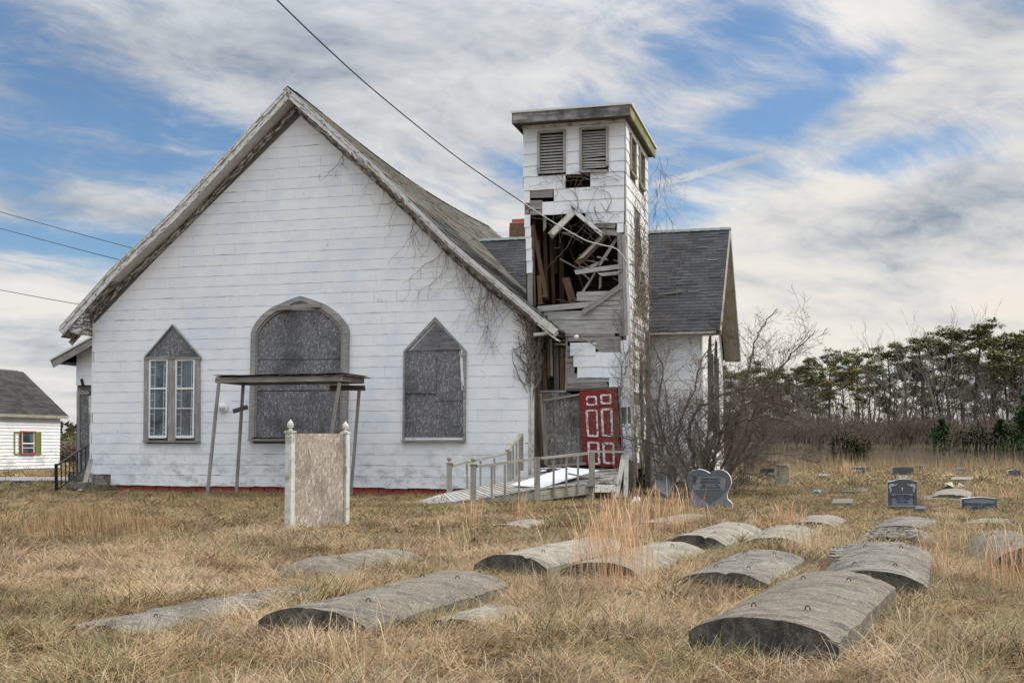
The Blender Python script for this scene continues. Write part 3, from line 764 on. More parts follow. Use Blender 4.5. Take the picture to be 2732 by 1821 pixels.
# ---- windows of the front
def poly3(px, w): return [FW(x, y, w) for x, y in px]
def strip_casing(b, outer, inner, w0, depth):
    """band between two open polylines of equal length on plane w0, pushed back by depth"""
    for (a, c), (d, e) in zip(zip(outer, outer[1:]), zip(inner, inner[1:])):
        b.prism([a, c, e, d], (0, depth, 0))
def board(px, w, mat, parent, name='board', th=0.016):
    m = MB(); m.prism(poly3(px, w), (0, th, 0)); return m.build(name, mat, parent)
def window_left():
    wn = MB(); wn.prism(poly3([(388, 1176), (532, 1176), (534, 954), (461, 868), (390, 954)], -0.004), (0, 0.01, 0)); w = wn.build('window', M['wood_dark'], church)
    w['label'] = 'twin sash window with leaded panes and a chipboard pediment'
    board([(389, 953), (533, 953), (461, 869)], -0.045, M['osb_dark'], w, 'pediment_board', .03)
    m = MB(); m.bar(FW(386, 953, -.06), FW(461, 866, -.06), .05, .035, up=(0, 0, 1)); m.build('casing', M['casing'], w)
    m = MB(); m.bar(FW(461, 866, -.06), FW(536, 953, -.06), .05, .035, up=(0, 0, 1)); m.build('casing', M['casing'], w)
    for x0, x1 in ((385.5, 398.5), (449, 468.5), (521.5, 534)):
        m = MB(); m.bar(FW((x0 + x1) / 2 - (2 if x0 < 400 else 0), 1175, -.035), FW((x0 + x1) / 2, 957, -.035), .05, FW(x1, 1000, 0)[0] - FW(x0, 1000, 0)[0], up=(1, 0, 0), seg=3, jag=.003); m.build('casing', M['casing'], w)
    m = MB(); m.bar(FW(385, 955, -.045), FW(536, 955, -.045), .07, .045); m.build('casing', M['casing'], w)
    m = MB(); m.bar(FW(381, 1177, -.06), FW(534, 1178, -.06), .10, .035); m.build('sill', M['casing'], w)
    for x0, x1 in ((399, 448.5), (469, 521)):
        u0, u1 = FW(x0, 1060, 0)[0], FW(x1, 1060, 0)[0]; zt, zr, zm, zb = (FW((x0 + x1) / 2, y, 0)[2] for y in (958, 1036, 1089, 1167))
        s = MB(); t_ = .045
        for a, c_ in (((u0 + t_ / 2, zb), (u0 + t_ / 2, zt)), ((u1 - t_ / 2, zb), (u1 - t_ / 2, zt))): s.bar((a[0], -.03, a[1]), (c_[0], -.03, c_[1]), .045, t_, up=(1, 0, 0))
        for zz, hh, ww in ((zt - .02, .05, -.031), (zb + .025, .07, -.031), (zr, .045, -.033), (zm, .022, -.028)): s.bar((u0 + t_, ww, zz), (u1 - t_, ww, zz), .04, hh)
        fr = s.build('sash', M['white_metal'], w)
        for za, zc in ((zr + .02, zt - .04), (zm + .011, zr - .02), (zb + .06, zm - .011)):
            g = MB(); g.box(((u0 + u1) / 2, -.012, (za + zc) / 2), (u1 - u0 - 2 * t_, .008, zc - za)); g.build('pane', M['glass'], w)
        # leading lines of the old coloured glass behind
        l = MB(); du = u1 - u0
        for fx in (.30, .78 if x0 < 430 else .82): l.bar((u0 + du * fx, -.018, zb + .06), (u0 + du * fx, -.018, zt - .04), .006, .014, up=(1, 0, 0))
        for fz in (.06, .12, .30, .48, .56, .66, .80, .90):
            zz = zb + (zt - zb) * fz; l.bar((u0 + t_, -.018, zz), (u0 + du * .30, -.018, zz), .006, .012); l.bar((u0 + du * .8, -.018, zz + .03), (u1 - t_, -.018, zz + .03), .006, .012)
        l.build('leading', M['letter_lt'], w)
window_left()
ARCH_O = [(662.5, 1176), (669, 890), (672, 878), (682, 860), (700, 838), (724, 820), (749, 809), (776, 797), (801, 789),
          (828, 797), (854, 806), (876, 817), (897, 833), (913, 850), (925, 866), (930, 880), (924, 1176)]
ARCH_I = [(677, 1165), (682, 890), (685, 882), (693, 869), (709, 850), (731, 833), (754, 822), (779, 809), (801, 801),
          (825, 810), (848, 820), (867, 830), (885, 844), (899, 858), (910, 871), (915, 884), (911, 1165)]
def window_arch():
    cx = 797
    wn = MB(); wn.prism(poly3([(cx + (x - cx) * .985, min(y + 3, 1172)) for x, y in ARCH_O], -0.002), (0, 0.01, 0)); w = wn.build('window', M['wood_dark'], church)
    w['label'] = 'large arched window boarded with grey chipboard'
    n = len(ARCH_O)
    def sub(i0, i1):
        m = MB(); o, i_ = poly3(ARCH_O[i0:i1], -.105), poly3(ARCH_I[i0:i1], -.105); strip_casing(m, o, i_, 0, .10); m.build('casing', M['casing'], w)
    sub(0, 2); sub(1, 5); sub(4, 9); sub(8, 13); sub(12, 16); sub(15, 17)
    # inner rebate
    A2 = [(cx + (x - cx) * .955, y + 6) for x, y in ARCH_I]; A2[0] = (A2[0][0], 1165); A2[-1] = (A2[-1][0], 1165)
    m = MB(); strip_casing(m, poly3(ARCH_I, -.07), poly3(A2, -.07), 0, .06); m.build('rebate', M['wood'], w)
    m = MB(); m.bar(FW(664, 1173, -.07), FW(924, 1173, -.07), .14, .06); m.build('sill', M['wood'], w)
    # boards: top (round headed), middle strip, lower
    top = [(x, max(y, 827)) for x, y in A2[1:-1]]
    board([(A2[1][0] - 3, 958)] + [(x, y) for x, y in top] + [(A2[-2][0] + 3, 957)], -.030, M['osb_dark'], w, 'chipboard')
    board([(678, 1041), (679, 960), (914, 959), (913, 1040)], -.026, M['osb_dark'], w, 'chipboard')
    board([(676, 1166), (678, 1044), (913, 1043), (911, 1166)], -.022, M['osb_dark'], w, 'chipboard')
    m = MB(); m.bar(FW(741, 822, -.125), FW(857, 813, -.125), .03, .14 * .8, seg=2); m.build('cross_board', M['wood'], w)
window_arch()
def window_right():
    wn = MB(); wn.prism(poly3([(1078, 1172), (1242, 1172), (1243, 936), (1160, 848), (1077, 936)], -0.002), (0, 0.01, 0)); w = wn.build('window', M['wood_dark'], church)
    w['label'] = 'pointed window patched with three chipboard sheets under a plywood triangle'
    O = [(1073, 1174), (1076, 936), (1160, 845), (1243, 935), (1241, 1174)]; I = [(1078, 1172), (1080, 940), (1160, 857), (1233, 938), (1236, 1172)]
    for k, (o0, o1) in enumerate(zip(range(4), range(1, 5))):
        m = MB(); strip_casing(m, poly3([O[o0], O[o1]], -.075), poly3([I[o0], I[o1]], -.075), 0, .07); m.build('casing', M['casing'], w)
    m = MB(); m.bar(FW(1230, 935, -.07), FW(1236, 1040, -.07), .05, .07, up=(1, 0, 0)); m.build('casing', M['fascia'], w)
    board([(1078, 1165), (1078, 1046), (1237, 1046), (1237, 1165)], -.030, M['osb_dark'], w, 'chipboard')
    board([(1164, 1069), (1165, 932), (1230, 932), (1232, 1067)], -.048, M['osb_dark'], w, 'chipboard')
    board([(1078, 1048), (1079, 934), (1165, 934), (1162, 1049)], -.060, M['osb_dark'], w, 'chipboard')
    board([(1097, 935), (1229, 932), (1222, 915), (1165, 861)], -.078, M['plywood'], w, 'plywood')
    m = MB(); m.bar(FW(1071, 1175, -.07), FW(1242, 1174, -.07), .10, .035); m.build('sill', M['casing'], w)
    for x, y in ((1175, 884), (1175, 894), (1149, 908), (1171, 924), (1123, 928), (1204, 907)):
        m = MB(); p = FW(x, y, -.081); m.tube([p, p + Vector((0, .004, 0))], .02, 6, cap=True); m.build('bolt_hole', M['tar'], w)
window_right()
# round vent on the wall
vt = MB(); p = FW(596, 1085, -.02); vt.tube([p, p + Vector((0, -.02, 0))], .145, 14, cap=True)
vt.tube([p, p + Vector((-.02, -.17, 0)), p + Vector((-.05, -.22, .0))], [.085, .085, .09], 12, cap=True)
vt.build('wall_vent', M['white_trim'], church, smooth=False)
# ================================================================ corner tower (part of the church)
TW = 0.5; TU0, TU1 = -0.31, 2.33; TB = 4.25
def tower():
    wl = MB()
    def zz(y, x=1530): return FW(x, y, TW)[2]
    zc = 9.42
    # shell: back, left, right walls in rough boards; closed boxes
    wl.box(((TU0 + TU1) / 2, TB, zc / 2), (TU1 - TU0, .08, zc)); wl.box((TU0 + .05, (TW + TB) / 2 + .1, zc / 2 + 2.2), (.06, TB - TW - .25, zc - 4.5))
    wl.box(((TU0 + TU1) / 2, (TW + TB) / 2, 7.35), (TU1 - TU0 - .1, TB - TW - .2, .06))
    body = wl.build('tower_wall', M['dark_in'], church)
    body['label'] = 'square bell tower, its front torn open above the red door'
    # right side wall sheathing with sunlit siding
    u = TU1
    m = MB(); m.box((u - .05, (TW + TB) / 2, zc / 2 + .3), (.07, TB - TW, zc - .6)); m.build('side_sheathing', M['tarpaper'], body)
    # interior horizontal back boards and wall studs
    for j in range(20):
        m = MB(); z = 3.2 + j * .21; m.bar((TU0 + .1, TB - .06, z), (TU1 - .1, TB - .06, z), .02, .19); m.build('inner_board', M['wood_brown'], body)
    for j in range(6):
        m = MB(); w = TW + .55 + j * .55; m.bar((TU0 + .14, w, 3.0), (TU0 + .14 + rnd.uniform(-.02, .05), w, 7.3), .09, .05, up=(0, 1, 0), seg=3, jag=.02); m.build('stud', M['wood_brown'], body)
    # ---------------- front siding rows (photo pixel extents on the tower's front plane)
    rows = [(330, 372, [(1396, 1436), (1510, 1549), (1624, 1667)]), (372, 405, [(1396, 1436), (1510, 1549), (1624, 1667)]),
            (405, 437.6, [(1396, 1436), (1510, 1549), (1624, 1667)]), (437.6, 466, [(1396, 1436), (1510, 1549), (1624, 1667)]),
            (318, 331, [(1396, 1667)]), (466, 503, [(1397, 1509), (1575, 1666)]), (503, 536, [(1398, 1414), (1478, 1666)]),
            (536, 571, [(1447, 1666)]), (571, 601, [(1562, 1665)]),
            (568, 601, [(1399, 1415)]), (601, 634, [(1401, 1417)]), (634, 666, [(1403, 1418.5)]), (666, 697, [(1404, 1420)]), (697, 729, [(1405, 1421)]),
            (601, 622, [(1646, 1664)]),
            (915, 949, [(1521, 1589)]), (909, 941, [(1656, 1678)]), (941, 979, [(1530, 1604), (1604, 1678)]), (979, 1008, [(1540, 1610), (1610, 1679)]),
            (1008, 1036, [(1625, 1680)]), (1036, 1071, [(1656, 1681)]), (1071, 1086, [(1657, 1681)]),
            (1131, 1163, [(1661, 1686)]), (1163, 1195, [(1663, 1687)]), (1195, 1228, [(1665, 1689)])]
    for y0, y1, segs in rows:
        for a, c_ in segs:
            n = max(1, round((c_ - a) / 64)); cuts = [a + (c_ - a) * i / n + (rnd.uniform(-8, 8) if 0 < i < n else 0) for i in range(n + 1)]
            for s0, s1 in zip(cuts, cuts[1:]):
                p = FW(s0, (y0 + y1) / 2, TW); q = FW(s1, (y0 + y1) / 2, TW); xm = (s0 + s1) / 2
                # the courses are level in the world: use the height at mid tower
                yy = lambda y: FW(1530, y, TW)[2] if y < 620 else FW(xm, y, TW)[2]
                z0, z1 = yy(y1), yy(y0)
                if y0 == 318: z0, z1 = 9.13, 9.32
                m = MB(); solid_shingle(m, wavy(p[0] + .002, q[0] - .002, z0, z1 + .015, gap=.012), z0, z1, TW, lip=.016); m.build('siding_shingle', M['siding'], body)
    # sheathing behind the intact upper siding (leaves the hole open)
    m = MB()
    def slab(px, w=TW + .03, th=.04): m.prism(poly3(px, w), (0, th, 0))
    slab([(1396, 503), (1396, 318), (1667, 318), (1667, 503)]) if False else None
    slab([(1396, 468), (1396, 318), (1441, 318), (1441, 468)]); slab([(1441, 349), (1441, 318), (1505, 318), (1505, 349)]); slab([(1505, 468), (1505, 318), (1553, 318), (1553, 468)])
    slab([(1553, 345), (1553, 318), (1620, 318), (1620, 345)]); slab([(1620, 468), (1620, 318), (1667, 318), (1667, 468)])
    slab([(1396, 503), (1396, 468), (1508, 468), (1508, 503)]); slab([(1576, 503), (1576, 468), (1667, 468), (1667, 503)])
    slab([(1478, 571), (1478, 503), (1667, 503), (1667, 571)]); slab([(1564, 600), (1564, 571), (1665, 571), (1665, 600)])
    slab([(1522, 978), (1522, 917), (1588, 917), (1588, 978)]); slab([(1542, 1007), (1542, 945), (1678, 945), (1678, 1007)]); slab([(1626, 1036), (1626, 1007), (1680, 1007), (1680, 1036)])
    slab([(1657, 1228), (1657, 1036), (1681, 1036), (1689, 1228)])
    m.build('sheathing', M['wood_dark'], body)
    # bare boards where the siding has gone
    def bb(x0, y0, x1, y1, hpx, mat='wood', w=TW + .01, name='board', jag=.02, th=.025, seg=2):
        k = MB(); hh = hpx * 0.00935; k.bar(FW(x0, y0, w), FW(x1, y1, w), th, hh, up=(0, 0, 1) if abs(x1 - x0) > abs(y1 - y0) * .3 else (1, 0, 0), jag=jag, seg=seg); return k.build(name, M[mat], body)
    bb(1415, 517, 1476, 515, 23); bb(1414, 541, 1447, 540, 12); bb(1400, 553, 1447, 552, 14); bb(1415, 568, 1447, 567, 12)
    bb(1406, 540, 1406, 571, 13, 'wood')
    bb(1414, 770, 1415, 812, 15, 'wood'); bb(1414, 730, 1414, 772, 15, 'wood')
    # corner posts
    bb(1653, 612, 1661, 895, 13, 'wood'); bb(1665, 625, 1671, 895, 9, 'wood_silver'); bb(1670, 600, 1690, 1230, 7, 'post_white', w=TW - .03)
    bb(1584, 598, 1643, 603, 14, 'wood'); bb(1604, 618, 1650, 622, 15, 'wood')
    bb(1421, 600, 1428, 815, 4, 'wood_brown')
    # clapboards of the middle of the front
    ys = [783, 796, 809, 822, 835, 847, 860, 872, 884]
    for i, y in enumerate(ys):
        x0 = [1540, 1540, 1565, 1560, 1452, 1462, 1470, 1478, 1450][i]
        bb(x0, y + 1.0, 1654, y - 1.5, 11.6, 'wood_silver', w=TW + .012 - (i % 2) * .004)
    bb(1434, 824, 1572, 812, 15, 'wood_silver', w=TW - .03)         # long loose board on a slope
    bb(1555, 833, 1654, 764, 13, 'wood', w=TW - .07, name='brace')   # diagonal across the clapboards
    bb(1436, 893, 1640, 892, 9, 'wood')
    bb(1515, 905, 1655, 903, 11, 'wood'); bb(1590, 920, 1655, 918, 22, 'wood'); bb(1597, 936, 1655, 934, 9, 'wood', jag=.05)
    # broken gable boards of the former window head
    def loose(x0, y0, x1, y1, hpx, mat='wood_silver', w=TW - .12, th=.06, name='loose_board', jag=.09):
        k = MB(); a, c_ = FW(x0, y0, w), FW(x1, y1, w); d = c_ - a; d.y = 0; upv = Vector((-d.z, 0, d.x)).normalized()
        if upv.z < 0: upv = -upv
        k.bar(a, c_, th, hpx * .0093, up=upv, jag=jag, seg=3); o = k.build(name, M[mat], body); return o
    loose(1467, 628, 1530, 566, 16, 'post_white'); loose(1472, 633, 1533, 569, 9, 'wood', w=TW - .08)
    loose(1531, 562, 1603, 622, 11, 'fascia', w=TW - .14); loose(1528, 555, 1600, 617, 6, 'wood_dark', w=TW - .10)
    loose(1546, 698, 1612, 630, 19, 'wood_brown', w=TW + .15, th=.12); loose(1549, 690, 1612, 627, 8, 'wood_silver', w=TW + .08)
    loose(1599, 708, 1647, 634, 8, 'wood_silver', w=TW + .2)
    loose(1540, 726, 1652, 711, 12, 'wood_silver', w=TW - .02); loose(1596, 733, 1651, 728, 9, 'wood_silver', w=TW)
    loose(1556, 722, 1598, 702, 9, 'wood', w=TW + .1)
    loose(1553, 782, 1588, 728, 6, 'wood_silver', w=TW + .3); loose(1601, 776, 1602, 736, 6, 'wood', w=TW + .25)
    loose(1509, 738, 1530, 808, 20, 'wood_brown', w=TW + .5, th=.1); loose(1526, 806, 1540, 795, 10, 'wood_brown', w=TW + .4)
    loose(1454, 562, 1454, 610, 8, 'wood', w=TW + .1)
    for q in range(16):   # splintered lath and smaller broken pieces hanging in the hole
        x, y = rnd.uniform(1440, 1640), rnd.uniform(600, 800); an = rnd.uniform(-1.5, 1.5); Lp = rnd.uniform(22, 70)
        loose(x, y, x + math.cos(an) * Lp, y + abs(math.sin(an)) * Lp, rnd.uniform(2.5, 5), rnd.choice(('wood', 'wood_brown', 'wood_silver')), w=TW + rnd.uniform(.0, .5), th=.015, name='lath', jag=.05)
    # inside timbers: leaning studs of the left wall
    for x0, y0, x1, y1, h_, w_ in ((1422, 600, 1458, 792, 10, .25), (1438, 736, 1443, 812, 11, .2), (1436, 640, 1446, 800, 8, .5), (1452, 570, 1460, 800, 9, .9), (1470, 600, 1478, 812, 10, 1.2), (1480, 600, 1484, 730, 6, 1.4), (1497, 640, 1500, 810, 14, 1.7), (1520, 660, 1557, 770, 5, 1.6), (1447, 789, 1460, 788, 9, .2)):
        loose(x0, y0, x1, y1, h_, 'wood_brown', w=TW + w_, th=.09, name='stud', jag=.02)
    # ---------------- lower zone: rotten vestibule doors, chipboard and red door
    for x0, x1, y0, y1, mt in ((1428, 1443, 915, 1040, 'wood_dark'), (1447, 1458, 935, 1042, 'wood_brown'), (1477, 1490, 920, 1040, 'wood_dark'), (1493, 1506, 925, 1040, 'wood_brown')):
        bb((x0 + x1) / 2, y0, (x0 + x1) / 2 + 2, y1, x1 - x0, mt, w=TW + .12, name='vertical_board')
    bb(1463, 900, 1464, 1003, 6, 'wood_brown', jag=.06); bb(1470, 899, 1472, 1000, 6, 'wood', jag=.06); bb(1512, 900, 1510, 1040, 5, 'wood')
    bb(1478, 908, 1508, 908, 6, 'wood_dark'); bb(1478, 917, 1508, 918, 6, 'wood')
    for y, x1 in ((930, 1520), (946, 1522), (962, 1531), (977, 1536), (990, 1536), (1003, 1542)):
        bb(1510, y, x1, y - 1, 13, 'wood', w=TW + .03, jag=.05)
    bb(1512, 1014, 1623, 1010, 16, 'wood_silver', w=TW + .02, jag=.06, seg=6); bb(1510, 1029, 1620, 1027, 15, 'wood', w=TW + .03, jag=.06, seg=6); bb(1440, 1044, 1512, 1043, 6, 'wood'); bb(1512, 1040, 1650, 1034, 6, 'wood_dark', w=TW - .02)
    bb(1449, 1068, 1545, 1052, 5, 'wood_pale', w=TW - .04, name='loose_board')
    bb(1434, 1010, 1450, 1238, 10, 'wood_brown', w=TW - .02, name='door_post', jag=.03, seg=8); bb(1443, 1050, 1456, 1240, 7, 'wood_pale', w=TW - .04, name='door_post'); bb(1452, 1060, 1460, 1240, 6, 'wood', w=TW, name='door_post')
    k = MB(); k.prism(poly3([(1457, 1238), (1449, 1049), (1502, 1044), (1506, 1238)], TW + .02), (0, .02, 0)); k.build('chipboard', M['osb_door'], body)
    k = MB(); k.prism(poly3([(1499, 1238), (1496, 1046), (1524, 1048), (1529, 1238)], TW + .045), (0, .02, 0)); k.build('chipboard', M['osb_door'], body)
    k = MB(); k.prism(poly3([(1528, 1238), (1522, 1056), (1546, 1054), (1556, 1238)], TW + .012), (0, .02, 0)); k.build('chipboard', M['osb_door'], body)
    bb(1652, 1030, 1662, 1215, 5, 'wood', w=TW - .01, name='door_post')
    k = MB(); k.prism(poly3([(1655, 1131), (1655, 1087), (1680, 1079), (1681, 1131)], TW + .01), (0, .02, 0)); k.build('sheathing_patch', M['osb_door'], body)
    k = MB(); k.prism(poly3([(1672, 1310), (1672, 1229), (1688, 1229), (1690, 1310)], TW + .0), (0, .4, 0)); k.build('foundation_pier', M['concrete_grey'], body)
    bb(1460, 1243, 1563, 1236, 7, 'wood_pale', w=TW - .1, name='threshold')
    bb(1440, 1250, 1610, 1252, 9, 'wood_dark', w=TW - .2, name='threshold')
    # red six-panel door, hanging askew
    w = TW - .03
    k = MB(); k.prism(poly3([(1557, 1240), (1545, 1043), (1647, 1037), (1655, 1247)], w), (0, .045, 0)); dr = k.build('door', M['red_door'], church); dr['label'] = 'red six-panel door hanging askew, its mouldings flaked to white'
    def dq(s, t):   # s across 0..1, t down 0..1 in the door's own frame
        a = (1545 + (1647 - 1545) * s, 1043 + (1037 - 1043) * s); c_ = (1557 + (1655 - 1557) * s, 1240 + (1247 - 1240) * s)
        return (a[0] + (c_[0] - a[0]) * t, a[1] + (c_[1] - a[1]) * t)
    panels = [(.19, .43, .085, .19), (.57, .81, .07, .175), (.17, .43, .265, .60), (.57, .82, .255, .595), (.17, .43, .69, .97), (.57, .83, .695, .95)]
    for (s0, s1, t0, t1) in panels:
        k = MB(); k.prism(poly3([dq(s0 + .06, t1 - .025), dq(s0 + .06, t0 + .025), dq(s1 - .06, t0 + .025), dq(s1 - .06, t1 - .025)], w - .008), (0, .01, 0)); k.build('panel', M['red_door'], dr)
        for q0, q1 in (((s0, t0), (s1, t0)), ((s1, t0), (s1, t1)), ((s1, t1), (s0, t1)), ((s0, t1), (s0, t0))):
            k = MB(); a, c_ = FW(*dq(*q0), w - .008), FW(*dq(*q1), w - .008)
            k.bar(a, c_, .02, rnd.uniform(.035, .058), up=(0, 0, 1) if q0[1] == q1[1] else (1, 0, 0), seg=3, jag=.012); k.build('moulding', M['moulding'], dr)
    # lamp on a bent arm hanging over the doors
    k = MB(); p = FW(1538, 898, TW - .28); k.lathe((p.x, p.y, p.z - .06), [(.02, .0), (.055, .02), (.065, .06), (.05, .09), (.02, .11)], 10); lm = k.build('lamp', M['white_metal'], church)
    k = MB(); k.tube([p, FW(1560, 905, TW - .15), FW(1590, 921, TW)], .018, 6, cap=True); k.build('lamp_arm', M['wood_pale'], lm)
    # ---------------- louvres
    def louvre(px0, px1, y0, y1, n, wreck=0.0):
        u0, u1 = FW(px0, 400, TW)[0], FW(px1, 400, TW)[0]; z0, z1 = FW((px0 + px1) / 2, y1, TW)[2], FW((px0 + px1) / 2, y0, TW)[2]
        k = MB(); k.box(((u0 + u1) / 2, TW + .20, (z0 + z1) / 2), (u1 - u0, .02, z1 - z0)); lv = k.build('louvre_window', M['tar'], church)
        lv['label'] = 'front louvre with broken lower slats' if wreck else 'front louvre with whole slats'
        for a, c_ in (((u0 + .03, z0), (u0 + .03, z1)), ((u1 - .03, z0 + (.12 if wreck else 0)), (u1 - .03, z1))):
            k = MB(); k.bar((a[0], TW - .02, a[1]), (c_[0], TW - .02, c_[1]), .07, .065, up=(1, 0, 0)); k.build('frame', M['wood_silver'], lv)
        for zz_ in (z1 - .025, z0 + .02):
            k = MB(); k.bar((u0 + .03, TW - .02, zz_), (u1 - .03, TW - .02 , zz_ - (0.03 if wreck and zz_ < z0 + .1 else 0)), .10, .055); k.build('frame', M['wood_silver'], lv)
        for i in range(n):
            z = z0 + .08 + (z1 - z0 - .16) * (i + .5) / n; dz = rnd.uniform(-.02, .02) * (3 if wreck and i < 5 else .6)
            k = MB(); k.bar((u0 + .06, TW + .03, z), (u1 - .06, TW + .03, z + dz * .5), .012, .052, up=Vector((0, .45, .9)), jag=.008); k.build('slat', M['wood_silver'], lv)
    louvre(1435, 1510, 349, 462, 12); louvre(1547, 1624, 340, 458, 14, 1.0)
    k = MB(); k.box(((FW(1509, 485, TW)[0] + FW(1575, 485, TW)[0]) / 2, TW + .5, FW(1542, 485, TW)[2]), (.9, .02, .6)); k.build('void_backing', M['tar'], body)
    # ---------------- right side: siding, louvres, pointed opening
    ex = 0.30; z = 0.75; i = 0
    LV = [(SU(1678, 400, u)[1], SU(1696, 400, u)[1], 8.05, 9.12), (SU(1705, 400, u)[1], SU(1720, 400, u)[1], 8.05, 9.12)]
    LV = [(1.02, 1.93, 8.10, 9.10), (2.52, 3.45, 8.10, 9.10)]
    OP = (1.75, 2.75, 5.4, 7.15)
    while z < 9.2:
        z1 = min(z + ex, 9.30); w0 = TW - (.3 if i % 2 else 0)
        while w0 < TB:
            a, c_ = max(w0, TW) + .003, min(w0 + .61, TB) - .003; w0 += .61
            if c_ - a < .05: continue
            segs = [(a, c_)]
            for e0, e1, f0, f1 in LV + [OP]:
                ns = []
                for s0, s1 in segs:
                    if z1 > f0 + .05 and z < f1 - .05 and s1 > e0 and s0 < e1:
                        if s0 < e0 - .05: ns.append((s0, e0))
                        if s1 > e1 + .05: ns.append((e1, s1))
                    else: ns.append((s0, s1))
                segs = ns
            for s0, s1 in segs:
                if z < 5.6 and z > 4.4 and 2.2 < (s0 + s1) / 2 < 3.4 and rnd.random() < .8: continue
                if z < 3.2 and (s0 + s1) / 2 > 1.6 and rnd.random() < .5: continue
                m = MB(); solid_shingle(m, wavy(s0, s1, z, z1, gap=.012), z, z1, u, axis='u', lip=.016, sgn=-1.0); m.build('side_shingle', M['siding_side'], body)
        z += ex; i += 1
    for j in range(14):
        m = MB(); zz_ = 2.9 + j * .19; m.bar((u + .0, 1.6, zz_), (u + .0, 4.1, zz_), .02, .17, jag=.03); m.build('side_board', M['wood_pale'], body)
    for e0, e1, f0, f1 in LV:
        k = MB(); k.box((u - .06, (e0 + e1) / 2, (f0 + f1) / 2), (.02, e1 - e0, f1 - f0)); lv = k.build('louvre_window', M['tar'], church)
        lv['label'] = 'nearer louvre of the sunlit tower side' if e0 < 2 else 'farther louvre of the sunlit tower side'
        for a in (e0 + .04, e1 - .04):
            k = MB(); k.bar((u + .02, a, f0), (u + .02, a, f1), .08, .08, up=(0, 1, 0)); k.build('frame', M['wood_pale'], lv)
        for zq in (f0 + .03, f1 - .03):
            k = MB(); k.bar((u + .02, e0, zq), (u + .02, e1, zq), .09, .06); k.build('frame', M['wood_pale'], lv)
        for q in range(11):
            zq = f0 + .1 + (f1 - f0 - .2) * (q + .5) / 11
            k = MB(); k.bar((u + .0, e0 + .08, zq), (u + .0, e1 - .08, zq + rnd.uniform(-.03, .03)), .012, .055, up=Vector((-.45, 0, .9))); k.build('slat', M['wood_pale'], lv)
    # pointed (gothic) opening, boards fallen together like a diamond
    k = MB(); k.prism([(u - .02, OP[0], 6.3), (u - .02, (OP[0] + OP[1]) / 2, OP[2]), (u - .02, OP[1], 6.1), (u - .02, (OP[0] + OP[1]) / 2, OP[3])], (-.02, 0, 0)); ow = k.build('pointed_window', M['tar'], church)
    mid = (OP[0] + OP[1]) / 2
    for a, c_, mt in (((OP[0], 6.3), (mid, OP[3]), 'wood_dark'), ((mid, OP[3]), (OP[1] + .05, 5.95), 'wood'), ((OP[1], 6.1), (mid - .05, OP[2]), 'post_white'), ((mid, OP[2]), (OP[0], 6.3), 'post_white'), ((mid + .1, 6.9), (mid - .05, 5.7), 'wood_dark')):
        k = MB(); k.bar((u + .04, a[0], a[1]), (u + .04, c_[0], c_[1]), .05, .09, up=(0, .5, .5)); k.build('frame', M[mt], ow)
    # exposed corner stud and hanging strips at the lower rear corner
    for ww, za, zb_, mt, t_ in ((3.6, .2, 4.3, 'wood_dark', .14), (3.95, .2, 4.3, 'wood', .09), (2.6, .6, 3.6, 'wood_dark', .1), (4.15, 1.4, 4.2, 'post_white', .05)):
        k = MB(); k.bar((u + .06, ww, za), (u + .03, ww + rnd.uniform(-.1, .1), zb_), t_, .05, up=(0, 1, 0), seg=5, jag=.03); k.build('corner_stud', M[mt], body)
    for a, c_ in (((2.42, .7, 2.6), (2.52, .8, .4)), ((2.44, 1.3, 2.2), (2.62, 1.3, .5))):
        k = MB(); k.bar((a[0], a[1], a[2]), (c_[0], c_[1], c_[2]), .05, .03, seg=4, jag=.03); k.build('hanging_strip', M['post_white'], body)
    # ---------------- cornice and flat roof
    o = .155; u0, u1, w0, w1 = TU0 - o, TU1 + o, TW - .35, TB + .35
    k = MB(); k.box(((u0 + u1) / 2, (w0 + w1) / 2, 9.50), (u1 - u0, w1 - w0, .16)); rf = k.build('tower_roof', M['tar'], church)
    k = MB(); k.bar((u0 - .02, w0 - .02, 9.43), (u1, w0 - .02, 9.43), .045, .26, seg=2); k.build('cornice_board', M['cornice'], rf)
    k = MB(); k.bar((u1 + .0, w0 - .04, 9.43), (u1 + .0, w1, 9.43), .045, .26, seg=2); k.build('cornice_board', M['cornice_side'], rf)
    k = MB(); k.bar((u0 - .02, w0 - .02, 9.43), (u0 - .02, w1, 9.43), .045, .26); k.build('cornice_board', M['cornice'], rf)
    k = MB(); k.bar((u0 - .05, w0 - .05, 9.585), (u1 + .04, w0 - .05, 9.585), .05, .05); k.build('crown_strip', M['drip_metal'], rf)
    k = MB(); k.bar((u1 + .04, w0 - .06, 9.585), (u1 + .04, w1 + .04, 9.585), .05, .05); k.build('crown_strip', M['drip_metal'], rf)
    k = MB(); k.box(((u0 + u1) / 2, (w0 + w1) / 2, 9.335), (u1 - u0 - .06, w1 - w0 - .06, .03)); k.build('soffit', M['wood_dark'], rf)
    k = MB(); k.bar((TU0, TW - .05, 9.27), (TU1, TW - .05, 9.27), .05, .08); k.build('bed_moulding', M['fascia'], rf)
tower()

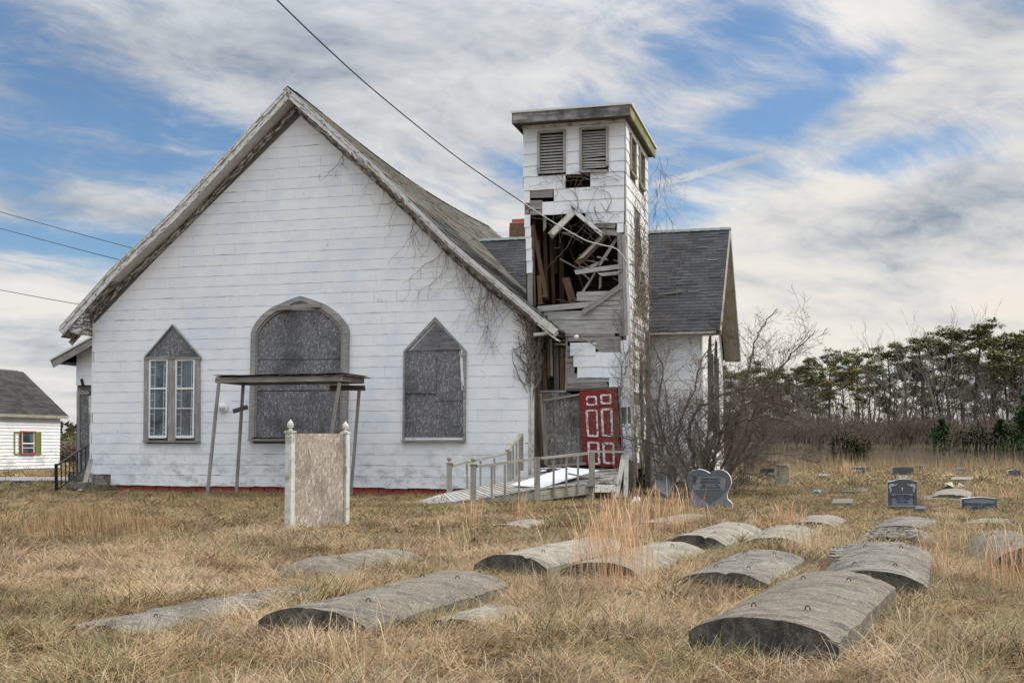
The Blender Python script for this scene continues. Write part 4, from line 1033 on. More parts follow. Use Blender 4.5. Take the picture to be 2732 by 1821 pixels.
# ================================================================ transept behind the tower
def transept():
    WF, WR, WB = 4.5, 8.0, 11.9; UR_ = 3.75
    zr = 7.82; ze = 4.36
    k = MB()
    k.box((UR_ / 2, WF + .06, 2.2), (UR_, .1, 4.4)); wl = k.build('transept_wall', M['tarpaper'], church); wl['label'] = 'plain white wall of the side wing behind the bare shrub'
    rest = MB(); z = .2; i = 0
    while z < 4.4:
        x = 2.2 - (.3 if i % 2 else 0)
        while x < UR_:
            a, c_ = max(x, 2.2), min(x + .61, UR_); x += .61
            if c_ - a > .05: solid_shingle(rest, wavy(a + .002, c_ - .002, z, z + .28), z, z + .28, WF, lip=.013)
        z += .28; i += 1
    tag(rest.build('siding_shingles', M['siding'], wl), kind='stuff')
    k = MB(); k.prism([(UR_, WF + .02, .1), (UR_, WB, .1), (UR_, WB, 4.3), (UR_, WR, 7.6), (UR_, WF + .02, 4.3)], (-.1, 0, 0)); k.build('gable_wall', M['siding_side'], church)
    k = MB(); k.bar((UR_ + .02, WF, .1), (UR_ + .02, WF, 4.35), .05, .09, up=(0, 1, 0)); k.build('corner_board', M['white_trim'], church)
    k = MB(); k.box((UR_ / 2 + 1, WF + .1, -.05), (UR_ - .1, .3, .45)); k.build('foundation', M['concrete_grey'], church)
    # tall narrow windows in the sunlit gable
    for w0, w1 in ((6.4, 7.6), (8.5, 9.5)):
        k = MB(); k.prism([(UR_ + .012, w0, 1.6), (UR_ + .012, w1, 1.6), (UR_ + .012, w1, 3.9), (UR_ + .012, (w0 + w1) / 2, 4.6), (UR_ + .012, w0, 3.9)], (-.02, 0, 0)); g = k.build('gable_window', M['glass'], church)
        for q in (w0, (w0 + w1) / 2, w1):
            k = MB(); k.bar((UR_ + .04, q, 1.6), (UR_ + .04, q, 3.95 + (.5 if q not in (w0, w1) else 0)), .05, .07, up=(0, 1, 0)); k.build('frame', M['wood_dark'], g)
    # roof slab + shingles
    def rp(u, w, dz=0): 
        d = abs(w - WR); s = (zr - ze) / (WR - 4.1)
        return (u, w, zr - d * s + dz)
    UE = 4.30
    def ue(w): return 4.28 - (0.10 * (WR - w) / 3.9 if w < WR else 0)
    k = MB()
    for w0, w1 in ((4.1, WR), (WR, 12.1)):
        vs = [rp(-6.4, w0, -.03), rp(UE, w0, -.03), rp(UE, w1, -.03), rp(-6.4, w1, -.03)]
        vs += [(a, b_, c_ - .09) for a, b_, c_ in vs]
        k.add(vs, [(0, 1, 2, 3), (7, 6, 5, 4), (0, 4, 5, 1), (1, 5, 6, 2), (2, 6, 7, 3), (3, 7, 4, 0)])
    rf = k.build('transept_roof', M['tar'], church)
    c = MB(); n = 33
    for r_ in range(n):
        w0 = 4.06 + (WR - 4.06) * r_ / n; w1 = 4.06 + (WR - 4.06) * (r_ + 1.05) / n
        u = -4.2 + (.15 if r_ % 2 else 0)
        while u < UE:
            a, b_ = u, min(u + .305, UE); u += .31
            if b_ - a < .02: continue
            if rnd.random() < .004: continue
            L = .016 + (rnd.random() < .05) * .02
            A, B, C_, D = rp(a, w0, L), rp(b_, w0, L), rp(b_, w1, .003), rp(a, w1, .003)
            c.add([A, B, C_, D, (A[0], A[1], A[2] - L - .01), (B[0], B[1], B[2] - L - .01)], [(0, 1, 2, 3), (4, 5, 1, 0)])
    tag(c.build('roof_shingles', M['roof_dark'], rf), kind='stuff')
    c = MB()
    for j in range(28):
        a = -4.2 + j * .305; p = rp(a, WR, .05)
        c.add([(a, WR - .13, p[2] - .10), (a, WR, p[2]), (a, WR + .13, p[2] - .1), (a + .31, WR - .13, p[2] - .115), (a + .31, WR, p[2] - .012), (a + .31, WR + .13, p[2] - .115)], [(0, 3, 4, 1), (1, 4, 5, 2)])
    tag(c.build('ridge_caps', plain('green_grey_ridge_cap', (.17, .20, .19), .9), rf), kind='stuff')
    for u_, w_ in ((3.3, 5.45), (2.4, 5.3), (3.4, 7.2), (2.75, 6.0), (3.75, 6.65)):
        k = MB(); p = rp(u_, w_, .03); q = rp(u_ + .3, w_, .03); k.bar(p, q, .05, .008, up=(0, -.66, .75)); k.build('exposed_tab', plain('green_shingle_patch', (.10, .14, .12), .9), rf)
    # verge boards of the sunlit gable
    for (wa, wb) in ((4.1, WR), (12.1, WR)):
        k = MB(); a, c_ = rp(UE + .02, wa, -.11), rp(UE + .02, wb, -.11); k.bar(a, c_, .03, .19, seg=3); k.build('rake_board', M['wood_pale'], rf)
        k = MB(); a, c_ = rp(UE - .25, wa, -.17), rp(UE - .25, wb, -.17); k.bar(a, c_, .5, .02, seg=6, jag=.02); k.build('soffit', M['wood_pale'], rf)
    k = MB(); k.bar((1.6, 4.10, 4.30), (UE - .1, 4.10, 4.30), .03, .10); k.build('eave_board', M['post_white'], rf)
    # fallen pale stick on the roof
    st = MB(); a = rp(2.45, 5.35, .05); c_ = rp(3.15, 5.42, .06)
    Mx = MW[church]; st.bar(Mx @ Vector(a), Mx @ Vector(c_), .05, .05, seg=3, jag=.01)
    o = st.build('fallen_batten', M['wood_pale'], loc=tuple(Mx @ Vector(a))); tag(o, 'pale wooden batten lying loose on the dark shingled side roof', 'batten')
    # chimney
    k = MB(); u0, u1, z0, z1 = -3.2, -2.66, 7.3, 8.72; k.box(((u0 + u1) / 2, 10.2, (z0 + z1) / 2), (u1 - u0 - .03, .52, z1 - z0)); ch = k.build('chimney', M['mortar'], church)
    c = MB(); z = z0; i = 0
    while z < z1 - .05:
        x = u0 - (.1 if i % 2 else 0)
        soldier = z > z1 - .22
        stp = .075 if soldier else .21
        while x < u1:
            a, b_ = max(x, u0), min(x + stp, u1); x += stp
            if b_ - a > .03: c.box(((a + b_) / 2, 10.2 - .26, z + (.09 if soldier else .036)), (b_ - a - .014, .05, .18 if soldier else .062))
        w_ = 10.2 - .26
        while w_ < 10.46:
            c.box((u0 + .01, min(w_ + .1, 10.4), z + .036), (.05, .19, .062)); c.box((u1 - .01, min(w_ + .1, 10.4), z + .036), (.05, .19, .062)); w_ += .21
        z += (.2 if soldier else .076); i += 1
    tag(c.build('chimney_bricks', M['chim_brick'], ch), kind='stuff')
    k = MB(); k.box((u0 / 2 + u1 / 2 + .03, 10.2, 8.78), (.46, .44, .12)); k.build('chimney_cap', M['brick_red'], ch)
transept()

# ================================================================ side porch on the left
def porch():
    P0 = 3.0; ul, ur = -15.05, -12.4
    k = MB(); k.box(((ul + ur) / 2, P0 + 1.3, 1.95), (ur - ul, 2.5, 3.6)); pw = k.build('porch_wall', M['tarpaper'], church)
    z = .45; i = 0
    while z < 3.9:
        x = ul - (.3 if i % 2 else 0)
        while x < ur:
            a, c_ = max(x, ul), min(x + .61, ur); x += .61
            if c_ - a < .05: continue
            if a > ul + .02 and z < 2.95 and c_ < ul + 1.0: continue
            if z < 2.9 and a < ul + .9: continue
            m = MB(); solid_shingle(m, wavy(a, c_ - .003, z, z + .285), z, z + .285, P0, lip=.013); m.build('siding_shingle', M['siding'], pw)
        z += .285; i += 1
    def bb(x0, y0, x1, y1, wd, mt, w=P0 - .03, nm='board'):
        m = MB(); m.bar(FW(x0, y0, w), FW(x1, y1, w), .03, wd, up=(1, 0, 0) if abs(y1 - y0) > abs(x1 - x0) else (0, 0, 1), seg=3, jag=.01); m.build(nm, M[mt], pw)
    bb(210, 1035, 210, 1262, .09, 'wood'); bb(206, 1040, 206, 1110, .04, 'post_white'); bb(240, 1055, 243, 1285, .08, 'post_white')
    m = MB(); m.prism(poly3([(215, 1270), (215, 1050), (236, 1050), (238, 1270)], P0 - .02), (0, .015, 0)); m.build('chipboard', M['osb_dark'], pw)
    bb(214, 1046, 238, 1047, .12, 'wood'); bb(217, 1010, 222, 1030, .08, 'tar', w=P0 - .04, nm='torn_gap')
    k = MB(); k.box(((ul + ur) / 2, P0 + .6, .12), (ur - ul + .1, 1.7, .55)); k.build('porch_base', M['concrete_grey'], church)
    # gable roof of the porch (only its left slope shows)
    s = .47; z0 = 3.77; e0 = -15.67; rid = -13.4
    k = MB(); zR = z0 + (rid - e0) * s
    for sgn in (1, -1):
        a0, a1 = (e0, rid) if sgn > 0 else (rid, rid + 1.0); q0, q1 = (z0, zR) if sgn > 0 else (zR, zR - .47)
        vs = [(a0, 2.6, q0), (a1, 2.6, q1), (a1, 5.6, q1), (a0, 5.6, q0)]; vs += [(x, y, zq - .07) for x, y, zq in vs]
        k.add(vs, [(0, 1, 2, 3), (7, 6, 5, 4), (0, 4, 5, 1), (1, 5, 6, 2), (2, 6, 7, 3), (3, 7, 4, 0)])
    rf = k.build('porch_roof', M['roof_dark'], church)
    k = MB(); k.bar((e0 + .05, 2.6, z0 - .14), (rid, 2.6, zR - .14), .03, .20, seg=2); k.build('rake_board', M['wood'], rf)
    k = MB(); k.bar((e0 - .02, 2.57, z0 + .0), (rid, 2.57, zR + .0), .03, .05); k.build('drip_edge', M['drip_metal'], rf)
    k = MB(); k.box((-15.35, 4.1, 3.68), (.6, 2.9, .03)); k.build('soffit', M['wood_dark'], rf)
    # leaning boards at the foot of the corner
    for x0, y0, x1, y1, d0, d1 in ((222, 1308, 243, 1225, 30.3, 31.2), (212, 1310, 240, 1262, 30.2, 31.0)):
        a, c_ = DP(x0, y0, d0), DP(x1, y1, d1); m = MB(); m.bar(a, c_, .12, .03, seg=3, jag=.02)
        o = m.build('leaning_board', M['wood'], loc=tuple(a)); tag(o, 'grey plank leaning against the left front corner of the church' if x0 == 222 else 'short grey plank lying low behind the iron handrail steps', 'plank')
porch()
# rubble step at the porch
rb = MB()
for i in range(14):
    p = DP(rnd.uniform(186, 226), rnd.uniform(1292, 1312), rnd.uniform(30.2, 31.5)); rb.box((p.x, p.y, .06 + rnd.random() * .12), (rnd.uniform(.12, .3), rnd.uniform(.1, .3), rnd.uniform(.08, .16)), rnd.random() * 3)
o = rb.build('porch_steps', M['concrete_grey'], loc=tuple(DP(205, 1305, 31) * 1.0)); tag(o, 'crumbling concrete steps at the foot of the side porch', 'steps')
# iron handrail
def handrail():
    d0, d1 = 29.8, 31.4
    base = DP(151, 1312, d0); base.z = 0
    t = thing('iron_handrail', 'black wrought iron handrail with a scroll panel beside the side porch', 'handrail', tuple(base))
    def P(x, y): f = (x - 151) / (236 - 151); return DP(x, y, d0 + (d1 - d0) * f)
    m = MB(); m.bar(Vector((base.x, base.y, -.1)), P(150, 1236), .065, .065, up=(0, 1, 0)); m.build('post', M['iron'], t, world=True)
    m = MB(); m.bar(P(153, 1240), P(237, 1184), .05, .035); m.build('top_rail', M['iron'], t, world=True)
    m = MB(); m.bar(P(157, 1302), P(233, 1246), .03, .03); m.build('bottom_rail', M['iron'], t, world=True)
    for x in (163.5, 175, 186, 207, 217.5, 228.5):
        yt = 1240 - (x - 153) * 56 / 84; yb = 1302 - (x - 157) * 56 / 76
        m = MB(); m.bar(P(x, yb), P(x, yt), .022, .022, up=(0, 1, 0)); m.build('baluster', M['iron'], t, world=True)
    m = MB()
    for x, y, r_, s in ((191, 1238, 5, 1), (201, 1232, 5, -1), (191, 1262, 5, -1), (201, 1256, 5, 1)):
        m.tube([P(x + math.cos(a) * r_ * (1 - a / 14) * s, y + math.sin(a) * r_ * (1 - a / 14)) for a in [i * .55 for i in range(13)]], .008, 4)
    m.tube([P(188, 1232), P(193, 1246), P(196, 1252), P(200, 1244), P(204, 1226)], .009, 4); m.bar(P(196.5, 1272), P(196.5, 1213), .02, .02, up=(0, 1, 0))
    m.build('scroll_panel', M['iron'], t, world=True)
handrail()

# ================================================================ canopy frame, board sign, ramp
def canopy():
    base = MW[church] @ Vector((-5.6, -2, 0))
    t = thing('canopy_frame', 'leaning flat canopy of grey boards on four thin crooked poles before the arched window', 'canopy', tuple(base))
    c = lambda u, w, z: MW[church] @ Vector((u, w, z))
    for a, b_ in (((-7.38, -2.6, -.1), (-7.10, -2.6, 2.72)), ((-7.25, -1.4, -.1), (-7.09, -1.4, 2.70)), ((-4.42, -2.6, -.1), (-3.96, -2.6, 2.68)), ((-4.17, -1.4, -.1), (-3.96, -1.4, 2.55))):
        m = MB(); m.bar(c(*a), c(*b_), .075, .055, up=(0, 1, 0), seg=3, jag=.006); m.build('pole', M['wood'], t, world=True)
    z = 2.77
    for a, b_ in (((-7.19, -2.6, z), (-3.88, -2.6, z)), ((-3.90, -2.63, z), (-3.90, -1.28, z)), ((-7.17, -2.57, z), (-7.17, -1.28, z)), ((-7.15, -1.3, z), (-3.9, -1.3, z))):
        m = MB(); m.bar(c(*a), c(*b_), .045, .12, seg=3, jag=.004); m.build('beam', M['wood'], t, world=True)
    x = -7.18; i = 0
    while x < -3.9:
        m = MB(); wd = rnd.uniform(.16, .24); zz = z + .075 + rnd.random() * .018
        m.bar(c(x + wd / 2, -2.68 + rnd.uniform(0, .06), zz), c(x + wd / 2, -1.22, zz), wd - .012, .022, jag=.03); m.build('roof_board', M['wood_dark'], t, world=True); x += wd; i += 1
    for k in range(6):
        m = MB(); x0 = -7.2 + k * .56; m.bar(c(x0, -1.95, z + .105 + rnd.random() * .02), c(x0 + .6, -1.95, z + .105 + rnd.random() * .02), 1.46, .012, jag=.03); m.build('roof_felt', M['tar'], t, world=True)
    m = MB(); m.bar(c(-7.35, -1.42, 2.05), c(-6.95, -1.42, 2.16), .03, .11, seg=1, jag=.02); m.build('bracket', M['wood_dark'], t, world=True)
    m = MB(); m.bar(c(-4.75, -1.36, 2.62), c(-3.83, -1.36, 2.60), .04, .13, jag=.02); m.build('bracket', M['wood_dark'], t, world=True)
canopy()
def ball(m, c, r_): m.lathe((c[0], c[1], c[2]), [(r_ * math.sin(math.pi * i / 6) + .001, r_ - r_ * math.cos(math.pi * i / 6)) for i in range(7)], 10)
def sign():
    L = DP(772, 1417, 16.7); L.z = 0; Rr = DP(920, 1393, 18.1); Rr.z = 0
    t = thing('board_sign', 'chipboard panel between two peeling white posts with turned finials', 'sign board', tuple((L + Rr) / 2))
    d = (Rr - L).normalized(); ang = math.atan2(d.y, d.x)
    for q in (L, Rr):
        m = MB(); m.box((q.x, q.y, .66), (.105, .105, 1.5), ang); ps = m.build('post', M['post_white'], t, world=True); bevel(ps, .006, 1)
        # grooves down the post faces
        m = MB()
        for s in (-.027, .027): 
            f = Vector((d.y, -d.x, 0)) * .054; e = Vector((d.x, d.y, 0)) * s; m.bar(q + f + e + Vector((0, 0, .05)), q + f + e + Vector((0, 0, 1.36)), .012, .008, up=(0, 1, 0))
        m.build('fluting', M['white_trim'], ps, world=True)
        m = MB(); m.box((q.x, q.y, 1.425), (.125, .125, .03), ang); m.build('post_cap', M['post_white'], ps, world=True)
        m = MB(); m.lathe((q.x, q.y, 1.44), [(a_ * .86, b_ * .88) for a_, b_ in [(.045, 0), (.05, .012), (.026, .022), (.024, .04), (.05, .055), (.056, .085), (.056, .11), (.048, .118), (.05, .13), (.03, .145), (.02, .16), (.016, .178), (.004, .185)]], 12); m.build('finial', M['post_white'], ps, world=True, smooth=False)
    m = MB(); a = L + d * .05; b_ = Rr - d * .05; n = Vector((d.y, -d.x, 0)) * .012
    m.prism([a + n + Vector((0, 0, -.05)), b_ + n + Vector((0, 0, -.05)), b_ + n + Vector((0, 0, 1.41)), a + n + Vector((0, 0, 1.40))], -n * 2)
    o = m.build('panel', M['osb_light'], t, world=True)
    # uv in board metres
    me = o.data; ul = me.uv_layers[0].data
    Mi = MW[t]
    for p in me.polygons:
        for li, vi in zip(p.loop_indices, p.vertices):
            v = Mi @ me.vertices[vi].co; ul[li].uv = ((v - L).dot(d) * 1.0, v.z)
sign()
def ramp():
    t = thing('wheelchair_ramp', 'grey timber access ramp with railings climbing to the ruined tower door', 'ramp', tuple(DP(1350, 1330, 25)))
    def lc(u, w, z): return MW[church] @ Vector((u, w, z))
    near = [DP(1040, 1354, 23.6), DP(1256, 1334, 24.1), DP(1433, 1306, 24.7), DP(1577, 1288, 25.7)]
    far = [DP(1120, 1337, 25.2), DP(1207, 1312, 25.6), DP(1357, 1284, 26.7), DP(1440, 1262, 27.6)]
    def samp(pl, s):
        n = len(pl) - 1; i = min(int(s * n), n - 1); f = s * n - i; return pl[i].lerp(pl[i + 1], f)
    N_ = 40
    for i in range(N_):
        s = (i + .5) / N_; a, b_ = samp(near, s), samp(far, s); d = samp(near, (i + 1) / N_) - samp(near, i / N_)
        m = MB(); m.bar(a, b_, max(d.length, (samp(far, (i + 1) / N_) - samp(far, i / N_)).length) * .93, .028, seg=2, jag=.012); m.build('deck_board', M['wood_pale'] if rnd.random() < .5 else M['wood_silver'], t, world=True)
    # platform planks in front of the tower door
    A = [DP(1440, 1262, 27.6), DP(1577, 1290, 25.7)]; B = [DP(1648, 1250, 28.0), DP(1652, 1288, 26.2)]
    for i in range(13):
        s = (i + .5) / 13; a = A[0].lerp(A[1], s); b_ = B[0].lerp(B[1], s)
        m = MB(); m.bar(a, b_, .13, .03, jag=.06, seg=2); m.build('deck_board', M['wood_pale'] if i % 3 else M['post_white'], t, world=True)
    # stringers
    for a, b_ in ((near[1], near[2]), (near[2], near[3]), (near[0], near[1])):
        o_ = Vector((0, 0, -.13)); m = MB(); m.bar(a + o_ * (1 if a is not near[0] else .5), b_ + o_, .04, .2, seg=2); m.build('stringer', M['wood_pale'], t, world=True)
    m = MB(); m.bar(DP(1586, 1302, 25.6), DP(1645, 1302, 26.0), .04, .17, seg=2); m.build('stringer', M['post_white'], t, world=True)
    m = MB(); m.bar(DP(1560, 1294, 25.6), DP(1582, 1292, 25.6), .05, .06); m.build('stringer', M['wood_pale'], t, world=True)
    m = MB(); m.bar(far[0] + Vector((0, 0, -.12)), far[3] + Vector((0, 0, -.15)), .04, .16); m.build('stringer', M['wood_dark'], t, world=True)
    for x, y, Y in ((1601, 1330, 26.6), (1612, 1330, 26.9), (1568, 1333, 25.7), (1500, 1322, 26)):
        m = MB(); p = DP(x, y, Y); m.bar(Vector((p.x, p.y, -.05)), Vector((p.x, p.y, .32)), .09, .09, up=(0, 1, 0)); m.build('support_post', M['wood'], t, world=True)
    def post(x, yb, yt, Y, w_=.125, fin=False, mt='wood_pale'):
        a = DP(x, yb, Y); c_ = DP(x, yt, Y)
        m = MB(); m.bar(a, c_, w_, w_, up=(0, 1, 0), seg=2); p = m.build('newel_post', M[mt], t, world=True)
        if fin:
            m = MB(); m.box((c_.x, c_.y, c_.z + .008), (.16, .16, .02)); m.lathe((c_.x, c_.y, c_.z + .015), [(.05, 0), (.04, .02), (.025, .04), (.025, .05)], 8); ball(m, (c_.x, c_.y, c_.z + .055), .055); m.build('finial', M[mt], p, world=True)
    post(1199, 1316, 1236, 25.6, .12, True); post(1263, 1350, 1239, 24.0, .12, True); post(1433, 1350, 1218, 24.7); post(1579, 1336, 1206, 25.7); post(1359, 1288, 1202, 26.7, .11); post(1391, 1255, 1157, 28.0, .10)
    for a, c_ in (((1644, 1326, 26.0), (1664, 1212, 26.2)), ((1669, 1326, 26.1), (1671, 1212, 26.2))):
        m = MB(); m.bar(DP(*a), DP(*c_), .10, .09, up=(0, 1, 0), seg=2); m.build('newel_post', M['post_white'], t, world=True)
    m = MB(); m.bar(DP(1630, 1316, 25.9), DP(1656, 1262, 26.8), .05, .16, seg=2); m.build('stringer', M['wood_pale'], t, world=True)
    rails = [((1270, 1243, 24.0), (1426, 1224, 24.7)), ((1441, 1222, 24.7), (1573, 1208, 25.7)), ((1575, 1203, 25.7), (1676, 1205, 26.2)), ((1207, 1241, 25.6), (1352, 1209, 26.7)), ((1353, 1201, 26.7), (1391, 1160, 28.0))]
    for a, c_ in rails:
        m = MB(); m.bar(DP(*a), DP(*c_), .085, .05, seg=3, jag=.004); m.build('handrail', M['wood_pale'], t, world=True)
    for x, yt, yb, Y in ((1312, 1242, 1338, 24.15), (1347, 1238, 1338, 24.3), (1385, 1233, 1334, 24.5), (1477, 1221, 1323, 24.95), (1511, 1218, 1319, 25.2), (1542, 1215, 1314, 25.4),
                         (1246, 1237, 1308, 25.85), (1282, 1229, 1301, 26.15), (1319, 1221, 1293, 26.4), (1369, 1190, 1278, 27.0), (1378, 1180, 1270, 27.4), (1386, 1172, 1262, 27.7)):
        m = MB(); m.bar(DP(x, yb, Y), DP(x, yt, Y), .045, .04, up=(0, 1, 0)); m.build('baluster', M['wood_pale'], t, world=True)
    # things lying on it
    def sheet(pts, name, label, mat='sheet_white'):
        m = MB(); a, b_, c_, d = [DP(*p) for p in pts]; n = Vector((0, 0, .014)); m.prism([a, b_, c_, d], n); o = m.build(name, M[mat], loc=tuple(a)); tag(o, label, 'sheet')
    sheet([(1362, 1294, 25.3), (1446, 1301, 25.0), (1541, 1272, 25.9), (1513, 1247, 26.9)], 'fallen_sheet', 'long white wall sheet lying fallen across the ramp deck behind the balusters')
    sheet([(1513, 1247, 26.9), (1541, 1272, 25.9), (1556, 1266, 26.0), (1599, 1255, 26.5)], 'fallen_sheet', 'small folded white sheet lying at the red door end of the fallen one')
    m = MB(); a, c_ = DP(1515, 1262, 25.6), DP(1645, 1292, 26.0); m.bar(a, c_, .09, .03, seg=3, jag=.02); o = m.build('fallen_board', M['wood_pale'], loc=tuple(a)); tag(o, 'grey broken board lying aslant on the white sheets of the ramp', 'board')
    for i in range(16):
        x, y = rnd.uniform(1390, 1500), rnd.uniform(1250, 1262); Y = 26.5 + (1275 - y) * .05; a = DP(x, y, Y)
        if i > 9: a = DP(rnd.uniform(1590, 1640), rnd.uniform(1268, 1282), 26.6)
        m = MB(); a.z += .03; m.box(a, (rnd.uniform(.08, .2), rnd.uniform(.08, .2), .012), rnd.random() * 3); o = m.build('siding_scrap', M['siding'], loc=tuple(a)); tag(o, 'small white scrap of siding lying on the ramp deck by the tower', 'debris', 'white siding scraps on the ramp')
ramp()
# ================================================================ graves
FOOT = []   # (centre, axis dir, half length, half width) of everything the grass must not grow through
def vault(P0, P1, w, rise, sh, label, mat='concrete', dome=0.0, hooks=True, crack=0.22, rz=0.0, group='burial vault lids in the grass', cat='burial vault', nm='burial_vault', seed=0):
    r_ = random.Random(seed * 7 + 3)
    ax = P1 - P0; L = ax.length; a = ax.normalized(); s = Vector((a.y, -a.x, 0)).normalized(); up = s.cross(a).normalized()
    base = P0.copy(); base.z = 0
    t = thing(nm, label, cat, tuple(base), 0, group)
    na, nb = 36, 22; b = MB(); vs = []; fs = []
    def prof(v):  # v -1..1 across
        return rise * (1 - abs(v) ** 2.5)
    for i in range(na + 1):
        q = i / na
        for j in range(nb + 1):
            v = -1 + 2 * j / nb; e = min(q, 1 - q) * L
            h = prof(v)
            if dome: k = min(1, e / dome); h = h * math.sqrt(max(0, 1 - (1 - k) ** 2)) if k < 1 else h
            vv = v * (1.0 if not dome else (0.80 + 0.20 * min(1, e / dome) ** .5))
            p = P0 + a * (L * q) + s * (vv * w / 2) + up * (h - rise)
            n = noise.noise((p.x * 2.5, p.y * 2.5, seed)) * .012 + noise.noise((p.x * 6, p.y * 6, seed)) * .007 + noise.noise((p.x * 20, p.y * 20, seed)) * .004
            if crack and q not in (0, 1):
                c = abs(noise.noise((p.x * 2.2, p.y * 3.2, seed + 5.0)));  n -= max(0, .06 - c) * crack * 0.8
                n += (noise.noise((p.x * 9, p.y * 9, seed + 9)) > .25) * .012 * crack
            if i in (0, na) or j in (0, nb): n *= .6; p += a * noise.noise((p.x * 11, p.y * 11, 2.0)) * .018 + s * noise.noise((p.y * 9, p.x * 9, 4.0)) * .012; n -= max(0, noise.noise((p.x * 14, p.y * 14, 6.0)) - .25) * .05
            vs.append(p + up * n)
    n1 = nb + 1
    for i in range(na):
        for j in range(nb): k = i * n1 + j; fs.append((k, k + 1, k + n1 + 1, k + n1))
    # sides and ends down to the soil
    T = len(vs); rim = [j for j in range(n1)] + [i * n1 + nb for i in range(1, na + 1)] + [na * n1 + j for j in range(nb - 1, -1, -1)] + [i * n1 for i in range(na - 1, 0, -1)]
    rings = 3
    for q in range(1, rings + 1):
        for k in rim:
            p = vs[k].copy(); p.z = vs[k].z - (sh + max(0, 0)) * q / rings
            p += (s * noise.noise((p.x * 8, p.y * 8, p.z * 8)) + a * noise.noise((p.y * 8, p.z * 8, p.x * 8))) * .008
            vs.append(p)
    R_ = len(rim)
    for q in range(rings):
        for k in range(R_):
            k2 = (k + 1) % R_
            A, B = (rim[k], rim[k2]) if q == 0 else (T + (q - 1) * R_ + k, T + (q - 1) * R_ + k2)
            C, D = T + q * R_ + k2, T + q * R_ + k
            fs.append((A, D, C, B))
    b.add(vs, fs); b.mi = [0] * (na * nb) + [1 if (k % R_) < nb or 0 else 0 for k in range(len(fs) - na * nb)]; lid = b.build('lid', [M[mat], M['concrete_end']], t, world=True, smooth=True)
    m = lid.modifiers.new('split', 'EDGE_SPLIT'); m.split_angle = R(38)
    if hooks:
        for q in (.2, .8):
            for v in (-.38, .38):
                p = P0 + a * (L * q) + s * (v * w / 2) + up * (prof(v) - rise - .005)
                m = MB(); d = s if r_.random() < .5 else (s * .8 + a * .5).normalized(); pts = [p + d * (math.cos(th) * .016) + up * (math.sin(th) * .026 + .002) for th in [math.pi * k / 8 for k in range(9)]]
                m.tube(pts, .0042, 5); m.build('lifting_hook', M['rust'], t, world=True, smooth=True)
    FOOT.append((P0 + a * (L / 2), a, L / 2 - .02, w / 2 - .02))
    return t
def V(f, g, *k, **kw):
    dz = .03 if f[1] < 1500 else 0.0
    return vault(G(f[0], f[1], f[2] - dz), G(g[0], g[1], g[2] - dz), *k, **kw)
V((2030, 1648, .25), (2235, 1523, .25), .88, .105, .35, 'large weathered concrete vault lid nearest the camera, thick dark front end', 'concrete', seed=1)
V((2325, 1522, .21), (2362, 1443, .28), .88, .115, .35, 'cracked concrete vault lid directly behind the nearest one, open gap under its front end', 'concrete_grey', crack=.5, seed=2)
V((829, 1621, .17), (1240, 1520, .17), .84, .11, .26, 'long low vault lid on the left with a dark curved end, below the chipboard sign', 'concrete', seed=3)
V((800, 1492, .20), (1085, 1456, .13), .84, .18, .08, 'round-ended vault lid tilted above the grass nearest the chipboard sign', 'concrete', dome=.5, seed=4)
V((1360, 1478, .22), (1594, 1431, .22), .78, .12, .30, 'pale vault lid in front of the ramp with a black arched end', 'concrete_pale', seed=5)
V((1600, 1499, .17), (1790, 1443, .16), .80, .10, .22, 'pale stained vault lid half hidden by the tall orange grass', 'concrete_pale', crack=.35, seed=6)
V((1849, 1426, .19), (1961, 1392, .17), .80, .12, .22, 'smooth pale vault lid just in front of the heart-shaped stone', 'concrete_pale', seed=7)
V((2059, 1433, .15), (2106, 1399, .13), .80, .10, .2, 'pale vault lid with thin dark edge, right of the smooth one before the heart', 'concrete_pale', seed=8)
V((2160, 1391, .12), (2197, 1372, .12), .75, .08, .2, 'small pale vault lid farthest back in the row right of the heart stone', 'concrete_pale', seed=9, hooks=False)
V((1925, 1525, .13), (2047, 1465, .13), .80, .09, .2, 'cracked grey vault lid left of the nearest large one', 'concrete_grey', crack=.6, seed=10)
V((2378, 1434, .13), (2400, 1407, .12), .88, .08, .2, 'shattered vault lid covered in flakes, second behind the nearest one', 'concrete_grey', crack=1.0, seed=11)
V((2398, 1402, .09), (2432, 1377, .09), .85, .07, .2, 'vault lid strewn with dead grass, below the dark stone with a cross', 'concrete_grey', crack=.5, seed=12, hooks=False)
V((2765, 1460, .25), (2675, 1414, .25), .90, .20, .35, 'high rounded vault lid cut by the right edge of the photo', 'concrete', seed=13)
V((250, 1665, .055), (800, 1563, .06), .62, .05, .2, 'sunken broken slab in the lower left, nearly swallowed by grass', 'concrete_grey', crack=1.0, seed=14)
V((1215, 1650, .06), (1345, 1612, .065), .42, .03, .2, 'small bare patch of buried slab right of the long low lid', 'concrete_pale', seed=15, hooks=False)
V((1350, 1399, .09), (1428, 1384, .07), .62, .04, .2, 'flat buried lid showing a thin dark front edge below the ramp', 'concrete_pale', seed=16)
V((1740, 1393, .07), (1850, 1370, .07), .75, .04, .2, 'flat flush slab in the grass at the foot of the heart stone', 'concrete_pale', seed=17, hooks=False)
V((1622, 1406, .10), (1665, 1397, .08), .55, .04, .2, 'half buried slab behind the tall orange grass, left of the flush one', 'concrete', seed=18, hooks=False)
V((2630, 1394, .06), (2660, 1381, .06), .80, .04, .2, 'flat pale slab between the long low grey headstone and the right edge', 'concrete_pale', seed=19, hooks=False)
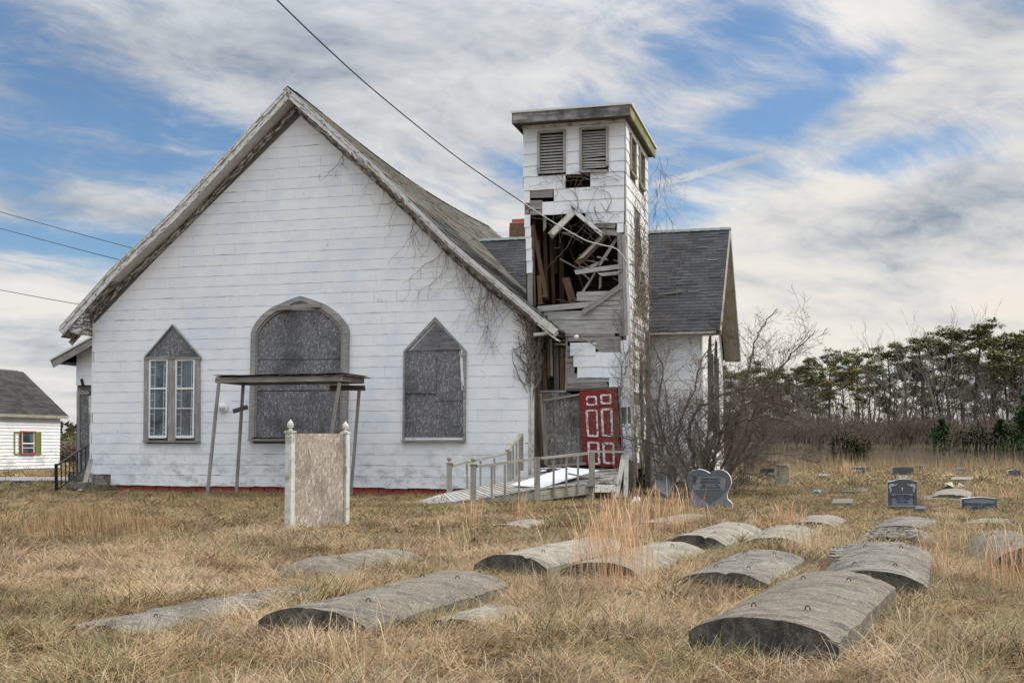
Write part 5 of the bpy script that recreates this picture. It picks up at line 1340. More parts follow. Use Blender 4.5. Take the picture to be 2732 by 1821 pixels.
# broken flakes lying on the shattered lids
def flakes(name_lbl, cx, cy, z, n, dx, dy, sd):
    r_ = random.Random(sd); b = MB()
    for i in range(n):
        p = G(cx + r_.uniform(-dx, dx), cy + r_.uniform(-dy, dy), z); sx = r_.uniform(.03, .11); a0 = r_.random() * 6
        pl = [(p.x + math.cos(a0 + k * 1.3) * sx * r_.uniform(.5, 1), p.y + math.sin(a0 + k * 1.3) * sx * r_.uniform(.5, 1.), p.z + r_.uniform(-.004, .02)) for k in range(5)]
        b.prism(pl, (0, 0, -.012))
    o = b.build('concrete_flakes', M['concrete_grey'], loc=tuple(G(cx, cy, z))); tag(o, name_lbl, 'rubble', kind='stuff')
flakes('loose flakes spalled over the shattered vault lid', 2385, 1420, .115, 110, 62, 13, 4)
flakes('flakes peeling from the left shoulder of the cracked vault lid', 2255, 1475, .17, 60, 26, 22, 5)

# ---- headstones
def text(parent, body, px, py, w, size, mat, sx=1.0, align='CENTER', bold=0.0):
    c = bpy.data.curves.new('lettering', 'FONT'); c.body = body; c.size = size; c.align_x = align; c.align_y = 'CENTER'; c.extrude = .003; c.offset = bold
    c.materials.append(mat); o = bpy.data.objects.new('lettering', c); me = bpy.data.meshes.new_from_object(o); bpy.data.objects.remove(o); o = bpy.data.objects.new('lettering', me); COL.objects.link(o)
    p = MW[church] @ FW(px, py, w - .004); o.parent = parent
    if parent is not None: p = MW[parent].inverted() @ p
    o.location = p
    rz = -TH - (MW[parent].to_euler().z if parent is not None else 0)
    o.rotation_euler = (R(90), 0, rz); o.scale = (sx, 1, 1); return o
def stone(px, ybase, th, label, mat, edge=None, name='headstone', cat='headstone', Yd=None, tilt=0.0, edgew=0.012):
    cx = sum(p[0] for p in px) / len(px); Yd = Yd or G(cx, ybase).y
    b0 = DP(cx, ybase, Yd); w = toL(b0.x, b0.y)[1]; base = b0.copy(); base.z = 0
    t = thing(name, label, cat, tuple(base), -TH)
    L = lambda x, y, ww: MW[church] @ FW(x, y, ww)
    m = MB(); poly = [L(x, y, w) for x, y in px]; e = Vector((WD[0], WD[1], 0)) * th
    if edge:
        n = len(poly); f0 = [p + Vector((0, 0, 0)) for p in poly]
        m.add(f0 + [p + e for p in poly], [tuple(range(n)), tuple(range(2 * n - 1, n - 1, -1))])
        m.cm = 1
        # rough broken edge band, subdivided through the thickness
        ns = 3; vs = []
        for q in range(ns + 1):
            for p in poly: vs.append(p + e * (q / ns) + (Vector((noise.noise(p * 14 + Vector((0, 0, q))), 0, noise.noise(p * 17 + Vector((q, 0, 0))))) * .012 if 0 < q < ns else Vector((0, 0, 0))))
        m.add(vs, [(q * n + (i + 1) % n, q * n + i, (q + 1) * n + i, (q + 1) * n + (i + 1) % n) for q in range(ns) for i in range(n)])
        m.build('stone', [M[mat], M[edge]], t, world=True)
    else:
        m.prism(poly, e); o = m.build('stone', M[mat], t, world=True); bevel(o, edgew, 2)
    FOOT.append((b0 + e * .5, Vector((UD[0], UD[1], 0)), abs(max(p[0] for p in px) - min(p[0] for p in px)) / F * Yd / 2, th / 2))
    return t, w, Yd
def inset(t, px, w, mat, name='panel', d=.006):
    m = MB(); m.prism([MW[church] @ FW(x, y, w - d) for x, y in px], Vector((WD[0], WD[1], 0)) * (d + .004)); return m.build(name, M[mat], t, world=True)
def line(t, pts, w, mat, name='carving', r_=.006):
    m = MB(); m.tube([MW[church] @ FW(x, y, w - .004) for x, y in pts], r_, 4); return m.build(name, M[mat], t, world=True)
# heart-shaped stone (outline in photo pixels)
def zc(x, y): return (1780 + x * .136, 1200 + y * .136)
H_OUT = [zc(*p) for p in [(385, 1110), (388, 1010), (430, 970), (460, 900), (462, 820), (430, 730), (395, 640), (388, 560), (400, 500), (440, 440), (500, 400), (580, 378), (650, 378), (720, 392), (790, 425), (838, 455),
      (870, 425), (930, 392), (1000, 380), (1070, 385), (1140, 415), (1195, 460), (1235, 520), (1255, 590), (1255, 660), (1235, 720), (1195, 800), (1170, 880), (1185, 960), (1240, 1010), (1275, 1050), (1270, 1160)]]
H_OUT[0] = (H_OUT[0][0], 1362); H_OUT[-1] = (H_OUT[-1][0], 1362)
t, w, Yd = stone(H_OUT, 1354, .17, 'grey granite headstone in the shape of a heart on a flared base', 'granite', 'granite_pale')
H_IN = [zc(*p) for p in [(838, 1045), (640, 930), (520, 830), (452, 740), (405, 640), (396, 560), (410, 505), (448, 446), (505, 408), (580, 388), (650, 388), (720, 402), (785, 434), (836, 468), (874, 434), (930, 402), (1000, 390), (1070, 395), (1135, 424), (1188, 468), (1226, 526), (1245, 592), (1244, 655), (1222, 720), (1150, 820), (1020, 940)]]
hp_ = inset(t, H_IN, w, 'granite_mid', 'heart_panel')
inset(t, [zc(*p) for p in [(545, 775), (530, 700), (600, 530), (700, 535), (800, 520), (930, 515), (1060, 530), (1145, 550), (1110, 760), (1000, 775), (870, 765), (700, 785)]], w, 'granite', 'scroll', .010)
inset(t, [zc(*p) for p in [(1075, 805), (1108, 570), (1150, 555), (1140, 700), (1108, 808)]], w, 'granite', 'scroll_end', .014)
for body, y, s_, sx in (('CONSTANCE B', 567, .047, .92), ('ARRINGTON', 632, .058, .92), ('1934 ——— 1982', 690, .036, 1.0), ('BELOVED WIFE AND MOTHER', 735, .024, 1.0)):
    x_, y_ = zc(840, y); text(t, body, x_, y_, w - .011, s_ * 1.25, M['letter_dk'], sx, bold=.0008)
for k in range(4): 
    x0, y0 = 525 + (k % 2) * 30, 520 + k * 45
    line(t, [zc(x0 + math.cos(a) * 30, y0 + math.sin(a) * 24) for a in [i * .9 for i in range(8)]], w - .008, 'letter_dk', 'carved_flower', .004)
# dark stone with cross
def zs(x, y): return (2200 + x * .2261, 1180 + y * .2261)
t, w, Yd = stone([zs(*p) for p in [(744, 800), (744, 462), (800, 455), (860, 435), (935, 428), (1010, 435), (1050, 452), (1088, 458), (1090, 800)]], 1352, .15, 'dark granite headstone with a small cross and a grey name panel', 'granite_dk', 'granite_pale')
inset(t, [zs(*p) for p in [(795, 790), (795, 602), (1040, 602), (1040, 790)]], w, 'granite', 'name_panel')
for body, x_, y_, s_ in (('FOREVER IN OUR HEARTS', 916, 618, .020), ('SARAH E. BROWN', 918, 640, .050), ('APRIL 12, 1926', 918, 668, .036), ('MAY 2, 1998', 918, 700, .034)):
    a, b_ = zs(x_, y_); text(t, body, a, b_, w - .008, s_ * 1.3, M['letter_dk'], .86, bold=.0006)
cr = line(t, [zs(916, 525), zs(916, 570)], w, 'letter_lt', 'cross', .007); line(t, [zs(903, 540), zs(929, 540)], w, 'letter_lt', 'cross', .007)
for s_ in (-1, 1):
    c0 = 916
    line(t, [zs(c0 + s_ * x, y) for x, y in ((60, 492), (90, 500), (115, 495), (140, 505), (135, 520), (145, 560), (138, 585), (128, 550), (150, 520), (110, 508), (75, 498))], w, 'letter_lt', 'carved_vine', .006)
    line(t, [zs(c0 + s_ * x, y) for x, y in ((95, 505), (118, 515), (125, 500), (100, 490), (150, 498), (152, 540))], w, 'letter_lt', 'carved_vine', .006)
# long low stone
t, w, Yd = stone([zs(*p) for p in [(1616, 830), (1616, 662), (1700, 655), (1780, 645), (1850, 643), (1930, 650), (2033, 660), (2035, 830)]], 1357, .16, 'low wide blue-grey headstone with a pale arched name panel', 'granite_dk', 'granite_pale')
inset(t, [zs(*p) for p in [(1645, 830), (1645, 685), (1730, 672), (1830, 663), (1930, 672), (2005, 685), (2005, 830)]], w, 'granite', 'name_panel')
for body, y_, s_ in (('GERTRUDE R. JACKSON', 728, .052), ('APRIL 7, 1911', 768, .044)):
    a, b_ = zs(1825, y_); text(t, body, a, b_, w - .008, s_ * 1.25, M['letter_dk'], .86, bold=.0006)
# tan tablet with old incised lines
t, w, Yd = stone([(2066, 1298), (2066, 1240), (2070, 1238), (2078, 1236), (2088, 1235), (2098, 1237), (2103, 1240), (2107, 1243), (2107, 1298)], 1292, .12, 'tan weathered tablet headstone with faint lettering, in front of the black stone', 'tan_stone', 'granite_pale')
for i, tx in enumerate(('IN MEMORY', 'OF', '— — —', '— — — —')): text(t, tx, 2087, 1244 + i * 6, w - .003, .06, M['letter_dk'], .9)
line(t, [(2077, 1240), (2077, 1266), (2073, 1271)], w, 'letter_dk', 'crack', .007); line(t, [(2077, 1266), (2081, 1270)], w, 'letter_dk', 'crack', .006)
t, w, Yd = stone([(2028, 1282), (2028, 1251), (2034, 1248.5), (2060, 1248), (2092, 1248), (2092, 1282)], 1277, .2, 'polished black headstone half hidden behind the tan tablet', 'granite_blk', 'granite_mid')
inset(t, [(2048, 1266.5), (2048, 1259), (2078, 1259), (2078, 1266.5)], w, 'granite_dk', 'name_panel'); text(t, 'JONES', 2060, 1263, w - .008, .10, M['letter_lt'], 1.0)
inset(t, [(2033, 1278), (2033, 1269), (2056, 1269), (2056, 1278)], w, 'granite_mid', 'lower_panel')
stone([(2054, 1262), (2054, 1227), (2058, 1225), (2068, 1225), (2071, 1228), (2071, 1262)], 1254, .3, 'grey square pillar headstone rising behind the black stone', 'granite_mid', edgew=.03)
stone([(2070, 1262), (2070, 1236), (2074, 1231), (2080, 1230), (2086, 1232), (2090, 1237), (2090, 1262)], 1253, .2, 'dark round-topped headstone peeping over the tan tablet', 'granite_dk', 'granite_pale')
stone([(1987, 1256), (1987, 1229), (2013, 1228), (2013, 1256)], 1251, .15, 'pale headstone seen through the twigs of the bare shrub', 'granite', 'granite_pale')
stone([(2186, 1256), (2186, 1249), (2212, 1249), (2212, 1256)], 1256, .3, 'low dark marker stone far back in the golden grass', 'granite_dk', edgew=.03)
t, w, Yd = stone([(2262, 1274), (2262, 1246), (2275, 1244.5), (2297, 1245), (2307, 1245), (2309, 1274)], 1269, .22, 'slate-grey headstone with a bright right edge beside golden grass', 'granite_dk', 'granite_pale'); text(t, 'HARVEY', 2285, 1256, w - .003, .13, M['letter_lt'], 1.0)
stone([(2250, 1254), (2250, 1238), (2264, 1236), (2279, 1238), (2279, 1254)], 1250, .2, 'small pale-topped headstone behind the golden grass tuft', 'granite', 'granite_pale')
stone([(2306, 1264), (2306, 1246), (2322, 1245), (2324, 1264)], 1258, .2, 'narrow grey headstone just right of the slate-grey one', 'granite_mid', 'granite_mid')
t, w, Yd = stone([(2382, 1274), (2382, 1247), (2405, 1245), (2437, 1246), (2440, 1274)], 1268, .25, 'wide dark headstone behind the one with the cross', 'granite_dk', 'granite_mid'); text(t, 'SIERS', 2411, 1256, w - .003, .15, M['granite_mid'], 1.1)
stone([(2392, 1252), (2392, 1242.5), (2422, 1242), (2422, 1252)], 1250, .2, 'low headstone showing only its top behind the wide dark one', 'granite', 'granite_pale')
stone([(2440, 1258), (2440, 1240), (2462, 1240), (2462, 1258)], 1252, .2, 'mid grey headstone right of and behind the wide dark one', 'granite_mid', 'granite_pale')
stone([(2548, 1270), (2548, 1250), (2555, 1248.5), (2572, 1249), (2573, 1270)], 1264, .2, 'small blue-grey headstone standing alone before the reeds', 'granite', 'granite_pale')
stone([(2690, 1280), (2690, 1254), (2705, 1252), (2722, 1255), (2723, 1280)], 1275, .2, 'rough grey headstone nearest the right edge, farthest row', 'granite_mid', 'granite_pale')
stone([(2373, 1354), (2373, 1350), (2462, 1350), (2462, 1354)], 1355, .3, 'low plinth slab at the foot of the dark stone with a cross', 'granite_dk', name='plinth', cat='plinth')
# tilted blue-grey stone and pieces by the tower
def slab3(pts, th, name, label, mat, cat, off=(0, 0, 0)):
    m = MB(); a, b_, c_, d = [Vector(p) for p in pts]; n = (b_ - a).cross(d - a).normalized() * th; m.prism([a, b_, c_, d], n); lo = min(pts, key=lambda p: p[2])
    o = m.build(name, M[mat], loc=tuple(lo)); bevel(o, .012, 1); tag(o, label, cat); return o
slab3([DP(1740, 1300, 26.2), DP(1785, 1325, 26.0), DP(1800, 1283, 26.6), DP(1762, 1261, 26.8)], -.15, 'tilted_stone', 'blue-grey headstone tipped over at the edge of the bare shrub', 'granite_mid', 'headstone')
slab3([DP(1682, 1343, 24.8), DP(1712, 1338, 24.9), DP(1705, 1322, 25.4), DP(1690, 1324, 25.5)], -.12, 'broken_stone', 'small white broken stone in the grass before the shrub', 'granite_pale', 'stone')
# flat slabs and the heap of broken covers on the far right
def flat(x0, x1, y0, y1, z, th, label, mat='concrete_pale', rot=0.0):
    a, b_ = G(x0, y1, z), G(x1, y1, z); c_, d = G(x1 + (x1 - 1366) * 0 + 6, y0, z), G(x0 + 6, y0, z)
    m = MB(); m.prism([a, b_, c_, d], (0, 0, -th)); o = m.build('ground_slab', M[mat], loc=tuple(a)); tag(o, label, 'grave slab', 'flat pale slabs far back in the graveyard')
flat(2181, 2211, 1263, 1268, .12, .2, 'flat white slab below the low dark marker stone'); flat(2536, 2592, 1271, 1278, .14, .2, 'long white slab under the lone blue-grey headstone')
flat(2511, 2537, 1265, 1268, .1, .2, 'short white slab left of the long white one'); flat(2378, 2430, 1269, 1275, .08, .2, 'thin pale slab between the wide dark headstone and the cross stone')
flat(1980, 2006, 1267, 1273, .1, .2, 'pale slab left of the black headstone, near the shrub'); flat(2218, 2272, 1329, 1341, .08, .2, 'grey flat slab in the open grass left of the cross stone', 'concrete')
flat(2245, 2312, 1301, 1310, .05, .2, 'sunken tan slab behind the grey flat one', 'concrete'); flat(2440, 2466, 1350, 1356, .08, .2, 'dark little slab at the right foot of the cross stone', 'granite_dk')
V((2535, 1318, .14), (2545, 1303, .14), .85, .08, .2, 'arched vault cover in the broken heap on the right', 'concrete_pale', seed=21, hooks=False)
V((2510, 1330, .06), (2520, 1318, .06), .85, .04, .2, 'pale arched rim at the front of the broken heap', 'concrete_pale', seed=22, hooks=False)
slab3([G(2508, 1303, .08), G(2546, 1300, .1), G(2540, 1284, .22), G(2520, 1288, .25)], .08, 'broken_slab', 'brown slab raised at the back of the broken heap', 'tan_stone', 'grave slab')
slab3([DP(2537, 1297, 32.5), DP(2566, 1308, 32), DP(2568, 1304, 32), DP(2539, 1293, 32.5)], .05, 'broken_slab', 'narrow slab edge sloping down across the broken heap', 'concrete_pale', 'grave slab')
slab3([DP(2558, 1291, 33.5), DP(2582, 1307, 32.5), DP(2568, 1307, 32.2), DP(2548, 1297, 33)], .04, 'broken_slab', 'open slab with a pale rim leaning at the right of the heap', 'tan_stone', 'grave slab')
slab3([DP(2556, 1289, 33.4), DP(2560, 1287, 33.4), DP(2590, 1305, 32.4), DP(2586, 1309, 32.4)], .05, 'broken_slab', 'pale rim board lying at the far right of the heap', 'granite_pale', 'grave slab')
b = MB(); p = G(2178, 1320); 
for i in range(9): b.prism([p + Vector((rnd.uniform(-.14, .14), rnd.uniform(-.1, .1), rnd.uniform(.0, .14))) for _ in range(3)], (.004, .004, .003))
tag(b.build('plastic_litter', M['litter'], loc=tuple(p)), 'crumpled blue and white plastic litter lying in the open grass', 'litter')

# ================================================================ wires
def wire(name, pts, r_, mat, label):
    b = MB(); P = [Vector(p) for p in pts]; out = []
    for i in range(len(P) - 1):   # Catmull-Rom
        p0, p1, p2, p3 = P[max(i - 1, 0)], P[i], P[i + 1], P[min(i + 2, len(P) - 1)]
        for k in range(8):
            t = k / 8; out.append(0.5 * ((2 * p1) + (p2 - p0) * t + (2 * p0 - 5 * p1 + 4 * p2 - p3) * t * t + (3 * p1 - p0 - 3 * p2 + p3) * t ** 3))
    out.append(P[-1]); b.tube(out, r_, 6); o = b.build(name, M[mat], loc=tuple(P[-1]), smooth=True); tag(o, label, 'cable'); return o
wire('service_cable', [DP(420, -330, 12.5), DP(600, -140, 14.5), DP(739, 0, 16.5), DP(872, 128, 18.5), DP(1011, 252, 21), DP(1220, 420, 24.3), DP(1394, 540, 26.8)], .0115, 'wire', 'black cable sagging down across the sky to the tower')
wire('service_cable', [DP(1394, 540, 26.8), DP(1455, 580, 27.2), DP(1500, 607, 27.5), DP(1560, 640, 27.8), DP(1600, 652, 28.0), DP(1640, 662, 28.1), DP(1660, 680, 28.1), DP(1674, 705, 28.15)], .015, 'cable_pale', 'pale stretch of cable across the hole in the tower')
for y0, x1, y1, lb in ((565, 360, 663, 'uppermost of the three thin wires at the left edge'), (609, 328, 695, 'middle one of the three thin wires at the left edge'), (773, 222, 813, 'lowest of the three thin wires at the left edge')):
    s = (y1 - y0) / x1
    wire('power_line', [DP(-700, y0 - 700 * s * 1.25, 62), DP(-200, y0 - 200 * s * 1.08, 60), DP(0, y0, 59), DP(x1, y1, 57), DP(600, y1 + (600 - x1) * s * .8, 55.5)], .016, 'wire', lb)

# ================================================================ neighbouring house
def house():
    pu, pw = toL(-20.6, 53.0); c = lambda u, w, z: MW[church] @ Vector((u, w, z))
    base = c(pu, pw, 0); t = thing('small_house', 'small white clapboard house with a mottled black roof across the road', 'house', tuple(base), -TH)
    L = 11.0; D_ = 4.6
    m = MB(); m.prism([c(pu - .04, pw, .1), c(pu - .04, pw, 2.55), c(pu - D_ / 2, pw, 4.6), c(pu - D_, pw, 2.55), c(pu - D_, pw, .1)], c(0, -L, 0) - c(0, 0, 0)); m.build('wall', M['tarpaper'], t, world=True)
    b = MB(); z = .12
    while z < 2.5:
        x = pw - L
        while x < pw:
            e = min(x + rnd.uniform(2, 3.6), pw); 
            b.add([c(pu + .03, x, z + .014), c(pu + .03, e, z + .014), c(pu + .002, e, z + .15), c(pu + .002, x, z + .15), c(pu - .02, x, z), c(pu - .02, e, z)], [(0, 1, 2, 3), (4, 5, 1, 0)]); x = e + .004
        z += .147
    o = b.build('clapboards', mat_siding('old_clapboard_paint', warm=.25, dirt=.6), t, world=True); tag(o, kind='stuff')
    m = MB(); m.prism([c(pu, pw - L, -.1), c(pu, pw, -.1), c(pu, pw, .1), c(pu, pw - L, .1)], c(-.1, 0, 0) - c(0, 0, 0)); m.build('foundation', M['mortar'], t, world=True)
    s = (4.56 - 2.5) / 2.45
    m = MB()
    for sg in (1, -1):
        a = [(pu + .25, 2.47), (pu - 2.2, 4.53)] if sg > 0 else [(pu - 2.2, 4.53), (pu - 4.7, 2.47)]
        q = [c(a[0][0], pw + .2, a[0][1]), c(a[1][0], pw + .2, a[1][1]), c(a[1][0], pw - L - .2, a[1][1]), c(a[0][0], pw - L - .2, a[0][1])]; m.prism(q, (0, 0, -.08))
    rf = m.build('roof', M['tar'], t, world=True)
    b = MB(); n = 24
    for i in range(n):
        u0 = pu + .27 - 2.47 * i / n; u1 = pu + .27 - 2.47 * (i + 1.06) / n; z0 = 2.485 + 2.06 * i / n; z1 = 2.485 + 2.06 * (i + 1) / n; x = pw - L - .2
        while x < pw + .2:
            e = min(x + rnd.uniform(.2, .5), pw + .22); b.add([c(u0, x, z0 + .012), c(u0, e, z0 + .012), c(u1, e, z1 + .004), c(u1, x, z1 + .004), c(u0, x, z0 - .01), c(u0, e, z0 - .01)], [(0, 1, 2, 3), (4, 5, 1, 0)]); x = e
    tag(b.build('roof_shingles', M['roof_house'], rf, world=True), kind='stuff')
    m = MB(); m.bar(c(pu + .27, pw - L - .2, 2.42), c(pu + .27, pw + .22, 2.42), .03, .13); m.build('eave_board', M['wood_pale'], t, world=True)
    def q(x, y, off=.03): p = SU(x, y, pu + off); return MW[church] @ p
    # window with red casing, green shutters
    m = MB(); m.prism([q(58, 1206, .05), q(91, 1207, .05), q(91, 1152, .05), q(58, 1151, .05)], c(-.02, 0, 0) - c(0, 0, 0)); wd = m.build('window', M['glass'], t, world=True)
    for a, b_ in (((56, 1209), (56, 1150)), ((93.5, 1210), (93.5, 1151))): m = MB(); m.bar(q(*a, .07), q(*b_, .07), .06, .07, up=(0, 1, 0)); m.build('casing', M['red_trim'], wd, world=True)
    for a, b_ in (((55, 1150.5), (95, 1151.5)), ((55, 1210), (95, 1211))): m = MB(); m.bar(q(*a, .07), q(*b_, .07), .06, .06); m.build('casing', M['red_trim'], wd, world=True)
    for a, b_, t_ in (((58, 1182), (91, 1182.5), .05), ((59, 1153), (59, 1208), .04), ((90, 1153), (90, 1208), .04), ((58, 1194), (91, 1194), .025)): m = MB(); m.bar(q(*a, .06), q(*b_, .06), t_, t_, up=(0, 1, 0) if a[0] == b_[0] else None); m.build('sash', M['white_metal'], wd, world=True)
    # right shutter: frame and louvre slats; left shutter: empty frame
    for x0, x1, full in ((95.5, 110, True), (38.5, 54, False)):
        m = MB(); sg = m
        for a, b_ in (((x0 + 1, 1211), (x0 + 1, 1152)), ((x1 - 1, 1211), (x1 - 1, 1152))): m.bar(q(*a, .05), q(*b_, .05), .03, .05, up=(0, 1, 0))
        for y in (1152.5, 1210.5): m.bar(q(x0, y, .05), q(x1, y, .05), .03, .05)
        sh = m.build('shutter', M['green_paint'], t, world=True)
        if full:
            k = MB()
            for i in range(19): y = 1155 + i * 2.9; k.bar(q(x0 + 1, y, .045), q(x1 - 1, y, .045), .012, .038, up=(.3, 0, .9))
            tag(k.build('shutter_slats', M['green_paint'], sh, world=True), kind='stuff')
    m = MB(); m.bar(q(0, 1012, -.9) , q(0, 1012, -.9) + Vector((0, 3, .0)), .1, .02) if False else None
house()
# ================================================================ vegetation
def grow(b, p, d, L, r0, depth, rg, droop=0.0, spread=.6, n=3, sides=(5, 4, 3, 3, 3), seg=4, lo=.25, minr=.004, kids=(3, 5), curl=.25, upb=0.0):
    pts = [p.copy()]; rad = [r0]; q = p.copy(); dd = d.normalized()
    for i in range(seg):
        dd = (dd + Vector((rg.uniform(-1, 1), rg.uniform(-1, 1), rg.uniform(-1, 1))) * curl * .5 + Vector((0, 0, upb - droop))).normalized()
        q = q + dd * (L / seg); pts.append(q.copy()); rad.append(max(minr * .6, r0 * (1 - .75 * (i + 1) / seg)))
    b.tube(pts, rad, sides[min(len(sides) - 1, n - depth)])
    if depth <= 0: return
    for k in range(rg.randint(*kids)):
        t = rg.uniform(lo, 1.0); i = min(int(t * seg), seg - 1); f = t * seg - i; pp = pts[i].lerp(pts[i + 1], f)
        base = (pts[i + 1] - pts[i]).normalized(); side = Vector((rg.uniform(-1, 1), rg.uniform(-1, 1), rg.uniform(-1, 1))); side -= base * side.dot(base); side = side.normalized() if side.length > .01 else Vector((1, 0, 0))
        nd = (base * (1 - spread * .6) + side * spread * rg.uniform(.6, 1.2)).normalized()
        grow(b, pp, nd, L * rg.uniform(.38, .68) * (1.15 - t * .45), max(minr, r0 * (1 - .7 * t) * rg.uniform(.45, .65)), depth - 1, rg, droop, spread, n, sides, max(2, seg - 1), .15, minr, kids, curl, upb)
def copyth(o, loc, rz, sc, label=None):
    c = o.copy(); COL.objects.link(c); c.location = loc; c.rotation_euler = (0, 0, rz); c.scale = sc
    if label: c['label'] = label
    for ch in o.children: k = ch.copy(); COL.objects.link(k); k.parent = c
    return c
def make_pine(seed, H=11.0, crown=0.42, dens=1.0, mat='needles'):
    rg = random.Random(seed); t = thing('pine_tree', '', 'tree', (0, 0, 0), 0, 'pines along the far wood')
    b = MB(); pts = []; x = y = 0
    for i in range(9): pts.append(Vector((x, y, H * .97 * i / 8 - .1))); x += rg.uniform(-.16, .16); y += rg.uniform(-.16, .16)
    b.tube(pts, [.17 * (1 - .72 * i / 8) for i in range(9)], 6)
    f = MB(); tips = []
    nl = int(26 * dens)
    for k in range(nl):
        q = 1 - (k / nl) ** .8 * crown * (1.15 if k % 5 else 1.55); q = max(.28, q); i = min(int(q * 8), 7); p = pts[i].lerp(pts[i + 1], q * 8 - i)
        reach = H * (.06 + .185 * math.sin(min(1, (1 - q) / crown * 1.05 + .15) * math.pi * .62)); a = rg.random() * 6.283
        d = Vector((math.cos(a), math.sin(a), rg.uniform(.15, .75))); m_ = p + d.normalized() * reach * .55; e = p + d.normalized() * reach + Vector((0, 0, reach * .12))
        b.tube([p, m_, e], [.045, .028, .012], 3)
        for z in range(3):
            c = p.lerp(e, rg.uniform(.6, 1.1)) + Vector((rg.uniform(-.3, .3), rg.uniform(-.3, .3), rg.uniform(-.05, .25))); tips.append((c, rg.uniform(.34, .68)))
    for z in range(9): c = pts[-1] + Vector((rg.uniform(-.6, .6), rg.uniform(-.6, .6), rg.uniform(-.6, .25))); tips.append((c, rg.uniform(.3, .55)))
    for c, r_ in tips:
        for z in range(int(85 * r_ / .45)):
            v = Vector((rg.gauss(0, 1), rg.gauss(0, 1), rg.gauss(0, .55))).normalized() * r_ * rg.random() ** .45; p = c + Vector((v.x, v.y, v.z * .62))
            a = rg.random() * 6.28; s = rg.uniform(.10, .19); d1 = Vector((math.cos(a), math.sin(a), rg.uniform(-.3, .9))) * s; d2 = Vector((-math.sin(a), math.cos(a), rg.uniform(-.5, .5))) * s * .5
            f.add([p - d2, p + d2, p + d1], [(0, 1, 2)])
    # dead stubs on the bare trunk
    for k in range(9):
        q = rg.uniform(.25, .6); i = min(int(q * 8), 7); p = pts[i].lerp(pts[i + 1], q * 8 - i); a = rg.random() * 6.28
        b.tube([p, p + Vector((math.cos(a), math.sin(a), rg.uniform(-.1, .3))) * rg.uniform(.4, 1.3)], [.02, .008], 3)
    b.build('trunk', M['bark_dark'], t); f.build('crown', M[mat], t); return t
PINES = [make_pine(11, 11, .40), make_pine(12, 11, .30, .8), make_pine(13, 11, .55, 1.25), make_pine(14, 11, .36, 1.0, 'needles_y'), make_pine(15, 11, .48, 1.1)]
pos_p = [(2013, 973, 80, 2), (2060, 985, 86, 4), (1985, 990, 84, 0), (2133, 969, 78, 2), (2100, 990, 84, 4), (2168, 985, 86, 3), (2209, 946, 84, 1), (2249, 983, 74, 3), (2289, 943, 86, 1), (2330, 975, 90, 4), (2379, 931, 82, 4),
         (2462, 903, 80, 1), (2520, 905, 84, 4), (2601, 871, 78, 0), (2645, 900, 86, 4), (2681, 900, 82, 0), (2728, 902, 80, 4), (2560, 940, 92, 2), (2420, 960, 92, 2), (2790, 890, 82, 0), (2850, 900, 86, 4), (2180, 1010, 95, 2), (2040, 1010, 95, 4), (1945, 985, 82, 2), (1900, 1000, 84, 4), (2490, 1000, 96, 4), (2655, 960, 92, 2), (2720, 980, 94, 2)]
pine_lb = ['wide dark crown', 'small round crown', 'deep shaggy crown', 'yellow-green crown', 'ragged mid-green crown']
for i, (x, y, Y, k) in enumerate(pos_p):
    top = DP(x, y, Y); h = top.z; s = h / 11.2; wide = {13: 1.35, 11: 1.0, 16: 1.1}.get(i, 1.0)
    place = ('beside the side wing' if x < 2080 else 'behind the tan tablet' if x < 2160 else 'left of the rounded cedar' if x < 2240 else 'above the rounded cedar' if x < 2340 else 'behind the cross stone' if x < 2500 else 'among the tallest on the right' if x < 2640 else 'at the right edge')
    lb = '%s pine with %s, %s' % ('front' if Y < 81 else 'middle' if Y < 90 else 'rear', pine_lb[k], place)
    o = PINES[k]; loc = (top.x, Y, 0)
    if 'used' not in o: o['used'] = 1; c = o; c.location = loc; c.rotation_euler = (0, 0, i * 1.7); c.scale = (s * wide, s * wide, s); c['label'] = lb
    else: c = copyth(o, loc, i * 1.7, (s * wide * rnd.uniform(.9, 1.15), s * wide * rnd.uniform(.9, 1.15), s), lb)
for o in PINES:
    if 'used' in o: del o['used']
for o in bpy.data.objects:
    if o.get('used'): del o['used']
def make_bare(seed, H, mat, spread=.5, kids=(3, 5)):
    rg = random.Random(seed); t = thing('bare_tree', '', 'tree', (0, 0, 0), 0, 'leafless trees along the far wood')
    b = MB(); 
    for k in range(rg.randint(1, 2)):
        grow(b, Vector((k * .3, 0, -.1)), Vector((rg.uniform(-.25, .25), rg.uniform(-.2, .2), 1)), H * rg.uniform(.72, .85), .10, 3, rg, 0, spread, 3, (6, 4, 3, 3), 7, .3, .009, kids, .22, .10)
    b.build('trunk', M[mat], t); return t
BARE = [make_bare(21, 9.5, 'bark_pale', .45), make_bare(22, 9, 'bark', .6), make_bare(23, 8.5, 'bark_pale', .7), make_bare(24, 9, 'bark', .5)]
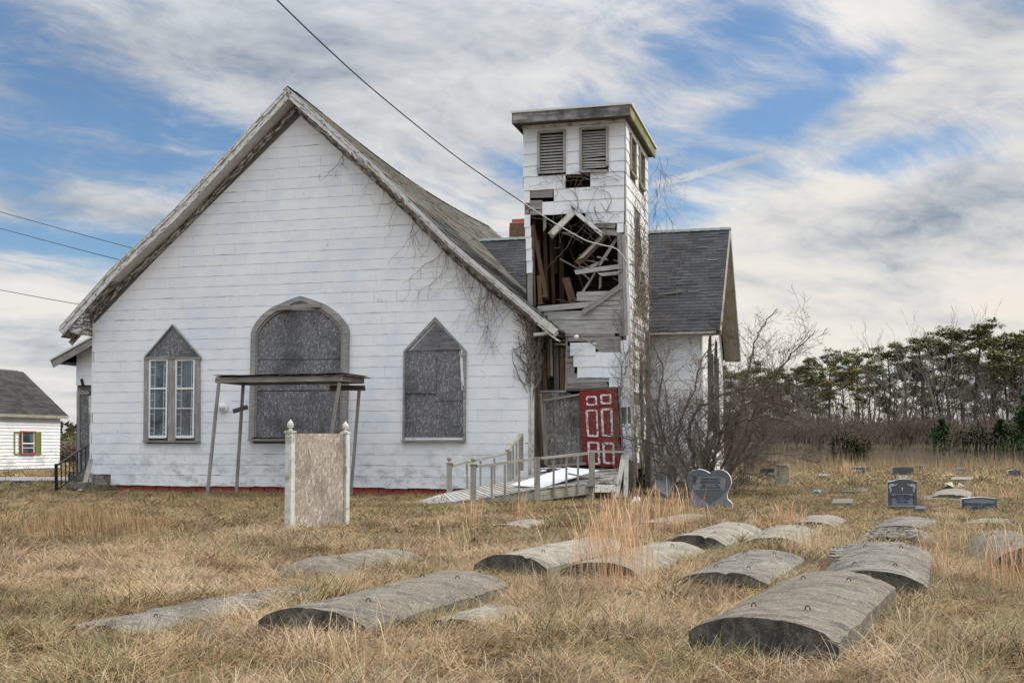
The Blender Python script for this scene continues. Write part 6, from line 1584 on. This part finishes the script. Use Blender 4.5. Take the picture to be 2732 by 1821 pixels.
for i in range(50):
    if i < 34: x = 2095 + i * 20 + rnd.uniform(-8, 8)
    else: x = 1890 + (i - 34) * 58 + rnd.uniform(-10, 10)
    Y = rnd.uniform(69, 84); k = i % 4; s = rnd.uniform(.62, 1.0) * (1.0 if x > 2300 else .8); p = DP(x, 1200, Y); loc = (p.x, Y, 0)
    an = ['behind the tan tablet headstone', 'left of the slate-grey headstone', 'above the slate-grey headstone', 'beside the rounded cedar', 'behind the wide dark headstone', 'above the cross stone', 'left of the bright young pine', 'behind the bright young pine', 'above the broad cedar', 'near the slim young pine', 'at the right edge of the wood']
    lb = '%s leafless %stree %s' % ('pale-barked' if k in (0, 2) else 'dark-barked', 'low ' if s < .8 else 'tall ', an[max(0, min(10, int((x - 2060) / 62)))] if i < 34 else ['deeper in the wood ', 'forward in the wood '][i % 2] + an[max(0, min(10, int((x - 2000) / 75)))])
    if i < 4: c = BARE[i]; c.location = loc; c.rotation_euler = (0, 0, i * 1.1); c.scale = (s, s, s); c['label'] = lb
    else: copyth(BARE[k], loc, rnd.random() * 6.28, (s * rnd.uniform(.8, 1.2), s, s), lb)
# evergreen shrubs in front of the wood
def evergreen(seed, H, Wd, mat, n=9500, pointed=True):
    rg = random.Random(seed); f = MB(); b = MB(); b.tube([(0, 0, -.1), (.05, 0, H * .5), (0, .03, H * .85)], [.07, .045, .015], 5)
    lob = [(Vector((rg.uniform(-1, 1) * Wd * .36, rg.uniform(-1, 1) * Wd * .36, H * rg.uniform(.12, .8))), rg.uniform(.22, .4) * Wd) for _ in range(26)]
    if pointed: lob = [(Vector((c.x * (1.15 - c.z / H), c.y * (1.15 - c.z / H), c.z)), r_ * (1.2 - .75 * c.z / H)) for c, r_ in lob] + [(Vector((0, 0, H * .9)), Wd * .1)]
    for k in range(n):
        c, r_ = lob[k % len(lob)]; v = Vector((rg.gauss(0, 1), rg.gauss(0, 1), rg.gauss(0, 1))).normalized() * r_ * rg.random() ** .35; p = c + v
        if p.z < .05: p.z = rg.uniform(.05, .4)
        a = rg.random() * 6.28; s = rg.uniform(.05, .12); d1 = (v.normalized() * .6 + Vector((math.cos(a), math.sin(a), .5))) * s; d2 = Vector((-math.sin(a), math.cos(a), rg.uniform(-.6, .6))) * s * .4
        f.add([p - d2, p + d2, p + d1], [(0, 1, 2)])
    return b, f
for sd, x, ytop, Wpx, Y, mt, lb, pt in ((31, 2266, 1158, 84, 58, 'cedar', 'rounded dark brown-green cedar shrub standing before the wood', False), (32, 2512, 1112, 70, 63, 'young_pine', 'bright green young pine with upright shoots', True),
        (33, 2600, 1135, 120, 60, 'cedar', 'broad brown-green cedar shrub right of the bright young pine', False), (34, 2668, 1112, 55, 60, 'young_pine', 'slim young pine between the broad cedar and the right edge', True),
        (35, 2735, 1045, 130, 58, 'young_pine', 'large dark green pine sapling cut by the right edge of the photo', True), (36, 2700, 1130, 80, 62, 'cedar', 'brownish cedar low behind the slim young pine', False), (37, 2455, 1150, 60, 72, 'cedar', 'small cedar shrub left of the bright young pine', False)):
    top = DP(x, ytop, Y); b, f = evergreen(sd, top.z, Wpx / F * Y, mt, pointed=pt); t = thing('evergreen_shrub', lb, 'shrub', (top.x, Y, 0), 0, 'evergreen shrubs before the wood'); b.build('trunk', M['bark_dark'], t); f.build('crown', M[mt], t)
# left distance: tree and brown bush between house and church
for sd, x, ytop, Wpx, Y, mt, lb in ((41, 186, 1163, 60, 120, 'needles', 'distant dark green tree between the small house and the church'), (42, 190, 1188, 60, 70, 'twig_tan', 'brown leafless thicket below the distant green tree'), (43, 168, 1200, 40, 75, 'twig_tan', 'brown thicket nearest the corner of the small house')):
    top = DP(x, ytop, Y); b, f = evergreen(sd, top.z, Wpx / F * Y * 1.4, mt, 7000, False); t = thing('distant_tree' if mt == 'needles' else 'thicket', lb, 'tree' if mt == 'needles' else 'bush', (top.x, Y, 0)); b.build('trunk', M['bark'], t); f.build('crown', M[mt], t)
# far wood closing the horizon
b = MB(); rg = random.Random(5)
for k in range(26000):
    a = rg.uniform(-1.3, 1.3); d = rg.uniform(240, 300); x, y = math.sin(a) * d, math.cos(a) * d; h = (4.5 + 3.0 * noise.noise((x * .03, y * .03, 1)) + 1.5 * noise.noise((x * .15, y * .15, 2)))
    z = rg.random() ** 1.2 * max(1.5, h) - .3; s = rg.uniform(.6, 1.5); t_ = rg.random() * 6.28
    b.add([(x, y, z), (x + s * math.cos(t_), y + s * math.sin(t_), z + s * .3), (x + s * .3, y, z + s)], [(0, 1, 2)])
tag(b.build('distant_wood', M['cedar']), 'low dark line of woodland on the horizon', 'woodland', kind='stuff')

# ---- bare shrubs at the tower corner and the side wing
def shrub(name, label, base, stems, rg, mat='shrub_bark', minr=.0045, depth=3, kids=(5, 7), spread=.62, droop=.0, dup=1):
    t = thing(name, label, 'shrub', tuple(base)); b = MB()
    stems = stems + [(x + rg.gauss(0, 55), y + abs(rg.gauss(0, 90)), Y_ + rg.gauss(0, .5), L_ * rg.uniform(.7, 1), q_ * .6) for (x, y, Y_, L_, q_) in stems for _ in range(dup)]
    for (tx, ty, tY, L, r_) in stems:
        r_ *= .72
        tgt = DP(tx, ty, tY); o = base + Vector((rg.uniform(-.15, .15), rg.uniform(-.15, .15), -.05)); d = (tgt - o); grow(b, o, d + Vector((0, 0, d.length * .06)), d.length * L * .95, r_, depth, rg, droop, spread, depth, (6, 4, 3, 3, 3), 6, .18, minr, kids, .30, 0)
    b.build('branches', M[mat], t, world=True); return t
rg = random.Random(77)
B1 = DP(1862, 1318, 27.2); B1.z = 0
shrub('bare_shrub', 'brown leafless shrub fanning low to the right below the arching boughs', B1, [(2160, 1000, 27.5, .9, .035), (2120, 1080, 27, .85, .045), (1990, 930, 28, .8, .04), (2090, 1170, 26.8, .75, .04), (1940, 1010, 28, .8, .045), (1870, 1000, 27.8, .7, .05), (2040, 1230, 27, .6, .03), (1820, 1080, 27.5, .75, .04), (1930, 1130, 27, .8, .04), (2010, 1060, 27.2, .9, .04)], rg, dup=0)
# long arching boughs of the big shrub, with twigs all along them
def bough(b, px, d0, d1, r0, rg, twig=16, tl=(.5, 1.3)):
    P_ = [DP(1650 + x * .5102, 580 + y * .5102, d0 + (d1 - d0) * i / (len(px) - 1)) for i, (x, y) in enumerate(px)]; pts = []
    for i in range(len(P_) - 1):
        p0, p1, p2, p3 = P_[max(i - 1, 0)], P_[i], P_[i + 1], P_[min(i + 2, len(P_) - 1)]
        for k in range(5):
            t = k / 5; pts.append(.5 * ((2 * p1) + (p2 - p0) * t + (2 * p0 - 5 * p1 + 4 * p2 - p3) * t * t + (3 * p1 - p0 - 3 * p2 + p3) * t ** 3) + Vector((rg.gauss(0, .02), rg.gauss(0, .03), rg.gauss(0, .02))))
    pts.append(P_[-1]); n = len(pts); b.tube(pts, [r0 * (1 - .78 * k / n) for k in range(n)], 6)
    for k in range(twig):
        i = rg.randint(int(n * .15), n - 2); d = (pts[i + 1] - pts[i]).normalized(); s = Vector((rg.uniform(-1, 1), rg.uniform(-1, 1), rg.uniform(-.5, 1)))
        grow(b, pts[i], d + s * .9, rg.uniform(*tl), r0 * .3 * (1 - .6 * i / n), 2, rg, 0, .6, 2, (4, 3, 3), 5, .15, .0045, (4, 6), .35, .02)
tb = thing('bare_shrub', 'dark arching boughs rising behind the heart-shaped stone and bending over to the right', 'shrub', tuple(DP(1890, 1316, 27.0)))
b = MB()
for px_, d0_, d1_, r0_ in (([(480, 1440), (470, 1290), (470, 1180), (560, 1100), (700, 1050), (900, 1060)], 27, 27, .055), ([(440, 1440), (400, 1300), (370, 1130), (400, 1020), (470, 960), (600, 910), (740, 880), (900, 860)], 27.2, 28, .05),
        ([(490, 1440), (500, 1280), (540, 1120), (640, 1000), (760, 960), (940, 990)], 26.8, 27.5, .045), ([(300, 1440), (290, 1320), (240, 1150), (205, 980), (235, 800), (170, 650)], 28.4, 28.8, .045),
        ([(500, 1430), (580, 1200), (650, 950), (680, 800), (705, 690), (760, 560), (830, 480)], 27.4, 29, .04), ([(520, 1430), (640, 1180), (740, 940), (850, 790), (920, 700), (1030, 590)], 27.2, 28.5, .038),
        ([(380, 1440), (330, 1250), (310, 1100), (400, 900), (430, 760), (500, 660)], 28, 29, .04), ([(450, 1440), (560, 1320), (720, 1240), (900, 1240)], 26.6, 26.8, .035), ([(420, 1440), (300, 1230), (160, 1170), (20, 1150), (-60, 1130)], 27.3, 27.0, .03),
        ([(540, 1430), (700, 1130), (800, 1060), (960, 1100)], 27, 27.4, .035)): bough(b, px_, d0_, d1_, r0_, rg)
b.build('branches', M['bark'], tb, world=True)
B2 = DP(1770, 1325, 27.4); B2.z = 0
shrub('bare_shrub', 'tangled leafless shrub filling the corner between tower and side wing', B2, [(1745, 840, 29, .85, .045), (1800, 900, 28.8, .85, .04), (1850, 950, 28.5, .8, .04), (1730, 980, 28.4, .85, .04), (1860, 1090, 28, .8, .04), (1770, 1010, 28.3, .85, .05), (1700, 1090, 28, .7, .035), (1820, 1150, 27.6, .75, .035), (1880, 1200, 27.5, .7, .03), (1780, 1180, 27.4, .7, .04)], rg, dup=0)
B3 = DP(1712, 1328, 27.6); B3.z = 0
shrub('bare_shrub', 'low twiggy shrub whose reddish shoots cross the red door', B3, [(1580, 1130, 27.2, .75, .015), (1570, 1180, 27.2, .7, .014), (1600, 1100, 27.3, .7, .015), (1650, 1090, 27.6, .8, .02), (1620, 1210, 27.2, .7, .013), (1700, 1130, 27.8, .8, .03), (1740, 1200, 27.4, .7, .02)], rg, 'twig_tan', .004, 2, (4, 6), dup=0)
B4 = DP(1828, 1322, 26.6); B4.z = 0
shrub('bare_shrub', 'low brushwood tangle just behind the heart-shaped stone', B4, [(1760, 1210, 26.6, .9, .03), (1900, 1190, 26.8, .9, .035), (1960, 1230, 26.5, .9, .03), (1800, 1150, 26.8, .9, .03), (1870, 1120, 27, .85, .035), (1990, 1180, 26.8, .9, .03), (1730, 1260, 26.4, .7, .02)], rg, dup=0)
B5 = DP(1990, 1285, 34); B5.z = 0
shrub('bare_shrub', 'loose brown thicket between the side wing and the tan tablet headstone', B5, [(1930, 1010, 34, .85, .03), (2000, 960, 34.5, .9, .03), (2060, 1000, 34, .85, .025), (1900, 1080, 34, .85, .03), (2010, 1110, 33.5, .8, .03), (1950, 1160, 33.5, .8, .025)], rg)
# ---- vines
def vine(label, seeds, plane, rg, mat='vine', r_=.007, steps=26, st=.09, bias=(0, 0), br=.18, bounds=None, out=.03):
    """random creepers crawling over a plane: plane(a,b)->world point, a across, b up"""
    b = MB(); start = None
    def crawl(a, h, ang, n, rr, dep):
        pts = []
        for i in range(n):
            p = plane(a, h, out * rg.uniform(.2, 2.2)); pts.append(p)
            ang += rg.uniform(-.45, .45); a += math.cos(ang) * st + bias[0] * st; h += math.sin(ang) * st + bias[1] * st
            if bounds and not (bounds[0] < a < bounds[1] and bounds[2] < h < bounds[3]): break
            if dep > 0 and rg.random() < br: crawl(a, h, ang + rg.choice((-1, 1)) * rg.uniform(.5, 1.3), int(n * rg.uniform(.3, .6)), rr * .65, dep - 1)
        if len(pts) > 2: b.tube(pts, [rr * (1 - .6 * k / len(pts)) for k in range(len(pts))], 3)
    for s in seeds: crawl(*s, r_ * rg.uniform(.7, 1.5), 3)
    o = b.build('dry_vine', M[mat], loc=tuple(plane(seeds[0][0], seeds[0][1], 0))); tag(o, label, 'vine'); return o
rg = random.Random(99); MC = MW[church]
pl_side = lambda a, h, o: MC @ Vector((TU1 + .04 + o, a, h))
vine('thick dry vine climbing the sunlit side wall of the tower', [(rg.uniform(.7, 4.0), rg.uniform(.2, 5.5), R(rg.uniform(60, 120)), rg.randint(20, 50)) for _ in range(20)], pl_side, rg, bounds=(.52, 4.4, 0, 8.3), bias=(0, .25), r_=.008)
vine('matted vine around the pointed opening of the tower side', [(rg.uniform(1.3, 3.6), rg.uniform(4.8, 7.2), rg.uniform(0, 6.28), rg.randint(12, 28)) for _ in range(34)], pl_side, rg, bounds=(.9, 4.6, 4.2, 8.1), r_=.008, out=.06)
pl_back = lambda a, h, o: MC @ Vector((TU1 + .25 + a, TB - .05 + o * 3, h))
vine('dead vine strands dangling off the back corner of the tower cornice', [(rg.uniform(-.1, .3), rg.uniform(7.2, 9.3), R(rg.uniform(-130, -50)), rg.randint(10, 30)) for _ in range(26)], pl_back, rg, bounds=(-.4, .9, 5.2, 9.6), r_=.005, bias=(0, -.2))
pl_tf = lambda a, h, o: MC @ Vector((a, TW - .03 - o, h))
vine('thin vine tendrils spreading over the upper front of the tower', [(rg.uniform(1.4, 2.3), rg.uniform(7.6, 8.0), R(rg.uniform(150, 200)), rg.randint(10, 26)) for _ in range(5)] + [(rg.uniform(.2, 2.3), rg.uniform(6.6, 7.4), rg.uniform(0, 6.28), rg.randint(8, 20)) for _ in range(13)], pl_tf, rg, bounds=(-.2, 2.35, 6.2, 8.3), r_=.007)
vine('dead tendrils hanging inside the broken hole of the tower', [(rg.uniform(.4, 1.6), rg.uniform(6.6, 7.2), R(rg.uniform(-110, -70)), rg.randint(8, 16)) for _ in range(4)], pl_tf, rg, bounds=(.2, 2.0, 5.0, 7.4), r_=.009, bias=(0, -.3))
vine('vine running up the broken right corner of the tower front', [(rg.uniform(2.15, 2.4), rg.uniform(.4, 5), R(rg.uniform(75, 105)), rg.randint(20, 45)) for _ in range(9)], pl_tf, rg, bounds=(1.95, 2.6, 0.1, 7.0), r_=.010, bias=(0, .2))
pl_f = lambda a, h, o: MC @ Vector((a, -.06 - o, h))
seeds = []
for k in range(50):
    u = -5.2 + 5.1 * rg.random() ** .62; zt = ztop(u) - .42; seeds.append((u, zt, R(rg.uniform(-140, -20)), int(rg.uniform(4, 13) * (1 + .4 * (u > -3)))))
vine('dry creeper fringe hanging under the right gable edge', seeds, pl_f, rg, bounds=(-6, 0.2, 3.2, 10), r_=.006, st=.085, bias=(0, -.1), br=.22)
pl_r = lambda a, h, o: MC @ Vector((a, -.12 - o, ztop(a) - .36 + h))
vine('thick creeper stems lying along the right gable edge', [(-4.6 + k * .3, rg.uniform(-.05, .08), 0.0, 18) for k in range(15)] , lambda a, h, o: MC @ Vector((min(a, .3), -.47 - o * .6, ztop(min(a, .3)) - .3 + (h % .12))), rg, r_=.012, st=.1, br=.3)
vine('creeper trunk rising at the corner between front wall and tower', [(rg.uniform(-.12, .18), rg.uniform(2.4, 4.2), R(rg.uniform(60, 120)), rg.randint(12, 26)) for _ in range(40)], pl_f, rg, bounds=(-.45, .35, 2.2, 4.6), r_=.012)

# ---- tall dry grasses
def clump(name, label, x, y, spread, h, n, mat, cat='grass clump', lean=.30, wid=.004, dep=.35, sd=0):
    r_ = random.Random(sd + int(x)); c = G(x, y); b = MB(); sx = spread / F * c.y / 2
    for i in range(n):
        p = Vector((c.x + (r_.gauss(0, .75) + (.6 if r_.random() < .3 else -.15)) * sx, c.y + r_.gauss(0, dep), -.02)); hh = h * r_.uniform(.45, 1.05); a = r_.random() * 6.28
        l = Vector((math.cos(a), math.sin(a), 0)) * lean * hh * r_.uniform(.2, 1.4); s = Vector((math.cos(a + 1.57), math.sin(a + 1.57), 0)) * wid * r_.uniform(.6, 1.2) * .5
        q = [p, p + l * .25 + Vector((0, 0, hh * .5)), p + l * .6 + Vector((0, 0, hh * .82)), p + l + Vector((0, 0, hh))]
        b.add([q[0] - s, q[0] + s, q[1] - s, q[1] + s, q[2] - s * 1.6, q[2] + s * 1.6, q[3]], [(0, 1, 3, 2), (2, 3, 5, 4), (4, 5, 6)])
        for k in range(3):   # seed wisps on the upper half
            t = r_.uniform(.4, .92); m_ = q[0].lerp(q[3], t); d = Vector((r_.uniform(-1, 1), r_.uniform(-1, 1), 1.6)).normalized() * r_.uniform(.04, .12)
            b.add([m_ - s * .5, m_ + s * .5, m_ + d], [(0, 1, 2)])
    o = b.build(name, M[mat], loc=tuple(c)); tag(o, label, cat); return o
CL = [(1620, 1555, 120, .74, 105, 'sedge', 'tallest stand of orange broomsedge, in front of the pale stained vault lid'), (1600, 1500, 60, .66, 70, 'sedge', 'orange broomsedge beside the black arched vault end'),
      (1690, 1530, 70, .62, 70, 'sedge', 'thinner orange broomsedge right of the tallest stand'), (1780, 1415, 100, .80, 110, 'sedge', 'second stand of orange broomsedge left of the heart-shaped stone'), (1660, 1430, 90, .72, 90, 'sedge', 'orange broomsedge between the ramp end and the heart-shaped stone'),
      (1265, 1405, 26, .62, 26, 'sedge', 'slender orange tuft before the ball-topped ramp post'), (1388, 1400, 20, .58, 16, 'sedge', 'slender orange tuft below the middle of the ramp'),
      (2712, 1585, 90, .66, 85, 'sedge', 'orange broomsedge before the vault lid at the right edge'), (2165, 1485, 140, .46, 120, 'straw', 'pale tall grass between the two rows of vault lids right of centre'), (2110, 1410, 90, .42, 60, 'sedge', 'thin orange grass over the pale lid right of the heart stone'),
      (2530, 1560, 90, .62, 50, 'sedge', 'thin tall weeds in the gap left of the rightmost vault lid'), (2580, 1470, 160, .50, 110, 'straw', 'pale tall grass beyond the cracked lid, toward the right edge'), (1215, 1500, 70, .52, 40, 'straw', 'thin pale grass left of the black arched vault end'),
      (2262, 1272, 34, .62, 110, 'sedge', 'golden tuft beside the slate-grey headstone far back'), (2470, 1740, 60, .32, 40, 'straw', 'loose straw stems right of the nearest vault lid'), (930, 1765, 120, .30, 50, 'straw', 'loose straw stems in the foreground below the long low lid'),
      (1490, 1325, 60, .30, 50, 'straw', 'dry stalks under the raised side of the ramp'), (2640, 1330, 120, .35, 90, 'sedge', 'light orange grass right of the long low headstone'), (1895, 1395, 26, .5, 8, 'twig_tan', 'three dark weed stalks on the smooth pale lid')]
for i, (x, y, s, h, n, mt, lb) in enumerate(CL): clump('tall_grass', lb, x, y, s, h, n, mt, wid=.0045 if y > 1450 else .007, sd=i)
r_ = random.Random(3); b = MB()
for i in range(2600):
    x, y = r_.gauss(240, 130), 1412 + r_.gauss(0, 16); c = G(x, max(1370, y)); hh = r_.uniform(.16, .36) * (1 - min(.8, abs(x - 240) / 420)); a = r_.random() * 6.28; l = Vector((math.cos(a), math.sin(a), 0)) * hh * .35; s = Vector((math.cos(a + 1.57), math.sin(a + 1.57), 0)) * .0035
    b.add([c - s, c + s, c + l * .5 + s + Vector((0, 0, hh * .6)), c + l * .5 - s + Vector((0, 0, hh * .6)), c + l + Vector((0, 0, hh))], [(0, 1, 2, 3), (3, 2, 4)])
tag(b.build('rusty_grass_patch', plain('rusty_brown_grass', (.34, .23, .125), .85, var=.3, scale=4)), 'rust-brown patch of upright fine grass on the left lawn', 'grass', kind='stuff')
# ---- reeds
b = MB(); b2 = MB(); r_ = random.Random(8)
for i in range(15000):
    x = r_.uniform(1880, 2860); Y = r_.uniform(55, 68); c = DP(x, 1200, Y); c.z = -.02; hh = r_.uniform(.5, 1.15) * (1 if r_.random() < .9 else 1.45) * (0.75 + .45 * noise.noise((x * .012, Y * .1, 0)) + .25) ; a = r_.random() * 6.28
    l = Vector((math.cos(a), math.sin(a), 0)) * hh * .16; wd = r_.uniform(.006, .013); s = Vector((1, 0, 0)) * wd
    if x < 1960 and Y < 60: continue
    B_ = b2 if (Y < 58.5 and r_.random() < .6) else b
    if B_ is b2: hh *= .62; c.y -= rnd.random() ** 2 * 9; c = DP(x, 1200, c.y); c.z = -.02
    B_.add([c - s, c + s, c + l * .5 + s * .7 + Vector((0, 0, hh * .6)), c + l * .5 - s * .7 + Vector((0, 0, hh * .6)), c + l + Vector((0, 0, hh))], [(0, 1, 2, 3), (3, 2, 4)])
    if hh > 1.1:
        p = c + l + Vector((0, 0, hh)); B_.add([p - s * 1.8 - Vector((0, 0, .22)), p + s * 2.2 - Vector((0, 0, .1)), p + Vector((.02, 0, .05))], [(0, 1, 2)])
tag(b.build('reed_bed', M['reed']), 'band of tan reeds in front of the wood', 'reeds', kind='stuff'); tag(b2.build('golden_grass_band', M['reed_gold']), 'golden dry grass along the front of the reeds', 'grass', kind='stuff')

# ================================================================ brushwood and turf by geometry nodes
def scatter(name, label, srcs, pts, rots, scl, kinds, cat='grass'):
    coll = bpy.data.collections.new(name + '_kinds')
    for s in srcs: coll.objects.link(s); COL.objects.unlink(s)
    me = bpy.data.meshes.new(name); me.from_pydata(pts, [], [])
    a = me.attributes.new('rot', 'FLOAT_VECTOR', 'POINT'); a.data.foreach_set('vector', [c for v in rots for c in v])
    a = me.attributes.new('scl', 'FLOAT', 'POINT'); a.data.foreach_set('value', scl)
    a = me.attributes.new('kind', 'INT', 'POINT'); a.data.foreach_set('value', kinds)
    o = bpy.data.objects.new(name, me); COL.objects.link(o)
    g = bpy.data.node_groups.new(name, 'GeometryNodeTree'); g.interface.new_socket('Geometry', in_out='INPUT', socket_type='NodeSocketGeometry'); g.interface.new_socket('Geometry', in_out='OUTPUT', socket_type='NodeSocketGeometry')
    gi, go = g.nodes.new('NodeGroupInput'), g.nodes.new('NodeGroupOutput'); iop = g.nodes.new('GeometryNodeInstanceOnPoints'); ci = g.nodes.new('GeometryNodeCollectionInfo')
    ci.inputs['Collection'].default_value = coll; ci.inputs['Separate Children'].default_value = True; ci.inputs['Reset Children'].default_value = True
    def na(nm, dt):
        n = g.nodes.new('GeometryNodeInputNamedAttribute'); n.data_type = dt; n.inputs['Name'].default_value = nm; return n.outputs['Attribute']
    lk = g.links.new; lk(gi.outputs[0], iop.inputs['Points']); lk(ci.outputs[0], iop.inputs['Instance']); iop.inputs['Pick Instance'].default_value = True
    lk(na('kind', 'INT'), iop.inputs['Instance Index']); lk(na('rot', 'FLOAT_VECTOR'), iop.inputs['Rotation']); lk(na('scl', 'FLOAT'), iop.inputs['Scale']); lk(iop.outputs[0], go.inputs[0])
    md = o.modifiers.new('scatter', 'NODES'); md.node_group = g; tag(o, label, cat, kind='stuff'); return o
def blade_clump(name, n, rad, Lr, wid, flat, seed, seg=3, mat='grass', gb=0.0):
    r_ = random.Random(seed); vs = []; fs = []; tone = []
    for i in range(n):
        a = r_.random() * 6.283; rr = rad * math.sqrt(r_.random()); p = Vector((math.cos(a) * rr, math.sin(a) * rr, -.01)); L = r_.uniform(*Lr); h = r_.random() * 6.283
        if r_.random() < .5: h = 0.6 + r_.gauss(0, .7)
        e = r_.uniform(.25, 1.45) * (1 - flat * .55); bend = r_.uniform(.2, 1.2) * flat; w_ = wid * r_.uniform(.6, 1.3); green = min(1.3, r_.random() + gb); t0 = r_.random()
        if green > .82: e = min(1.35, e + .35); bend *= .6
        b0 = len(vs); q = p.copy(); sd = Vector((-math.sin(h), math.cos(h), 0)); tw = r_.uniform(-.5, .5); sd = (sd + Vector((0, 0, tw))).normalized()
        for k in range(seg + 1):
            f = k / seg; ww = w_ * (1 - f) ** .6 * .5 if k < seg else 0
            if k < seg: vs += [q - sd * ww, q + sd * ww]; tone += [(t0, green, f, 1)] * 2
            else: vs.append(q.copy()); tone.append((t0, green, f, 1))
            ee = e - bend * f * 1.4; h += r_.uniform(-.15, .15); q = q + Vector((math.cos(h) * math.cos(ee), math.sin(h) * math.cos(ee), math.sin(ee))) * (L / seg)
            if q.z < .012: q.z = .012 + r_.random() * .02
        for k in range(seg - 1): fs.append((b0 + 2 * k, b0 + 2 * k + 1, b0 + 2 * k + 3, b0 + 2 * k + 2))
        fs.append((b0 + 2 * seg - 2, b0 + 2 * seg - 1, b0 + 2 * seg))
    me = bpy.data.meshes.new(name); me.from_pydata([tuple(v) for v in vs], [], fs); me.materials.append(M[mat])
    at = me.attributes.new('tone', 'FLOAT_COLOR', 'POINT'); at.data.foreach_set('color', [c for t in tone for c in t])
    o = bpy.data.objects.new(name, me); COL.objects.link(o); return o
def blocked(x, y, m=0.0):
    for c, a, hl, hw in FOOT:
        dx, dy = x - c.x, y - c.y; l = dx * a.x + dy * a.y; s = dx * a.y - dy * a.x
        if abs(l) < hl + m and abs(s) < hw + m: return True
    u, w = toL(x, y)
    if -12.3 < u < 0 and w > -.45: return True
    if 0 <= u < 2.3 and w > .6: return True
    if 0 <= u < 3.7 and w > 4.6: return True
    if -15 < u < -12.3 and w > 3.1: return True
    if 36.4 < y < 41.7 and x < -13.2: return True
    if w > 5 and w < 17.3 and u < -25.8 and u > -30.6: return True
    return False
def field(y0, y1, dens, margin, m_block, rg, smin, smax, tilt=.12, clumpy=0.0):
    pts, rots, scl = [], [], []
    area = 0; n = 0
    ystep = .5 if y1 < 35 else 2
    y = y0
    while y < y1:
        hw = y * .4407 + margin; N_ = dens * ystep * 2 * hw; N_ = int(N_) + (rg.random() < N_ - int(N_))
        for _ in range(N_):
            X, Yy = rg.uniform(-hw, hw), y + rg.random() * ystep
            if clumpy and rg.random() < .6 and noise.noise((X * 1.3, Yy * 1.3, 4.2)) < -clumpy * rg.random(): continue
            if blocked(X, Yy, m_block): continue
            pts.append((X, Yy, ground_h(X, Yy) - .005)); rots.append((rg.gauss(0, tilt), rg.gauss(0, tilt), rg.random() * 6.283 if rg.random() < .45 else rg.gauss(.3, .6)))
            k = noise.noise((X * 1.1, Yy * 1.1, 9)) * .75 + .95; uu, ww = toL(X, Yy); near_wall = (.12 if ww > -.7 else .35) if (-13 < uu < .5 and -1.6 < ww) else 1.0; scl.append(rg.uniform(smin, smax) * k * near_wall)
        y += ystep
    return pts, rots, scl
rg = random.Random(2024)
S1 = [blade_clump('turf_near_%d' % i if False else 'grass_tuft', 120, .17, (.10, .33), .0040, .92, 100 + i, 4) for i in range(6)]
p, r2, s = field(3.2, 15, 62, 4.6, -.02, rg, .60, 1.25, .12, .75)
scatter('near_grass', 'matted straw-coloured winter grass in the foreground', S1, p, r2, s, [rg.randrange(6) for _ in p])
S2 = [blade_clump('grass_tuft', 90, .24, (.09, .26), .0068, .88, 200 + i, 3) for i in range(5)]
p, r2, s = field(15, 34, 28, 5, -.07, rg, .6, 1.15, .12, .4)
scatter('middle_grass', 'matted winter grass between the graves and the church', S2, p, r2, s, [rg.randrange(5) for _ in p])
S3 = [blade_clump('grass_tuft', 80, .6, (.12, .30), .018, .8, 300 + i, 2) for i in range(4)]
p, r2, s = field(34, 75, 4.2, 9, 0.0, rg, .7, 1.2)
scatter('far_grass', 'dry grass of the far graveyard', S3, p, r2, s, [rg.randrange(4) for _ in p])
# coarse tufts with longer curved stems
S4 = [blade_clump('grass_tuft', 46, .10, (.16, .36), .0045, .75, 400 + i, 5, gb=.75 * (i % 2)) for i in range(4)]
p, r2, s = field(4.2, 22, 2.6, 1.6, -.02, rg, .6, 1.1, .2, .5)
# tufts hugging the edges of the vaults
for c, a, hl, hw in FOOT[:22]:
    n = int((hl + hw) * 4)
    for _ in range(n):
        if rg.random() < hl / (hl + hw): l, q = rg.uniform(-hl, hl), rg.choice((-1, 1)) * (hw + .06)
        else: l, q = rg.choice((-1, 1)) * (hl + .07), rg.uniform(-hw, hw)
        x, y = c.x + a.x * l + a.y * q, c.y + a.y * l - a.x * q; p.append((x, y, -.01)); r2.append((rg.gauss(0, .15), rg.gauss(0, .15), rg.random() * 6.28)); s.append(rg.uniform(.35, .65))
scatter('coarse_tufts', 'coarser curved tufts scattered through the near grass and around the vault lids', S4, p, r2, s, [rg.randrange(4) for _ in p])
# brushwood under the far wood
SB = []
for i in range(4):
    b = MB(); g_ = random.Random(500 + i)
    for k in range(9): grow(b, Vector((g_.uniform(-.4, .4), g_.uniform(-.4, .4), -.05)), Vector((g_.uniform(-.5, .5), g_.uniform(-.5, .5), 1)), g_.uniform(1.2, 2.2), .02, 2, g_, 0, .6, 2, (3, 3, 3), 4, .2, .007, (3, 5), .3, .05)
    SB.append(b.build('brush_bundle', M['twig_tan'] if i % 2 else M['bark']))
p, r2, s = [], [], []
for i in range(2300):
    x = rg.uniform(1860, 2900); Y = rg.uniform(66, 84); c = DP(x, 1200, Y); p.append((c.x, Y, 0)); r2.append((0, 0, rg.random() * 6.28)); s.append(rg.uniform(.5, 1.5) * (.8 + .5 * noise.noise((x * .01, Y * .2, 3))))
scatter('brushwood', 'brown leafless brushwood under the far wood', SB, p, r2, s, [rg.randrange(4) for _ in p], 'brushwood')
